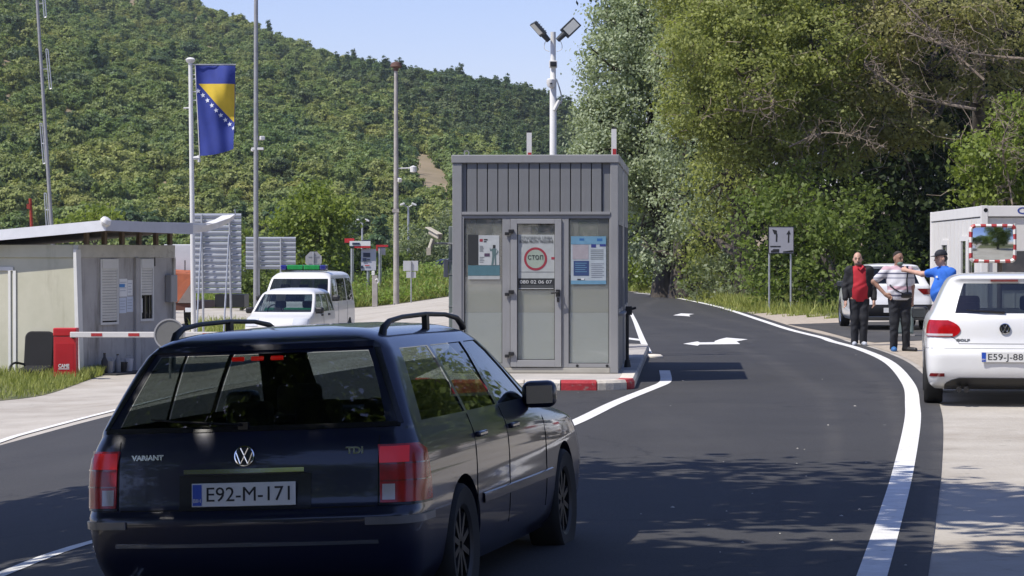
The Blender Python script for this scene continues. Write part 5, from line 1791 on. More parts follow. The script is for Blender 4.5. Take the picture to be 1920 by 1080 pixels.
# ------------------------------------------------------------------ hut on the left
HO = gnd(147, 704)
HR = R(67)
M_HUTL = mat("cream_hut_panel", (0.42, 0.41, 0.31), 0.75, col2=(0.50, 0.485, 0.38), scale=1.2, detail=9)
M_HUTR = mat("shaded_hut_panel", (0.32, 0.31, 0.30), 0.75, col2=(0.42, 0.41, 0.39), scale=1.3, detail=10)  # hut panel greyed and darkened for the side in shade
M_HUTB = mat("hut_beam", (0.40, 0.39, 0.34), 0.7, col2=(0.52, 0.51, 0.45), scale=2.5, detail=10)
weather(M_HUTL, (0.20, 0.18, 0.12), 0.9, 0.58, 0.76, 0.4, (2.5, 2.5, 0.4))
weather(M_HUTR, (0.11, 0.095, 0.075), 0.9, 0.50, 0.70, 0.8, (2.5, 2.5, 0.4))
weather(M_HUTB, (0.13, 0.09, 0.06), 1.5, 0.58, 0.70, 0.75)
M_FASC = mat("roof_sheet", (0.50, 0.51, 0.53), 0.45, metal=0.2, var=0.1, scale=3)
M_WOOD = mat("brown_soffit", (0.10, 0.075, 0.05), 0.85, col2=(0.17, 0.13, 0.09), scale=4, stretch=(1, 0.15, 1))
M_SHUT = mat("white_shutter", (0.55, 0.55, 0.52), 0.6, var=0.06)
hut = thing("guard_hut", "old flat roofed guard hut with shuttered windows beside the red barrier", "hut", tuple(HO), HR)
HL, HW = 3.85, 7.5
w = MB(); w.mi = 0
w.span((0.002, 0.002, 0.0), (HL, 0.08, 2.43)); w.span((HL - 0.08, 0.082, 0.0), (HL, HW, 2.43)); w.span((0.082, HW - 0.08, 0.0), (HL - 0.082, HW, 2.43))
w.build("wall", M_HUTR, hut)
MB().span((0.002, 0.083, 0.0), (0.08, HW, 2.43)).build("cream_wall", M_HUTL, hut)
for y0 in (3.54, 4.72):
    MB().span((-0.012, y0 - 0.03, 0.0), (0.0, y0 + 0.03, 2.43)).build("panel_joint", M_HUTL, hut)
MB().span((-0.03, 1.50, 0.0), (0.0, 1.57, 2.16)).span((-0.03, 1.63, 0.0), (0.0, 1.69, 2.16)).span((-0.03, 1.57, 2.16), (0.0, 2.6, 2.24)).build("door_frame", mat("white_frame", (0.6, 0.6, 0.57), 0.6, var=0.05), hut)
MB().span((-0.04, -0.03, 2.432), (HL + 0.05, 0.10, 2.70)).build("eaves_beam", M_HUTB, hut, bevel=0.01)
MB().span((-0.04, 0.101, 2.432), (0.10, HW, 2.70)).build("eaves_beam", M_HUTL, hut, bevel=0.01)
MB().add([(-0.10, -0.10, 0), (0.06, -0.10, 0), (0.06, 0.0, 0), (-0.10, 0.0, 0), (-0.16, -0.05, 2.6), (0.02, -0.05, 2.6), (0.02, 0.02, 2.6), (-0.16, 0.02, 2.6)],
         [(3, 2, 1, 0), (4, 5, 6, 7), (0, 1, 5, 4), (1, 2, 6, 5), (2, 3, 7, 6), (3, 0, 4, 7)]).build("corner_post", mat("white_frame", (0.6, 0.6, 0.57), 0.6, var=0.05), hut)
MB().span((HL - 0.02, -0.03, 0), (HL + 0.07, 0.0, 2.43)).build("corner_post", M_HUTB, hut)
MB().span((2.20, -0.06, 0), (2.35, -0.004, 2.43)).build("wall_post", M_HUTR, hut)
for x in (0.35, 1.05, 1.75, 2.45, 3.15, 3.75):
    MB().span((x - 0.05, -0.02, 2.702), (x + 0.05, 0.06, 3.02)).build("strut", M_WOOD, hut)
def rz_(y): return 3.0 - 0.075 * (y + 0.85)
def slab(x0, x1, y0, y1, zo, th):
    return MB().add([(x0, y0, rz_(y0) + zo), (x1, y0, rz_(y0) + zo), (x1, y1, rz_(y1) + zo), (x0, y1, rz_(y1) + zo),
                     (x0, y0, rz_(y0) + zo + th), (x1, y0, rz_(y0) + zo + th), (x1, y1, rz_(y1) + zo + th), (x0, y1, rz_(y1) + zo + th)],
                    [(3, 2, 1, 0), (4, 5, 6, 7), (0, 1, 5, 4), (1, 2, 6, 5), (2, 3, 7, 6), (3, 0, 4, 7)])
roof = slab(-0.32, 4.15, -0.85, HW + 0.4, 0.08, 0.10).build("roof", M_FASC, hut)
for i in range(9):
    x0 = -0.28 + i * 0.48
    slab(x0, x0 + 0.465, -0.80, HW, 0.035, 0.04).build("soffit_board", M_WOOD, hut)
MB().add([(-0.35, -0.88, rz_(-0.88) - 0.02), (-0.35, HW + .4, rz_(HW + .4) - 0.02), (-0.35, HW + .4, rz_(HW + .4) + 0.20), (-0.35, -0.88, rz_(-0.88) + 0.20),
          (-0.325, -0.88, rz_(-0.88) - 0.02), (-0.325, HW + .4, rz_(HW + .4) - 0.02), (-0.325, HW + .4, rz_(HW + .4) + 0.20), (-0.325, -0.88, rz_(-0.88) + 0.20)],
         [(0, 1, 2, 3), (7, 6, 5, 4), (0, 4, 5, 1), (3, 2, 6, 7), (0, 3, 7, 4), (1, 5, 6, 2)]).build("fascia", mat("sunlit_fascia", (0.62, 0.63, 0.65), 0.5, var=0.05), hut)  # side facing the sun coloured brighter than the front fascia in shade
f_ = MB()
def fas(x0, x1, za0, za1):
    zb0 = rz_(-0.88)
    f_.add([(x0, -0.88, zb0 - 0.02 + za0), (x1, -0.88, zb0 - 0.02 + za1), (x1, -0.88, zb0 + 0.20 + za1), (x0, -0.88, zb0 + 0.20 + za0),
            (x0, -0.852, zb0 - 0.02 + za0), (x1, -0.852, zb0 - 0.02 + za1), (x1, -0.852, zb0 + 0.20 + za1), (x0, -0.852, zb0 + 0.20 + za0)],
           [(0, 1, 2, 3), (7, 6, 5, 4), (0, 4, 5, 1), (3, 2, 6, 7), (0, 3, 7, 4), (1, 5, 6, 2)])
fas(-0.32, 3.2, 0, -0.05)
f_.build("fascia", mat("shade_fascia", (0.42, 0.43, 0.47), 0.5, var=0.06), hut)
f_ = MB()
pts = [(3.2, -0.86, 3.05), (3.7, -0.90, 3.06), (4.2, -0.86, 3.12), (4.7, -0.90, 3.24), (5.05, -0.86, 3.33)]
Vv = []
for i, p in enumerate(pts):
    hgt = 0.17 - 0.015 * i
    Vv += [(p[0], p[1], p[2] - hgt / 2), (p[0], p[1] - 0.02 - 0.03 * (i % 2), p[2] + hgt / 2), (p[0], p[1] + 0.30, p[2] + hgt / 2 - 0.02), (p[0], p[1] + 0.28, p[2] - hgt / 2)]
Ff = []
for i in range(len(pts) - 1):
    a, b_ = i * 4, (i + 1) * 4
    for k in range(4): Ff.append((a + k, b_ + k, b_ + (k + 1) % 4, a + (k + 1) % 4))
Ff += [(0, 1, 2, 3), (19, 18, 17, 16)]
f_.add(Vv, Ff).add([(5.02, -0.9, 3.36), (5.08, -0.9, 3.36), (5.06, -0.88, 3.52), (5.03, -0.88, 3.50)], [(0, 1, 2, 3), (3, 2, 1, 0)])
f_.build("bent_flashing", mat("bent_white_sheet", (0.66, 0.65, 0.63), 0.45, var=0.08, scale=6, bump=0.4, bscale=8), hut)
MB().lathe([(0.001, -0.10), (0.09, -0.07), (0.12, 0.0), (0.09, 0.08), (0.001, 0.11)], 10, Matrix.Translation((-0.33, -0.86, rz_(-0.86) + 0.16)) @ Matrix.Rotation(0.6, 4, 'X')).build("flashing_corner", mat("bent_white_sheet", (0.66, 0.65, 0.63)), hut, smooth=True)
def hut_window(x0, x1, z0, z1, zs0):
    fr_ = MB()
    fr_.span((x0, -0.035, z0), (x0 + 0.05, -0.002, z1)).span((x1 - 0.05, -0.035, z0), (x1, -0.002, z1)).span((x0 + .05, -0.035, z0), (x1 - .05, -0.002, z0 + 0.05)).span((x0 + .05, -0.045, z1 - 0.2), (x1 - .05, -0.002, z1))
    wo_ = fr_.build("window_frame", mat("white_frame", (0.6, 0.6, 0.57), 0.6, var=0.05), hut)
    sl = MB()
    z = zs0
    while z < z1 - 0.21:
        sl.box(((x0 + x1) / 2, -0.018, z + 0.03), (x1 - x0 - 0.1, 0.012, 0.052), rx=0.22)
        z += 0.058
    setp(sl.build("shutter_slats", M_SHUT, wo_), kind="stuff")
    MB().span((x0 + 0.05, -0.008, z0 + 0.05), (x1 - 0.05, -0.004, z1 - 0.2)).build("pane", glass_mat("hut_glass", (0.1, 0.1, 0.1), base=0.8), wo_)
    return wo_
hut_window(0.83, 1.53, 1.02, 2.40, 1.10)
w2 = hut_window(2.42, 2.98, 1.06, 2.40, 1.62)
MB().span((2.60, -0.03, 1.11), (2.64, -0.0095, 1.60)).span((2.78, -0.03, 1.11), (2.81, -0.0095, 1.60)).build("window_bar", M_TRIM, w2)
MB().span((2.47, -0.025, 1.25), (2.52, -0.0096, 1.55)).build("paper_slip", M_PAPER, w2)
for x0, x1, z0, z1, m_ in ((1.60, 1.92, 1.60, 1.98, M_PAPER), (1.60, 1.88, 1.25, 1.58, mat("bluish_paper", (0.55, 0.60, 0.68), 0.8, var=0.05)), (1.90, 2.16, 1.27, 1.60, mat("bluish_paper", (0.55, 0.60, 0.68))), (1.93, 2.14, 1.62, 1.95, M_PAPER)):
    pn = MB().span((x0, -0.007, z0), (x1, -0.003, z1)).build("notice", m_, hut)
    for k in range(4):
        MB().span((x0 + 0.03, -0.0085, z1 - 0.08 - 0.06 * k), (x1 - 0.04 - 0.03 * (k % 2), -0.0075, z1 - 0.068 - 0.06 * k)).build("printed_line", mat("print_greyblue2", (0.3, 0.33, 0.4), 0.8), pn)
MB().span((1.60, -0.0095, 1.80), (1.82, -0.0078, 1.87)).build("blue_header", mat("print_skyblue", (0.06, 0.22, 0.50), 0.7), hut)
MB().span((3.50, -0.16, 1.45), (3.78, -0.002, 2.05)).build("meter_box", M_GREYL, hut, bevel=0.02)
MB().span((3.0, -0.05, 2.24), (3.02, -0.03, 2.43)).build("cable", M_TRIM, hut)
MB().span((0.25, -0.75, -0.02), (1.9, -0.15, 0.035)).build("doorstep", mat("dark_step", (0.03, 0.03, 0.03), 0.8, var=0.2), hut)

def hut_pt(x, y): return HO + Vector((math.cos(HR) * x - math.sin(HR) * y, math.sin(HR) * x + math.cos(HR) * y, 0))
# clutter along the hut wall
M_BOT = mat("grey_plastic", (0.20, 0.21, 0.22), 0.5, var=0.2)
for k, (x, y, h_, r_, m_, lab) in enumerate(((0.45, -0.35, 0.42, 0.07, M_BLACKP, "black bottle at the end of the row by the hut wall"), (0.72, -0.30, 0.24, 0.085, mat("pale_pot", (0.40, 0.38, 0.35), 0.7, var=0.1), "pale jar next to the black bottle by the hut wall"),
                                        (0.95, -0.36, 0.38, 0.065, M_BOT, "tall grey bottle in the middle of the row by the hut wall"), (1.22, -0.32, 0.20, 0.10, M_BLACKP, "squat black pot on the hut's dark doorstep"),
                                        (1.5, -0.30, 0.26, 0.09, mat("white_plastic", (0.55, 0.55, 0.56), 0.5, var=0.1), "white plastic canister by the hut wall"))):
    o = thing("bottle" if h_ > 0.3 else "pot", lab, "bottle" if h_ > 0.3 else "pot", tuple(hut_pt(x, y) + Vector((0, 0, 0.036))), group="bottles and pots along the hut wall")
    if h_ > 0.3:
        MB().lathe([(r_ * 0.9, 0), (r_, 0.02), (r_, h_ * 0.6), (r_ * 0.4, h_ * 0.8), (r_ * 0.35, h_ * 0.93)], 14).build("bottle_body", m_, o, smooth=True)
        MB().lathe([(r_ * 0.4, h_ * 0.93), (r_ * 0.4, h_), (0.001, h_)], 12).build("bottle_cap", M_TRIM, o)
    else:
        MB().lathe([(r_ * 0.75, 0), (r_, h_ * 0.9), (r_ * 1.08, h_ * 0.9), (r_ * 1.08, h_), (r_ * 0.9, h_), (r_ * 0.7, 0.02), (0.001, 0.02)], 16).build("pot_body", m_, o, smooth=True, sharp=30)
        MB().tube([(-r_ * 0.9, 0, h_), (-r_ * 0.6, 0, h_ + 0.07), (r_ * 0.6, 0, h_ + 0.07), (r_ * 0.9, 0, h_)], 0.008, 5).build("pot_handle", M_GALV, o)

# discarded office chair without its legs
o = thing("office_chair", "discarded black office chair leaning in the grass by the cream wall", "chair", tuple(gnd(66, 704)), R(-12))
def rrect(w_, h_, r_, n_=6):
    P = []
    for sx, sz, a0 in ((1, -1, -90), (1, 1, 0), (-1, 1, 90), (-1, -1, 180)):
        for k in range(n_ + 1):
            a = R(a0 + 90 * k / n_)
            P.append((sx * (w_ / 2 - r_) + r_ * math.cos(a), sz * (h_ / 2 - r_) + r_ * math.sin(a)))
    return P
M_CHF = mat("black_chair_fabric", (0.007, 0.007, 0.008), 0.85, var=0.2)
MB().prism(rrect(0.64, 0.86, 0.14), 0.10, Matrix.Rotation(math.pi / 2, 4, 'X')).build("backrest", M_CHF, o, smooth=True, sharp=60, bevel=0.03, seg=3, loc=(0, 0.28, 0.47), rot=(-0.14, 0, 0))
MB().box((0, 0, 0), (0.60, 0.50, 0.12)).build("seat", M_CHF, o, smooth=True, sharp=60, bevel=0.05, seg=4, loc=(0.05, -0.12, 0.12), rot=(0.12, 0, 0))
MB().tube([Vector(p) for p in catmull([(-0.30, 0.16, 0.22), (-0.42, -0.05, 0.26), (-0.47, -0.20, 0.18), (-0.44, -0.28, 0.03)], 12)], 0.025, 8).build("armrest", M_BLACKP, o, smooth=True)
MB().tube([(0.0, -0.1, 0.0), (0.18, -0.42, 0.10)], 0.025, 8).tube([(0.0, -0.1, 0.0), (-0.16, -0.42, 0.08)], 0.025, 8).build("chair_base", M_BLACKP, o)

# round sign disc leaning near the hut's far corner
p = at(318, 627, 52.5)
zg = Gz(p.x, p.y)
o = thing("round_sign", "round pale sign with a white rim seen from behind beside the hut", "road sign", (p.x, p.y, zg))
MB().tube([(0, 0.06, 0), (0, 0.06, p.z - zg + 0.2)], 0.025, 8).build("sign_post", M_GALV, o)
zc_ = p.z - zg
MB().lathe([(0.001, 0), (0.29, 0), (0.29, 0.02), (0.001, 0.02)], 32, Matrix.Translation((0, 0, zc_)) @ Matrix.Rotation(R(84), 4, 'X')).build("disc_plate", mat("shaded_disc", (0.13, 0.13, 0.12), 0.6, var=0.08), o)  # plate colour darkened for the hut's shade
MB().lathe([(0.28, -0.01), (0.31, -0.01), (0.31, 0.035), (0.28, 0.035)], 36, Matrix.Translation((0, 0, zc_)) @ Matrix.Rotation(R(84), 4, 'X'), closed=True).build("disc_rim", M_GREYL, o, smooth=True)

# red barrier
p = gnd(124, 711)
bar = thing("boom_barrier", "red boom barrier with its white and red arm lowered in front of the hut", "barrier", tuple(p))
M_BRED = mat("barrier_red", (0.50, 0.012, 0.018), 0.4, var=0.08, coat=0.3)
M_BW, M_BR = mat("boom_white", (0.68, 0.66, 0.62), 0.5, var=0.05), mat("boom_red", (0.42, 0.03, 0.03), 0.5, var=0.08)
MB().span((-0.225, -0.15, 0), (0.225, 0.15, 0.86)).build("cabinet", M_BRED, bar, bevel=0.012)
MB().span((-0.235, -0.16, 0.865), (0.235, 0.16, 1.03)).build("cabinet_hood", M_BRED, bar, bevel=0.02)
MB().span((-0.18, -0.156, 0.10), (0.18, -0.152, 0.72)).build("cabinet_door", mat("barrier_red_door", (0.42, 0.010, 0.016), 0.4, var=0.08), bar, bevel=0.003)
text_obj("CAME", 0.10, M_WPOLE, bar, (-0.02, -0.160, 0.27), width=0.22, name="lettering", bold=0.004)
MB().span((-0.13, -0.159, 0.205), (0.09, -0.1565, 0.222)).build("white_line", M_WPOLE, bar)
MB().lathe([(0.05, 0), (0.05, 0.10), (0.001, 0.10)], 14, axis_m((0.18, -0.15, 0.87), (0, -1, 0))).build("pivot", M_BLACKP, bar)
zb1 = 0.90
MB().span((0.13, -0.31, zb1 - 0.055), (4.6, -0.255, zb1 + 0.055)).build("boom_arm", M_BW, bar, bevel=0.01)
for k in range(6):
    x0 = 0.55 + 0.74 * k
    MB().span((x0, -0.315, zb1 - 0.03), (x0 + 0.22, -0.3115, zb1 + 0.03)).build("red_band", M_BR, bar)

# ------------------------------------------------------------------ masts, poles and the flag
def pole(name, label, cat, px0, py0, px1, py1, d_, r0, r1, m_, gz=None, n=14):
    """pole from the ground below (px0, py0) to the point seen at (px1, py1)"""
    a, b_ = at(px0, py0, d_), at(px1, py1, d_)
    dirv = (b_ - a) / (b_.z - a.z)
    g_ = gz if gz is not None else Gz(a.x, a.y)
    base = a + dirv * (g_ - a.z)
    o_ = thing(name, label, cat, tuple(base))
    MB().tube([(0, 0, -0.02), tuple((b_ - base) * 0.5), tuple(b_ - base)], [r0, (r0 + r1) / 2, r1], n).build("pole_shaft", m_, o_, smooth=True)
    return o_, base, b_
FD = 64.0
fp, fb, ft = pole("flag_pole", "white flag pole with pulley cap beside the guard hut", "flag pole", 363, 600, 357, 118, FD, 0.065, 0.05, M_WPOLE)
loc_ = lambda px, py: at(px, py, FD) - fb
MB().lathe([(0.02, -0.05), (0.10, 0.0), (0.12, 0.06), (0.06, 0.10), (0.001, 0.11)], 16, Matrix.Translation(loc_(357, 116))).build("pole_cap", M_WPOLE, fp, smooth=True)
for yy, x1 in ((140, 366), (148, 366.5), (172, 367), (188, 367.5)):
    MB().tube([loc_(358, yy), loc_(x1, yy)], 0.012, 5).build("flag_ring", M_WPOLE, fp)
MB().tube([loc_(344, 203), loc_(362, 202)], 0.018, 6).build("cross_pin", M_WPOLE, fp)
MB().tube([loc_(357, 296), loc_(374, 296)], 0.045, 8).tube([loc_(373, 291), loc_(373, 304)], 0.035, 8).build("flag_weight", M_WPOLE, fp)
fl_o = at(366, 122, FD - 0.05)
flag = thing("flag", "blue and yellow flag with white stars hanging from the white pole", "flag", tuple(fl_o))
FW, FH = 0.97, 2.17
def fwave(u, v):
    e = 1 - v
    x = u * FW * (1.0 - 0.05 * v) + 0.10 * v * (1 - u) + 0.0
    z = -v * FH * (1 - 0.085 * u * u * v) - 0.02 * u
    y = 0.07 * math.sin(u * 6 + v * 3) * (0.25 + u) + 0.06 * math.sin(v * 8 + 1.0 + u * 3.0) * u - 0.08 * u * v + 0.018 * math.sin(u * 15 - v * 5)
    return (x, y, z)
def cloth(name, poly_rows, m_, off, par):
    V, F = [], []
    nr, ncol = len(poly_rows), len(poly_rows[0])
    for s_ in (-off, off):
        for row in poly_rows:
            for u, v in row:
                x, y, z = fwave(u, v)
                V.append((x, y + s_, z))
    N_ = nr * ncol
    for k in (0, 1):
        for i in range(nr - 1):
            for j in range(ncol - 1):
                a = k * N_ + i * ncol + j
                f = (a, a + ncol, a + ncol + 1, a + 1)
                F.append(f if k == 0 else tuple(reversed(f)))
    return link_mesh(name, mesh_np(name, V, F, [m_], True), par)
M_FB = mat("flag_blue", (0.022, 0.04, 0.23), 0.75, var=0.08, scale=5)
M_FY = mat("flag_yellow", (0.60, 0.42, 0.03), 0.75, var=0.06, scale=5)
M_FS = mat("flag_star", (0.70, 0.72, 0.78), 0.75, var=0.03)
cloth("flag_cloth", [[(u, v) for u in np.linspace(0, 1, 41)] for v in np.linspace(0, 1, 61)], M_FB, 0.004, flag)
ya, yb = 0.205, 0.66
rows = []
for v in np.linspace(ya, yb, 34):
    u0 = 0.06 + 0.93 * (v - ya) / (yb - ya)
    rows.append([(u0 + (0.985 - u0) * j / 30, v) for j in range(31)])
cloth("yellow_triangle", rows, M_FY, 0.010, flag)
for i in range(9):
    t = i / 8
    uc, vc = 0.045 + 0.94 * t, 0.285 + 0.455 * t - (0.01 if i else 0)
    R_ = 0.066
    pts = []
    for k in range(10):
        r_ = R_ if k % 2 == 0 else R_ * 0.42
        a = math.pi / 2 + k * math.pi / 5 + 0.1
        pts.append((uc + r_ * math.cos(a) / FW, vc - r_ * math.sin(a) / FH))
    if i == 0: pts = [(max(0.004, u), v) for u, v in pts]
    if i == 8: pts = [(min(0.992, u), v) for u, v in pts]
    V = []
    for s_ in (-0.012, 0.012):
        for u, v in [(uc, vc)] + pts:
            x, y, z = fwave(u, v)
            V.append((x, y + s_, z))
    F = [(0, 1 + k, 1 + (k + 1) % 10) for k in range(10)] + [(11, 12 + (k + 1) % 10, 12 + k) for k in range(10)]
    link_mesh("star", mesh_np("star", V, F, [M_FS]), flag)
MB().tube([fwave(0, 0), fwave(0, 0.5), fwave(0, 1)], 0.012, 6).build("hoist_cord", M_WPOLE, flag)
MB().tube([(-0.08, 0, 0.012), (0.98, 0, 0.012)], 0.014, 6).build("top_rod", M_GALV, flag)

tp, tb, tt_ = pole("camera_pole", "tall grey pole with two small cameras between the flag and the big tree", "pole", 480, 540, 480, -60, 80.0, 0.085, 0.06, M_GPOLE)
l_ = lambda px, py: at(px, py, 80) - tb
MB().box(tuple(l_(491, 259)), (0.14, 0.2, 0.12), rz=0.4).build("camera_head", M_WPOLE, tp, bevel=0.02)
MB().tube([l_(480, 262), l_(489, 262)], 0.015, 5).build("camera_bracket", M_GALV, tp)
MB().box(tuple(l_(483, 279)), (0.36, 0.12, 0.07)).lathe([(0.001, -0.06), (0.06, -0.03), (0.06, 0.02), (0.001, 0.03)], 10, Matrix.Translation(l_(474, 281))).build("camera_pair", M_WPOLE, tp, bevel=0.01)

cp, cb, ct = pole("concrete_pole", "brown concrete pole with side cameras standing before the grass bank", "pole", 743, 570, 742.5, 132, 121.5, 0.14, 0.085, M_CPOLE)
l_ = lambda px, py: at(px, py, 121.5) - cb
MB().tube([l_(742.5, 133), l_(742.5, 128)], 0.12, 10).lathe([(0.03, 0), (0.28, 0.12), (0.22, 0.30), (0.001, 0.36)], 14, Matrix.Translation(l_(743, 130))).build("horn_speaker", mat("rusty_cap", (0.12, 0.06, 0.045), 0.8, var=0.2), cp, smooth=True, sharp=40)
MB().tube([l_(743, 316), l_(772, 315)], 0.03, 6).lathe([(0.001, -0.2), (0.14, -0.16), (0.16, 0.08), (0.001, 0.14)], 12, Matrix.Translation(l_(775, 316))).build("street_camera", M_WPOLE, cp)
MB().box(tuple(l_(748, 337)), (0.18, 0.3, 0.16), rz=0.5, rx=0.3).build("camera_head", M_WPOLE, cp, bevel=0.02)
MB().box(tuple(l_(742, 395)), (0.30, 0.24, 0.16)).build("pole_band", M_CPOLE, cp)

am, ab, at_ = pole("antenna_mast", "thin grey antenna mast with folded dipoles leaning above the hut roof", "mast", 97, 430, 67, -40, 92.0, 0.075, 0.05, M_GPOLE)
l_ = lambda px, py: at(px, py, 92) - ab
for (x0, y0, x1, y1, arm, ax) in ((79, -20, 83, 33, 5, 70), (86, 92, 93, 167, 130, 79), (75, 231, 81, 307, 268, 85.5), (83, 362, 87, 425, 398, 94.5)):
    dp = MB()
    off = 4
    dp.tube([l_(x0, y0), l_(x1, y1)], 0.022, 5).tube([l_(x0 + off, y0 + 1), l_(x1 + off, y1 - 1)], 0.022, 5)
    dp.tube([l_(x0, y0), l_(x0 + off, y0 + 1)], 0.022, 5).tube([l_(x1, y1), l_(x1 + off, y1 - 1)], 0.022, 5)
    dp.tube([l_((x0 + x1) / 2, (y0 + y1) / 2), l_(ax, (y0 + y1) / 2)], 0.02, 5)
    dp.build("dipole", M_GALV, am)
rm_, rb_, _ = pole("red_mast", "short rusty red mast sticking up behind the hut roof", "mast", 59.5, 430, 56.5, 372, 88.0, 0.055, 0.05, mat("rust_red", (0.28, 0.035, 0.02), 0.8, var=0.2))
l_ = lambda px, py: at(px, py, 88) - rb_
MB().box(tuple(l_(54, 387)), (0.12, 0.12, 0.16)).build("mast_bracket", mat("rust_red", (0.28, 0.035, 0.02)), rm_)

# ------------------------------------------------------------------ backs of the two sign boards
def sign_board(name, label, d_, x0, x1, y0, y1, nsl, legs, braces):
    base = at((x0 + x1) / 2, 600, d_)
    g_ = Gz(base.x, base.y)
    o_ = thing(name, label, "sign board", (base.x, base.y, g_))
    L = lambda px, py, dy=0: at(px, py, d_) - Vector((base.x, base.y, g_)) + Vector((0, dy, 0))
    M_SL = mat("board_aluminium", (0.40, 0.42, 0.45), 0.42, metal=0.35, var=0.06)
    h = (y1 - y0) / nsl
    for i in range(nsl):
        a, b_ = L(x0, y0 + h * (i + 1) - 0.35), L(x1, y0 + h * i + 0.35)
        zt2, zb2 = b_.z, a.z
        H_ = zt2 - zb2
        pr = [(0.0, zb2), (-0.018, zb2 + 0.01), (-0.018, zb2 + H_ * 0.35), (-0.05, zb2 + H_ * 0.52), (-0.05, zb2 + H_ * 0.80), (-0.018, zb2 + H_ * 0.96), (0.0, zt2)]
        V = [(xx, p[0], p[1]) for xx in (a.x, b_.x) for p in pr]
        k = len(pr)
        F = [(j, j + 1, k + j + 1, k + j) for j in range(k - 1)] + [tuple(range(k)), tuple(reversed(range(k, 2 * k))), (0, k, 2 * k - 1, k - 1)]
        me = mesh_np("board_slat", V, F, [M_SL])
        fix_normals(me)
        link_mesh("board_slat", me, o_)
    for (xa, ya, xb, yb) in legs:
        q1 = L(xb, yb, -0.10); q0 = L(xa, ya, -0.10)
        dirv = (q1 - q0) / (q1.z - q0.z)
        MB().tube([q0 + dirv * (0 - q0.z), q1], 0.033, 8).build("leg", M_GALV, o_)
    for (xa, ya, xb, yb, dy) in braces:
        q1 = L(xb, yb, -0.12); q0 = L(xa, ya, dy)
        dirv = (q1 - q0) / (q1.z - q0.z)
        MB().tube([q0 + dirv * (0 - q0.z), q1], 0.026, 8).build("brace", M_GALV, o_)
    return o_
sign_board("sign_board", "taller ribbed metal sign board seen from behind next to the flag pole", 76.0, 363, 452.5, 400, 550, 14,
           [(382, 600, 379, 402), (434, 600, 431, 402)], [(374.5, 600, 379, 430, -0.6), (425, 600, 430, 440, -0.6)])
sign_board("sign_board", "smaller ribbed metal sign board seen from behind over the police van", 86.0, 461, 554.5, 444, 505, 7,
           [(486, 600, 486, 446), (527, 600, 527, 446)], [(480, 600, 486, 480, -0.5)])

def octagon_sign(name, label, cx, cy, rpx, d_):
    base = at(cx, 600, d_)
    g_ = Gz(base.x, base.y)
    o_ = thing(name, label, "road sign", (base.x, base.y, g_))
    c = at(cx, cy, d_) - Vector((base.x, base.y, g_))
    r_ = rpx / FPX * d_
    MB().prism([(r_ * math.cos(R(22.5 + 45 * k)), r_ * math.sin(R(22.5 + 45 * k))) for k in range(8)], 0.02, Matrix.Translation(c) @ Matrix.Rotation(math.pi / 2, 4, 'X')).build("sign_plate", mat("sign_back", (0.33, 0.33, 0.33), 0.5, metal=0.3, var=0.08), o_)
    MB().tube([(0, -0.06, 0), (0, -0.06, c.z + r_ * 0.9)], 0.03, 8).build("sign_post", M_GALV, o_)
    MB().box((0, -0.03, c.z + r_ * 0.4), (r_ * 1.2, 0.02, 0.03)).box((0, -0.03, c.z - r_ * 0.4), (r_ * 1.2, 0.02, 0.03)).build("sign_clamp", M_GALV, o_)
octagon_sign("stop_sign", "grey back of an octagonal sign right above the police van", 588, 487, 16.5, 95.0)

base = at(771, 560, 119.5)
o = thing("road_sign", "grey backs of two small sign plates on a thin post by the concrete pole", "road sign", (base.x, base.y, Gz(base.x, base.y)))
L = lambda px, py: at(px, py, 119.5) - Vector((base.x, base.y, Gz(base.x, base.y)))
for (x0, x1, y0, y1) in ((756, 784, 489, 508), (762, 780, 509.5, 521)):
    a, b_ = L(x0, y1), L(x1, y0)
    MB().span((a.x, -0.02, a.z), (b_.x, 0.0, b_.z)).build("sign_plate", mat("sign_back_pale", (0.50, 0.50, 0.50), 0.5, metal=0.2, var=0.06), o, bevel=0.005)
MB().tube([(0, -0.06, 0), (0, -0.06, L(0, 490).z)], 0.03, 8).build("sign_post", M_GALV, o)

# concrete stub post
base = at(703, 575, 120.8)
o = thing("concrete_post", "stout grey post with a white cap and a hook beside the grass bank", "post", (base.x, base.y, Gz(base.x, base.y)))
ztop = at(703, 508, 120.8).z - Gz(base.x, base.y)
MB().span((-0.12, -0.12, 0), (0.12, 0.12, ztop - 0.2)).build("post_shaft", M_CPOLE, o, bevel=0.02)
MB().span((-0.14, -0.13, ztop - 0.199), (-0.0, 0.13, ztop)).build("post_cap", M_WPOLE, o, bevel=0.02)
MB().tube([Vector(p_) for p_ in catmull([(0.02, -0.15, ztop - 0.42), (0.12, -0.16, ztop - 0.36), (0.16, -0.16, ztop - 0.5), (0.10, -0.16, ztop - 0.56)], 10)], 0.025, 6).build("hook", M_WPOLE, o)

# far lamp posts and roadside signs beyond the grass
for (cx, y0, d_, lab) in ((765.5, 381, 185.0, "far double street lamp to the right of the concrete pole"), (679, 411, 215.0, "far double street lamp above the red roadside sign")):
    o, b_, t_ = pole("street_lamp", lab, "street lamp", cx, 520, cx, y0 + 6, d_, 0.11, 0.06, M_GALV)
    l_ = lambda px, py: at(px, py, d_) - b_
    k = 185 / d_ * 11
    MB().tube([l_(cx - k, y0 + 2), l_(cx, y0 + 8), l_(cx + k, y0 + 2)], 0.05, 6).build("lamp_arm", M_GALV, o)
    for s_ in (-1, 1):
        MB().box(tuple(l_(cx + s_ * k, y0 + 2)), (0.34, 0.5, 0.14), ry=s_ * 0.4).build("lamp_head", M_WPOLE, o, bevel=0.03)
M_SRED = mat("sign_red", (0.48, 0.02, 0.025), 0.5, var=0.08)
M_SDARK = mat("sign_dark_blue", (0.02, 0.03, 0.07), 0.5, var=0.2)
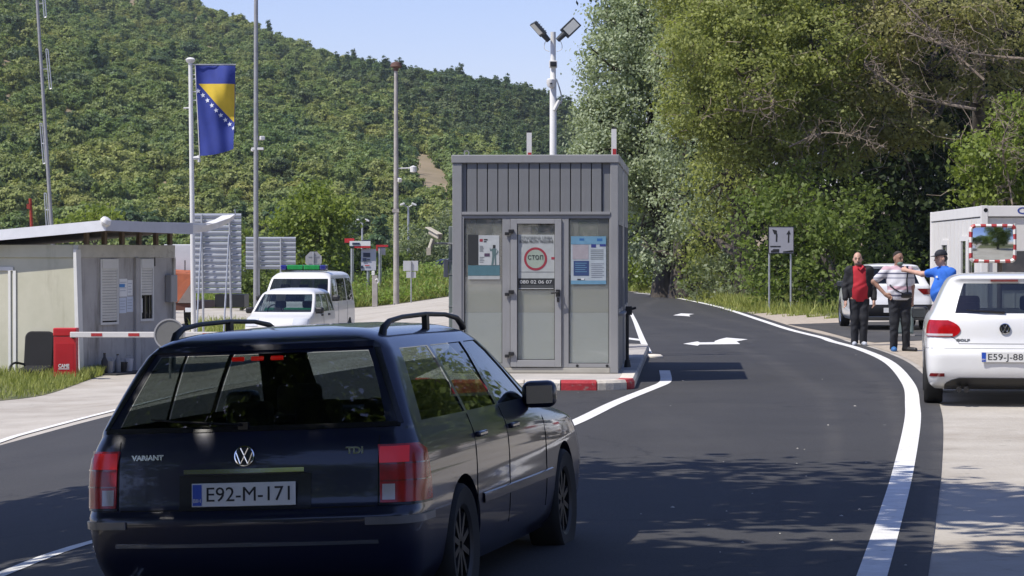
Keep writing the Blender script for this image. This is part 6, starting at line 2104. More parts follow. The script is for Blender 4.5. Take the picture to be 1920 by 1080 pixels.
d_ = 128.0
base = at(686, 540, d_)
o = thing("roadside_sign", "far red and white roadside sign with a pale panel below it", "sign", (base.x, base.y, Gz(base.x, base.y)))
L = lambda px, py: at(px, py, d_) - Vector((base.x, base.y, Gz(base.x, base.y)))
def rect(nm, x0, x1, y0, y1, m_, dy=0.0, th=0.15):
    a, b_ = L(x0, y1), L(x1, y0)
    return MB().span((a.x, dy, a.z), (b_.x, dy + th, b_.z)).build(nm, m_, o)
rect("red_panel", 646, 664, 447, 455, M_SRED); rect("white_panel", 656, 695, 452, 461, M_PAPER, -0.2); rect("red_stripe", 664, 695, 461.2, 465, M_SRED, -0.2)
rect("dark_print", 661, 675, 455, 459, M_SDARK, -0.23, 0.02); rect("dark_cap", 681, 695, 449.5, 451.8, M_SDARK, -0.2); rect("dark_print", 657, 664, 461.4, 463.5, M_SDARK, -0.23, 0.02)
rect("pale_panel", 677, 705, 467, 507, mat("pale_lilac_panel", (0.50, 0.50, 0.56), 0.6, var=0.05), 0.0); 
for (x0, x1, y0, y1) in ((681, 694, 474, 482), (680, 687, 484, 490), (676, 681, 498, 503), (688, 694, 486, 488)): rect("dark_print", x0, x1, y0, y1, M_SDARK, -0.04, 0.02)
rect("red_print", 684, 693, 497, 498.5, M_SRED, -0.04, 0.02)
rect("red_frame", 704.5, 727, 459, 463, M_SRED, 0.3); rect("red_frame", 704.5, 708, 463.2, 470, M_SRED, 0.3); rect("grey_panel", 708.3, 722, 463.4, 478, mat("panel_grey_blue", (0.17, 0.18, 0.23), 0.6), 0.32)
for px in (660, 690, 712):
    a = L(px, 466)
    MB().tube([(a.x, 0.1, 0), (a.x, 0.1, a.z)], 0.08, 8).build("sign_leg", M_GALV, o)
base = at(457, 540, 150)
o = thing("roadside_sign", "small far red sign in the gap between the two metal boards", "sign", (base.x, base.y, Gz(base.x, base.y)))
L = lambda px, py: at(px, py, 150) - Vector((base.x, base.y, Gz(base.x, base.y)))
a, b_ = L(453, 473), L(462, 456)
MB().span((a.x, 0, a.z), (b_.x, 0.12, b_.z)).build("red_panel", M_SRED, o)
MB().tube([((a.x + b_.x) / 2, 0.06, 0), ((a.x + b_.x) / 2, 0.06, a.z)], 0.06, 8).build("sign_leg", M_GALV, o)

# truck behind the hut with an orange tarpaulin
d_ = 92.0
base = at(345, 600, d_)
tr = thing("truck", "truck with a white box body and an orange tarpaulin behind the hut", "truck", (base.x, base.y, Gz(base.x, base.y)))
L = lambda px, py: at(px, py, d_) - Vector((base.x, base.y, Gz(base.x, base.y)))
x0, x1, xr = L(300, 0).x, L(361, 0).x, L(452, 0).x
MB().span((x0, 0.9, L(0, 505).z - 0.3), (L(400, 0).x, 7.5, L(0, 458).z)).build("box_body", mat("box_white", (0.52, 0.53, 0.54), 0.5, var=0.05), tr, bevel=0.03)
tz0, tz1 = L(0, 568).z, L(0, 507).z
MB().add([(x0, 0.0, tz0), (x1, -0.1, tz0), (x1, 0.8, tz0), (x0, 0.8, tz0), (x0, 0.05, tz1), (x1, 0.0, tz1 - 0.1), (x1, 0.8, tz1), (x0, 0.8, tz1 + 0.05)],
         [(3, 2, 1, 0), (4, 5, 6, 7), (0, 1, 5, 4), (1, 2, 6, 5), (2, 3, 7, 6), (3, 0, 4, 7)]).build("tarpaulin", mat("orange_tarpaulin", (0.27, 0.07, 0.028), 0.7, col2=(0.40, 0.11, 0.04), scale=2.2, bump=0.5, bscale=5), tr, bevel=0.05)
MB().add([(L(333, 0).x, -0.14, tz0), (x1 - .01, -0.14, tz0), (x1 - .01, -0.12, tz0 + 0.75)], [(0, 1, 2), (2, 1, 0)]).build("tarpaulin_patch", mat("grey_tarpaulin", (0.42, 0.37, 0.33), 0.7, var=0.08), tr)
MB().span((x0, 0.0, 0.55), (x1, 7.2, tz0 - 0.02)).build("chassis", mat("brown_chassis", (0.10, 0.035, 0.02), 0.7, var=0.15), tr)
MB().span((L(396, 0).x, 1.0, L(0, 577).z), (xr, 2.6, L(0, 553).z)).build("tool_box", M_BLACKP, tr)
MB().span((L(347, 0).x, -0.12, L(0, 585).z), (x1, 0.05, L(0, 577).z)).build("tail_bar", M_PAPER, tr)
for xx in (x0 + 0.2, x1 - 0.25):
    wheel(tr, xx, 1.0, 0.48, 0.28, 1 if xx > -0.1 else -1, M_GALV, 8)
MB().tube([(L(322, 0).x, 0.02, tz1), (L(322, 0).x, 0.02, tz1 + 0.4)], 0.02, 5).tube([(L(346, 0).x, 0.02, tz1), (L(346, 0).x, 0.02, tz1 + 0.35)], 0.02, 5).build("stake", M_TRIM, tr)

# ------------------------------------------------------------------ right side: lane sign, mirror, container office, cabinet
d_ = 76.5
base = at(1464, 585, d_)
ls = thing("lane_sign", "grey lane sign with a bent arrow and a straight arrow before the green bushes", "road sign", (base.x, base.y, Gz(base.x, base.y)))
L = lambda px, py, dy=0.0: at(px, py, d_) - Vector((base.x, base.y, Gz(base.x, base.y))) + Vector((0, dy, 0))
a, b_ = L(1441, 475), L(1488, 425)
MB().span((a.x, 0, a.z), (b_.x, 0.03, b_.z)).build("sign_plate", mat("sign_face", (0.33, 0.33, 0.36), 0.5, var=0.04), ls, bevel=0.006)
fr_ = MB()
for (x0, x1, y0, y1) in ((1440.4, 1441.6, 424.5, 475.5), (1487.4, 1488.6, 424.5, 475.5), (1441.6, 1487.4, 424.5, 425.6), (1441.6, 1487.4, 474.4, 475.5)):
    q, r_ = L(x0, y1), L(x1, y0)
    fr_.span((q.x, -0.006, q.z), (r_.x, 0.032, r_.z))
fr_.build("sign_border", M_TRIM, ls)
Pm = Matrix.Translation((0, -0.002, 0)) @ Matrix.Rotation(math.pi / 2, 4, 'X')
def sg_poly(nm, pts):
    MB().prism([(L(x, y).x, L(x, y).z) for x, y in pts][::-1], 0.003, Pm).build(nm, M_INK, ls)
S5 = lambda x, y: (1425 + x / 12, 410 + y / 12)
sg_poly("bent_arrow", [S5(275, 240), (1425 + 380 / 12, 410 + 268 / 12), S5(378, 318), S5(392, 345), S5(386, 520), S5(354, 520), S5(358, 352), S5(318, 348)])
sg_poly("straight_arrow", [S5(655, 255), S5(692, 352), S5(660, 352), S5(656, 538), S5(624, 538), S5(630, 352), S5(592, 352)])
sg_poly("black_bar", [S5(228, 612), S5(465, 612), S5(465, 640), S5(228, 640)])
sg_poly("lorry_symbol", [S5(295, 684), S5(432, 684), S5(432, 760), S5(245, 760), S5(245, 718), S5(290, 706)])
sg_poly("car_symbol", [S5(520, 738), S5(590, 728), S5(700, 712), S5(738, 712), S5(742, 760), S5(516, 760)])
for px in (1443.5, 1484):
    q = L(px, 0)
    MB().tube([(q.x, 0.07, 0), (q.x, 0.07, L(0, 430).z)], 0.028, 8).build("sign_post", M_GALV, ls)

d_ = 46.0
base = at(1876, 660, d_)
cm = thing("convex_mirror", "convex traffic mirror with a red and white frame above the white hatchback", "traffic mirror", (base.x, base.y, Gz(base.x, base.y)))
L = lambda px, py, dy=0.0: at(px, py, d_) - Vector((base.x, base.y, Gz(base.x, base.y))) + Vector((0, dy, 0))
x0, x1, z0, z1 = L(1818, 0).x, L(1907, 0).x, L(0, 493).z, L(0, 420).z
cxm, czm = (x0 + x1) / 2, (z0 + z1) / 2
hx, hz = (x1 - x0) / 2, (z1 - z0) / 2
M_FRW, M_FRR = mat("frame_white", (0.70, 0.68, 0.64), 0.45, var=0.05), mat("frame_red", (0.38, 0.04, 0.04), 0.45, var=0.08)
MR = Matrix.Translation((cxm, 0, czm)) 
def rr_path(hx, hz, r, n=8):
    P = []
    for sx, sz, a0 in ((1, -1, -90), (1, 1, 0), (-1, 1, 90), (-1, -1, 180)):
        for k in range(n + 1):
            a = R(a0 + 90 * k / n)
            P.append((sx * (hx - r) + r * math.cos(a), sz * (hz - r) + r * math.sin(a)))
    return P
Pp = rr_path(hx, hz, 0.10)
Pq = rr_path(hx - 0.062, hz - 0.062, 0.05)
n = len(Pp)
# frame cut into red and white lengths
lens_ = np.array([math.dist(Pp[i], Pp[(i + 1) % n]) for i in range(n)])
cumf = np.concatenate([[0], np.cumsum(lens_)])
def path_at(P, s):
    s = s % cumf[-1]
    i = min(n - 1, int(np.searchsorted(cumf, s, 'right') - 1))
    t = (s - cumf[i]) / max(1e-9, lens_[i])
    a_, b2 = P[i], P[(i + 1) % n]
    return (a_[0] + (b2[0] - a_[0]) * t, a_[1] + (b2[1] - a_[1]) * t)
NS = 30
for k in range(NS):
    s0, s1 = cumf[-1] * k / NS, cumf[-1] * (k + 1) / NS
    V, F = [], []
    for j in range(5):
        s_ = s0 + (s1 - s0) * j / 4
        a_, b2 = path_at(Pp, s_), path_at(Pq, s_)
        m2 = ((a_[0] + b2[0]) / 2, (a_[1] + b2[1]) / 2)
        V += [(a_[0], 0.03, a_[1]), (a_[0], -0.01, a_[1]), (m2[0], -0.035, m2[1]), (b2[0], -0.012, b2[1]), (b2[0], 0.03, b2[1])]
    for j in range(4):
        q, w_ = j * 5, (j + 1) * 5
        for c in range(4): F.append((q + c, w_ + c, w_ + c + 1, q + c + 1))
    F += [(0, 1, 2, 3, 4), (24, 23, 22, 21, 20)]
    me = mesh_np("frame_segment", [MR @ Vector(v) for v in V], F, [M_FRR if k % 2 else M_FRW])
    fix_normals(me)
    link_mesh("frame_segment", me, cm)
V, F = [], []
gx, gz_ = 17, 15
hx2, hz2 = hx - 0.055, hz - 0.055
for i in range(gz_):
    for j in range(gx):
        u, v = -1 + 2 * j / (gx - 1), -1 + 2 * i / (gz_ - 1)
        V.append((cxm + u * hx2, -0.045 + 0.05 * (0.55 * u * u + 0.45 * v * v), czm + v * hz2))
for i in range(gz_ - 1):
    for j in range(gx - 1):
        a_ = i * gx + j
        F.append((a_, a_ + 1, a_ + gx + 1, a_ + gx))
link_mesh("mirror_face", mesh_np("mirror_face", V, F, [mat("mirror_silver", (0.62, 0.66, 0.68), 0.06, metal=1.0, var=0.05, scale=3)], True), cm)
MB().span((x0 + 0.05, 0.031, z0 + 0.05), (x1 - 0.05, 0.06, z1 - 0.05)).build("mirror_back", M_GREYL, cm)
MB().tube([(0, 0.10, 0), (0, 0.10, czm + 0.1)], 0.045, 12).build("mirror_post", mat("brown_post", (0.13, 0.10, 0.07), 0.7, var=0.15), cm, smooth=True)

# container office
CA_ = Vector((10.20, 58.0, 0))
CB_ = Vector((10.62, 68.2, 0))
M_CON = mat("container_white", (0.66, 0.64, 0.60), 0.5, var=0.04, scale=2)
M_CONF = mat("container_frame", (0.72, 0.70, 0.67), 0.45, var=0.04, scale=2)
off = thing("container_office", "white container office at the right edge with blue lettering on its end", "container office", (CA_.x, CA_.y, Gz(CA_.x, CA_.y)), math.atan2(-(CB_.x - CA_.x), CB_.y - CA_.y))
LN, WD, HT = 9.6, 2.6, 2.74
MB().span((0.03, 0.06, 0.16), (0.07, LN - 0.06, HT - 0.26)).build("long_wall", M_CON, off)
for k in range(12):
    y0 = 0.2 + k * 0.78
    MB().span((0.018, y0, 0.2), (0.029, y0 + 0.03, HT - 0.27)).build("wall_rib", M_CON, off)
MB().span((0.07, 0.07, 0.16), (WD - 0.03, 0.11, HT - 0.26)).build("end_wall", M_CON, off)
for k in range(9):
    x0 = 0.2 + k * 0.26
    MB().span((x0, 0.058, 0.2), (x0 + 0.025, 0.0695, HT - 0.27)).build("wall_rib", M_CON, off)
MB().span((WD - 0.07, 0.12, 0.16), (WD - 0.03, LN - 0.06, HT - 0.26)).build("long_wall", M_CON, off)
MB().span((0.08, LN - 0.1, 0.16), (WD - 0.08, LN - 0.06, HT - 0.26)).build("end_wall", M_CON, off)
MB().span((0.05, 0.12, HT - 0.10), (WD - 0.05, LN - 0.05, HT - 0.03)).build("roof", M_CONF, off)
MB().span((0.05, 0.12, 0.10), (WD - 0.05, LN - 0.05, 0.155)).build("floor", M_CON, off)
for y in (0, LN - 0.12):
    MB().span((0.0, y, 0.0), (0.15, y + 0.12, HT)).build("corner_post", M_CONF, off, bevel=0.01)
    MB().span((WD - 0.15, y, 0.0), (WD, y + 0.12, HT)).build("corner_post", M_CONF, off, bevel=0.01)
    MB().span((0.151, y + 0.006, HT - 0.24), (WD - 0.151, y + 0.11, HT - 0.006)).build("end_beam", M_CONF, off, bevel=0.01)
    MB().span((0.151, y + 0.006, 0.0), (WD - 0.151, y + 0.11, 0.155)).build("end_beam", M_CONF, off, bevel=0.01)
for x in (0.006, WD - 0.11):
    MB().span((x, 0.121, HT - 0.24), (x + 0.104, LN - 0.121, HT - 0.006)).build("side_beam", M_CONF, off, bevel=0.01)
    MB().span((x, 0.121, 0.0), (x + 0.104, LN - 0.121, 0.155)).build("side_beam", M_CONF, off, bevel=0.01)
MB().lathe([(0.001, 0.004), (0.045, 0.004), (0.045, 0)], 14, axis_m((0.10, 0.0, HT - 0.10), (0, -1, 0))).build("lifting_hole", M_TRIM, off)
text_obj("CARINA", 0.20, mat("blue_lettering", (0.03, 0.06, 0.28), 0.6, var=0.05), off, (1.30, 0.002, HT - 0.12), width=1.05, name="lettering", bold=0.004)
def con_win(y0, y1, z0, z1, nm="window"):
    f_ = MB()
    f_.span((0.0, y0, z0), (0.05, y0 + 0.10, z1)).span((0.0, y1 - 0.10, z0), (0.05, y1, z1)).span((0.0, y0 + .1, z0), (0.05, y1 - .1, z0 + 0.09)).span((0.0, y0 + .1, z1 - 0.12), (0.05, y1 - .1, z1))
    wo_ = f_.build(nm, M_CONF, off)
    MB().span((0.02, y0 + .1, z0 + 0.09), (0.026, y1 - .1, z1 - 0.12)).build("pane", glass_mat("container_glass", (0.10, 0.11, 0.12), base=0.5, basecol=(0.12, 0.12, 0.13)), wo_)
con_win(6.0, 7.3, 1.15, 2.02)
con_win(1.0, 2.3, 1.12, 2.12)
con_win(2.5, 3.6, 0.16, 2.1, "door")
MB().span((0.10, -0.02, 0.9), (1.1, 0.06, 1.9)).build("notice_board", M_GREYL, off) if False else None
MB().span((0.45, 0.045, 0.9), (1.25, 0.062, 1.75)).build("end_window", glass_mat("end_glass", (0.1, 0.11, 0.12), base=0.5, basecol=(0.14, 0.14, 0.15)), off)

base = gnd(1692, 640)
base = at(1693, 620, base.y + 3.2)
o = thing("utility_cabinet", "low grey green utility cabinet behind the man in the striped shirt", "cabinet", (base.x, base.y, Gz(base.x, base.y)))
MB().span((-0.22, -0.15, 0), (0.22, 0.15, 0.05)).build("plinth", M_CONC, o)
MB().span((-0.20, -0.14, 0.051), (0.20, 0.14, 0.60)).build("cabinet_body", mat("cabinet_green", (0.20, 0.25, 0.22), 0.5, var=0.08), o, bevel=0.02)
MB().span((-0.16, -0.146, 0.09), (0.16, -0.1415, 0.56)).build("cabinet_door", mat("cabinet_green_door", (0.23, 0.28, 0.25), 0.5, var=0.06), o)

# plastic bag in the grass
p = gnd(1497, 577)
o = thing("plastic_bag", "crumpled clear plastic bag lying in the grass beside the lane sign", "bag", tuple(p))
V, F = [], []
nu, nv = 18, 9
for i in range(nv):
    for j in range(nu):
        a, t = 2 * math.pi * j / nu, math.pi / 2 * i / (nv - 1)
        r_ = (0.34 + 0.10 * math.sin(a * 3) + 0.05 * rng.normal()) * math.cos(t) ** 0.7
        V.append((r_ * math.cos(a), r_ * 0.6 * math.sin(a), max(0, 0.24 * math.sin(t) + 0.03 * rng.normal())))
for i in range(nv - 1):
    for j in range(nu): F.append((i * nu + j, i * nu + (j + 1) % nu, (i + 1) * nu + (j + 1) % nu, (i + 1) * nu + j))
link_mesh("bag_film", mesh_np("bag_film", V, F, [mat("bag_plastic", (0.55, 0.57, 0.58), 0.25, var=0.1, scale=12)]), o)

# dark car parked far away by the bank, left of the booth
cs = CarShape([
    (0.20, 0.22, 4.0, 0.80, 0.18, 0.30, 0.04, 0.10), (0.45, 0.0, 4.15, 0.87, 0.20, 0.34, 0.08, 0.16), (0.75, 0.06, 4.0, 0.87, 0.2, 0.33, 0.08, 0.18),
    (0.92, 0.12, 3.2, 0.84, 0.2, 0.28, 0.08, 0.18), (0.97, 0.15, 3.05, 0.80, 0.18, 0.24, 0.08, 0.18), (1.34, 0.45, 2.3, 0.64, 0.15, 0.2, 0.08, 0.12),
    (1.43, 0.65, 2.0, 0.48, 0.15, 0.18, 0.05, 0.08), (1.45, 0.9, 1.7, 0.22, 0.1, 0.1, 0.02, 0.02)], 0.04)
p = at(862, 560, 139)
dk, _ = build_car("parked_car", "dark car parked far off behind the grass left of the booth", "car", cs, P_DARKCAR, 4, 5,
                  [(0.4, 0.6), (1.3, 1.2), (2.7, 2.1), (2.85, 2.2)], [(0, 1), (1, 2)], 0.93, 0.95, (0.8, 3.3), 0.31, 0.2, G_DARK, loc=(p.x, p.y, Gz(p.x, p.y) + 0.25), rot=(0, 0, R(165)))
# ------------------------------------------------------------------ people: smooth blended bodies meshed with surface nets
def surface_nets(Fv, org, h):
    nx, ny, nz = Fv.shape
    s = Fv < 0
    cn = [(i, j, k) for i in (0, 1) for j in (0, 1) for k in (0, 1)]
    sub = lambda A, c: A[c[0]:nx - 1 + c[0], c[1]:ny - 1 + c[1], c[2]:nz - 1 + c[2]]
    cnt = sum(sub(s, c).astype(np.int8) for c in cn)
    mask = (cnt > 0) & (cnt < 8)
    ii = np.argwhere(mask)
    acc = np.zeros((len(ii), 3)); num = np.zeros(len(ii))
    vals = {c: sub(Fv, c)[mask] for c in cn}
    for a in cn:
        for ax in range(3):
            if a[ax] == 0:
                b = list(a); b[ax] = 1; b = tuple(b)
                va, vb = vals[a], vals[b]
                cr = (va < 0) != (vb < 0)
                t = np.where(cr, va / np.where(cr, va - vb, 1), 0)
                p = np.tile(np.array(a, float), (len(ii), 1)); p[:, ax] += t
                acc[cr] += p[cr]; num[cr] += 1
    V = org + (ii + acc / np.maximum(num, 1)[:, None]) * h
    idx = -np.ones(mask.shape, np.int64); idx[mask] = np.arange(len(ii))
    Q = []
    for ax in range(3):
        o1, o2 = [(1, 2), (2, 0), (0, 1)][ax]
        sh = [slice(None)] * 3; sh[ax] = slice(0, -1)
        sh2 = [slice(None)] * 3; sh2[ax] = slice(1, None)
        A, B = s[tuple(sh)], s[tuple(sh2)]
        e = np.argwhere(A != B)
        ok = (e[:, o1] > 0) & (e[:, o2] > 0) & (e[:, o1] < Fv.shape[o1] - 1) & (e[:, o2] < Fv.shape[o2] - 1)
        e = e[ok]
        flip = s[e[:, 0], e[:, 1], e[:, 2]]
        def c(d1, d2):
            q = e.copy(); q[:, o1] += d1; q[:, o2] += d2
            return idx[q[:, 0], q[:, 1], q[:, 2]]
        quad = np.stack([c(-1, -1), c(0, -1), c(0, 0), c(-1, 0)], 1)
        quad[~flip] = quad[~flip][:, ::-1]
        Q.append(quad)
    return V, np.vstack(Q)

def sdf_mesh(name, prims, m, parent, h=0.009, cuts=(), fold=0.0):
    P = np.array([[*np.minimum(p[1], p[2]) - max(p[3], p[4])] if p[0] == 'c' else [*(np.array(p[1]) - max(p[2]))] for p in prims])
    Qm = np.array([[*np.maximum(p[1], p[2]) + max(p[3], p[4])] if p[0] == 'c' else [*(np.array(p[1]) + max(p[2]))] for p in prims])
    lo, hi = P.min(0) - 0.04, Qm.max(0) + 0.04
    n = np.ceil((hi - lo) / h).astype(int) + 1
    X = [lo[i] + h * np.arange(n[i]) for i in range(3)]
    Fv = np.full(tuple(n), 0.2)
    for p, a, b in zip(prims, P, Qm):
        k = p[5] if p[0] == 'c' else p[4]
        i0 = np.maximum(0, ((a - lo - 0.05) / h).astype(int)); i1 = np.minimum(n, ((b - lo + 0.05) / h).astype(int) + 2)
        gx, gy, gz = np.meshgrid(X[0][i0[0]:i1[0]], X[1][i0[1]:i1[1]], X[2][i0[2]:i1[2]], indexing='ij')
        if p[0] == 'c':
            A, B = np.array(p[1], float), np.array(p[2], float)
            d = B - A; dd = max(d @ d, 1e-9)
            t = np.clip(((gx - A[0]) * d[0] + (gy - A[1]) * d[1] + (gz - A[2]) * d[2]) / dd, 0, 1)
            D = np.sqrt((gx - A[0] - t * d[0]) ** 2 + (gy - A[1] - t * d[1]) ** 2 + (gz - A[2] - t * d[2]) ** 2) - (p[3] + (p[4] - p[3]) * t)
        else:
            r = np.array(p[2], float); c = p[1]
            dx, dy, dz = gx - c[0], gy - c[1], gz - c[2]
            if p[3]:
                ca, sa = math.cos(p[3]), math.sin(p[3])
                dx, dy = dx * ca + dy * sa, -dx * sa + dy * ca
            q = np.sqrt((dx / r[0]) ** 2 + (dy / r[1]) ** 2 + (dz / r[2]) ** 2)
            q2 = np.sqrt((dx / r[0] ** 2) ** 2 + (dy / r[1] ** 2) ** 2 + (dz / r[2] ** 2) ** 2)
            D = q * (q - 1) / np.maximum(q2, 1e-6)
        sl = tuple(slice(i0[i], i1[i]) for i in range(3))
        O = Fv[sl]
        hh = np.maximum(k - np.abs(O - D), 0) / k
        Fv[sl] = np.minimum(O, D) - hh * hh * k / 4
    if cuts:
        gx, gy, gz = np.meshgrid(*X, indexing='ij')
        for f in cuts: Fv = np.maximum(Fv, f(gx, gy, gz))
    V, Q = surface_nets(Fv, lo, h)
    if fold:
        V = V + fold * np.stack([np.sin(V[:, 2] * 38 + V[:, 0] * 25 + 3 * np.sin(V[:, 0] * 20)) * 0.5, np.sin(V[:, 2] * 30 - V[:, 0] * 32 + 2 * np.sin(V[:, 2] * 17)), 0 * V[:, 2]], 1)
    me = mesh_np(name, V, Q, [m], True)
    return link_mesh(name, me, parent)

M_SKIN = mat("skin", (0.48, 0.28, 0.20), 0.55, col2=(0.56, 0.34, 0.25), scale=8)
M_SKIN2 = mat("tanned_skin", (0.28, 0.15, 0.10), 0.55, col2=(0.35, 0.20, 0.135), scale=8)
M_EYE = mat("eye_dark", (0.02, 0.015, 0.012), 0.3)
M_LIP = mat("lip", (0.25, 0.10, 0.085), 0.6)

def v3(*a): return np.array(a, float)
def dirn(a, b):
    d = np.array(b) - np.array(a)
    return d / np.linalg.norm(d)

def hand_prims(w, d, side, curl=0.5, g=None):
    """palm and five bent fingers growing from the wrist w along d; side: thumb side direction"""
    d = d / np.linalg.norm(d)
    side = side - d * (side @ d); side /= np.linalg.norm(side)
    pal = np.cross(d, side)
    pr = [('c', w, w + d * 0.085, 0.026, 0.030, 0.02), ('c', w + side * 0.022 + d * 0.02, w + side * 0.026 + d * 0.085, 0.014, 0.014, 0.02), ('c', w - side * 0.022 + d * 0.02, w - side * 0.026 + d * 0.08, 0.014, 0.014, 0.02)]
    for i, L in enumerate((0.070, 0.080, 0.075, 0.058)):
        o = w + d * 0.085 + side * (0.031 - 0.0205 * i)
        a = o + (d * math.cos(curl * 0.5) + pal * math.sin(curl * 0.5)) * L * 0.5
        b = a + (d * math.cos(curl * 1.5) + pal * math.sin(curl * 1.5)) * L * 0.5
        pr += [('c', o - d * 0.02, a, 0.0100, 0.0095, 0.006), ('c', a, b, 0.0095, 0.0080, 0.005)]
    o = w + d * 0.02 + side * 0.022
    a = o + (d * 0.7 + side * 0.7) * 0.045
    b = a + (d * 0.95 + side * 0.25 + pal * 0.3) * 0.038
    pr += [('c', o, a, 0.014, 0.012, 0.008), ('c', a, b, 0.012, 0.009, 0.005)]
    return pr

def head_prims(c, yaw, k=0.02):
    """skull, jaw, nose, ears; yaw 0 looks towards -y"""
    f = v3(math.sin(yaw), -math.cos(yaw), 0); s = v3(math.cos(yaw), math.sin(yaw), 0)
    up = v3(0, 0, 1)
    return [('e', c + up * 0.02 - f * 0.008, (0.076, 0.098, 0.105), yaw, k), ('e', c - up * 0.055 + f * 0.022, (0.058, 0.066, 0.062), yaw, 0.03),
            ('c', c - up * 0.10 + f * 0.048, c - up * 0.085 + f * 0.06, 0.024, 0.022, 0.02),
            ('c', c + up * 0.005 + f * 0.088, c - up * 0.035 + f * 0.106, 0.010, 0.016, 0.012),
            ('c', c + up * 0.022 + f * 0.082 - s * 0.035, c + up * 0.022 + f * 0.082 + s * 0.035, 0.011, 0.011, 0.012),
            ('c', c - up * 0.066 + f * 0.080 - s * 0.018, c - up * 0.066 + f * 0.080 + s * 0.018, 0.011, 0.011, 0.008),
            ('e', c - up * 0.012 + s * 0.078 - f * 0.01, (0.012, 0.020, 0.032), yaw, 0.006), ('e', c - up * 0.012 - s * 0.078 - f * 0.01, (0.012, 0.020, 0.032), yaw, 0.006)], f, s

def face(root, c, f, s, eyes=True):
    up = v3(0, 0, 1)
    for sg in (-1, 1):
        p = c + up * 0.004 + f * 0.082 + s * sg * 0.033
        MB().lathe([(0.001, -0.008), (0.012, -0.003), (0.012, 0.003), (0.001, 0.008)], 10, Matrix.Translation(p)).build("eye", M_EYE, root, smooth=True)
        MB().tube([p + up * 0.022 - s * 0.018 + f * 0.012, p + up * 0.026 + f * 0.014, p + up * 0.022 + s * 0.018 + f * 0.010], 0.0045, 5).build("eyebrow", M_EYE, root)
    MB().tube([c - up * 0.066 + f * 0.089 - s * 0.024, c - up * 0.064 + f * 0.093, c - up * 0.066 + f * 0.089 + s * 0.024], 0.0045, 5).build("mouth", M_LIP, root)

def body_prims(J, bulk=1.0, belly=0.0, yaw=0.0):
    b = bulk
    fx = v3(math.sin(yaw), -math.cos(yaw), 0)
    P = [('e', J['pel'], (0.165 * b, 0.115 * b, 0.13), yaw, 0.06), ('e', (J['pel'] * 0.55 + J['che'] * 0.45) + fx * 0.02, (0.150 * b, (0.110 + belly) * b, 0.17), yaw, 0.08),
         ('e', J['che'], (0.170 * b, 0.118 * b, 0.19), yaw, 0.08), ('c', J['shl'], J['shr'], 0.062, 0.062, 0.08), ('c', J['nec'], J['hea'] - v3(0, 0, 0.05), 0.062, 0.054, 0.05)]
    for a in 'lr':
        P += [('c', J['sh' + a], J['el' + a], 0.054 * b, 0.042, 0.05), ('c', J['el' + a], J['wr' + a], 0.043, 0.029, 0.03),
              ('c', J['hi' + a], J['kn' + a], 0.088 * b, 0.060, 0.06), ('c', J['kn' + a], J['an' + a], 0.058, 0.038, 0.04),
              ('c', J['an' + a] + v3(0, 0, -0.03), J['to' + a], 0.040, 0.032, 0.03)]
    return P

def clothe(root, J, bulk, belly, yaw, top_m, leg_m, shoe_m, sleeve=0.6, hem=-0.10, fold=0.004, collar=0.03, top_name="shirt"):
    b = bulk
    fx = v3(math.sin(yaw), -math.cos(yaw), 0)
    zneck = J['nec'][2] + collar
    T = [('e', J['pel'] + v3(0, 0, 0.02), (0.188 * b, 0.140 * b, 0.25), yaw, 0.06), ('e', (J['pel'] * 0.55 + J['che'] * 0.45) + fx * 0.02, (0.172 * b, (0.130 + belly) * b, 0.19), yaw, 0.08),
         ('e', J['che'], (0.190 * b, 0.140 * b, 0.205), yaw, 0.08), ('c', J['shl'], J['shr'], 0.078, 0.078, 0.08), ('c', J['nec'] - v3(0, 0, 0.05), J['nec'] + v3(0, 0, 0.05), 0.085, 0.074, 0.04)]
    for a in 'lr':
        s, e, w = J['sh' + a], J['el' + a], J['wr' + a]
        if sleeve <= 1:
            T.append(('c', s, s + (e - s) * sleeve, 0.076 * b, 0.066, 0.04))
        else:
            T += [('c', s, e, 0.076 * b, 0.060, 0.04), ('c', e, e + (w - e) * (sleeve - 1), 0.060, 0.048, 0.03)]
    zh = J['pel'][2] + hem
    sdf_mesh(top_name, T, top_m, root, 0.012, [lambda x, y, z: zh - z, lambda x, y, z: z - zneck], fold)
    L = [('e', J['pel'], (0.175 * b, 0.128 * b, 0.14), yaw, 0.05)]
    for a in 'lr':
        L += [('c', J['hi' + a], J['kn' + a], 0.104 * b, 0.078, 0.05), ('c', J['kn' + a], J['an' + a] + v3(0, 0, -0.03), 0.078, 0.066, 0.04)]
    zw = zh + 0.05
    za = min(J['anl'][2], J['anr'][2]) - 0.045
    sdf_mesh("trousers", L, leg_m, root, 0.012, [lambda x, y, z: z - zw, lambda x, y, z: za - z], fold)
    for a in 'lr':
        A, Tt = J['an' + a], J['to' + a]
        bk = A - dirn(A * v3(1, 1, 0), Tt * v3(1, 1, 0)) * 0.04
        S = [('c', v3(bk[0], bk[1], 0.045), v3(Tt[0], Tt[1], 0.038), 0.046, 0.040, 0.02), ('c', v3(A[0], A[1], 0.05), v3(A[0], A[1], 0.09), 0.046, 0.044, 0.02)]
        sdf_mesh("shoe", S, shoe_m, root, 0.008, [lambda x, y, z: 0.004 - z])

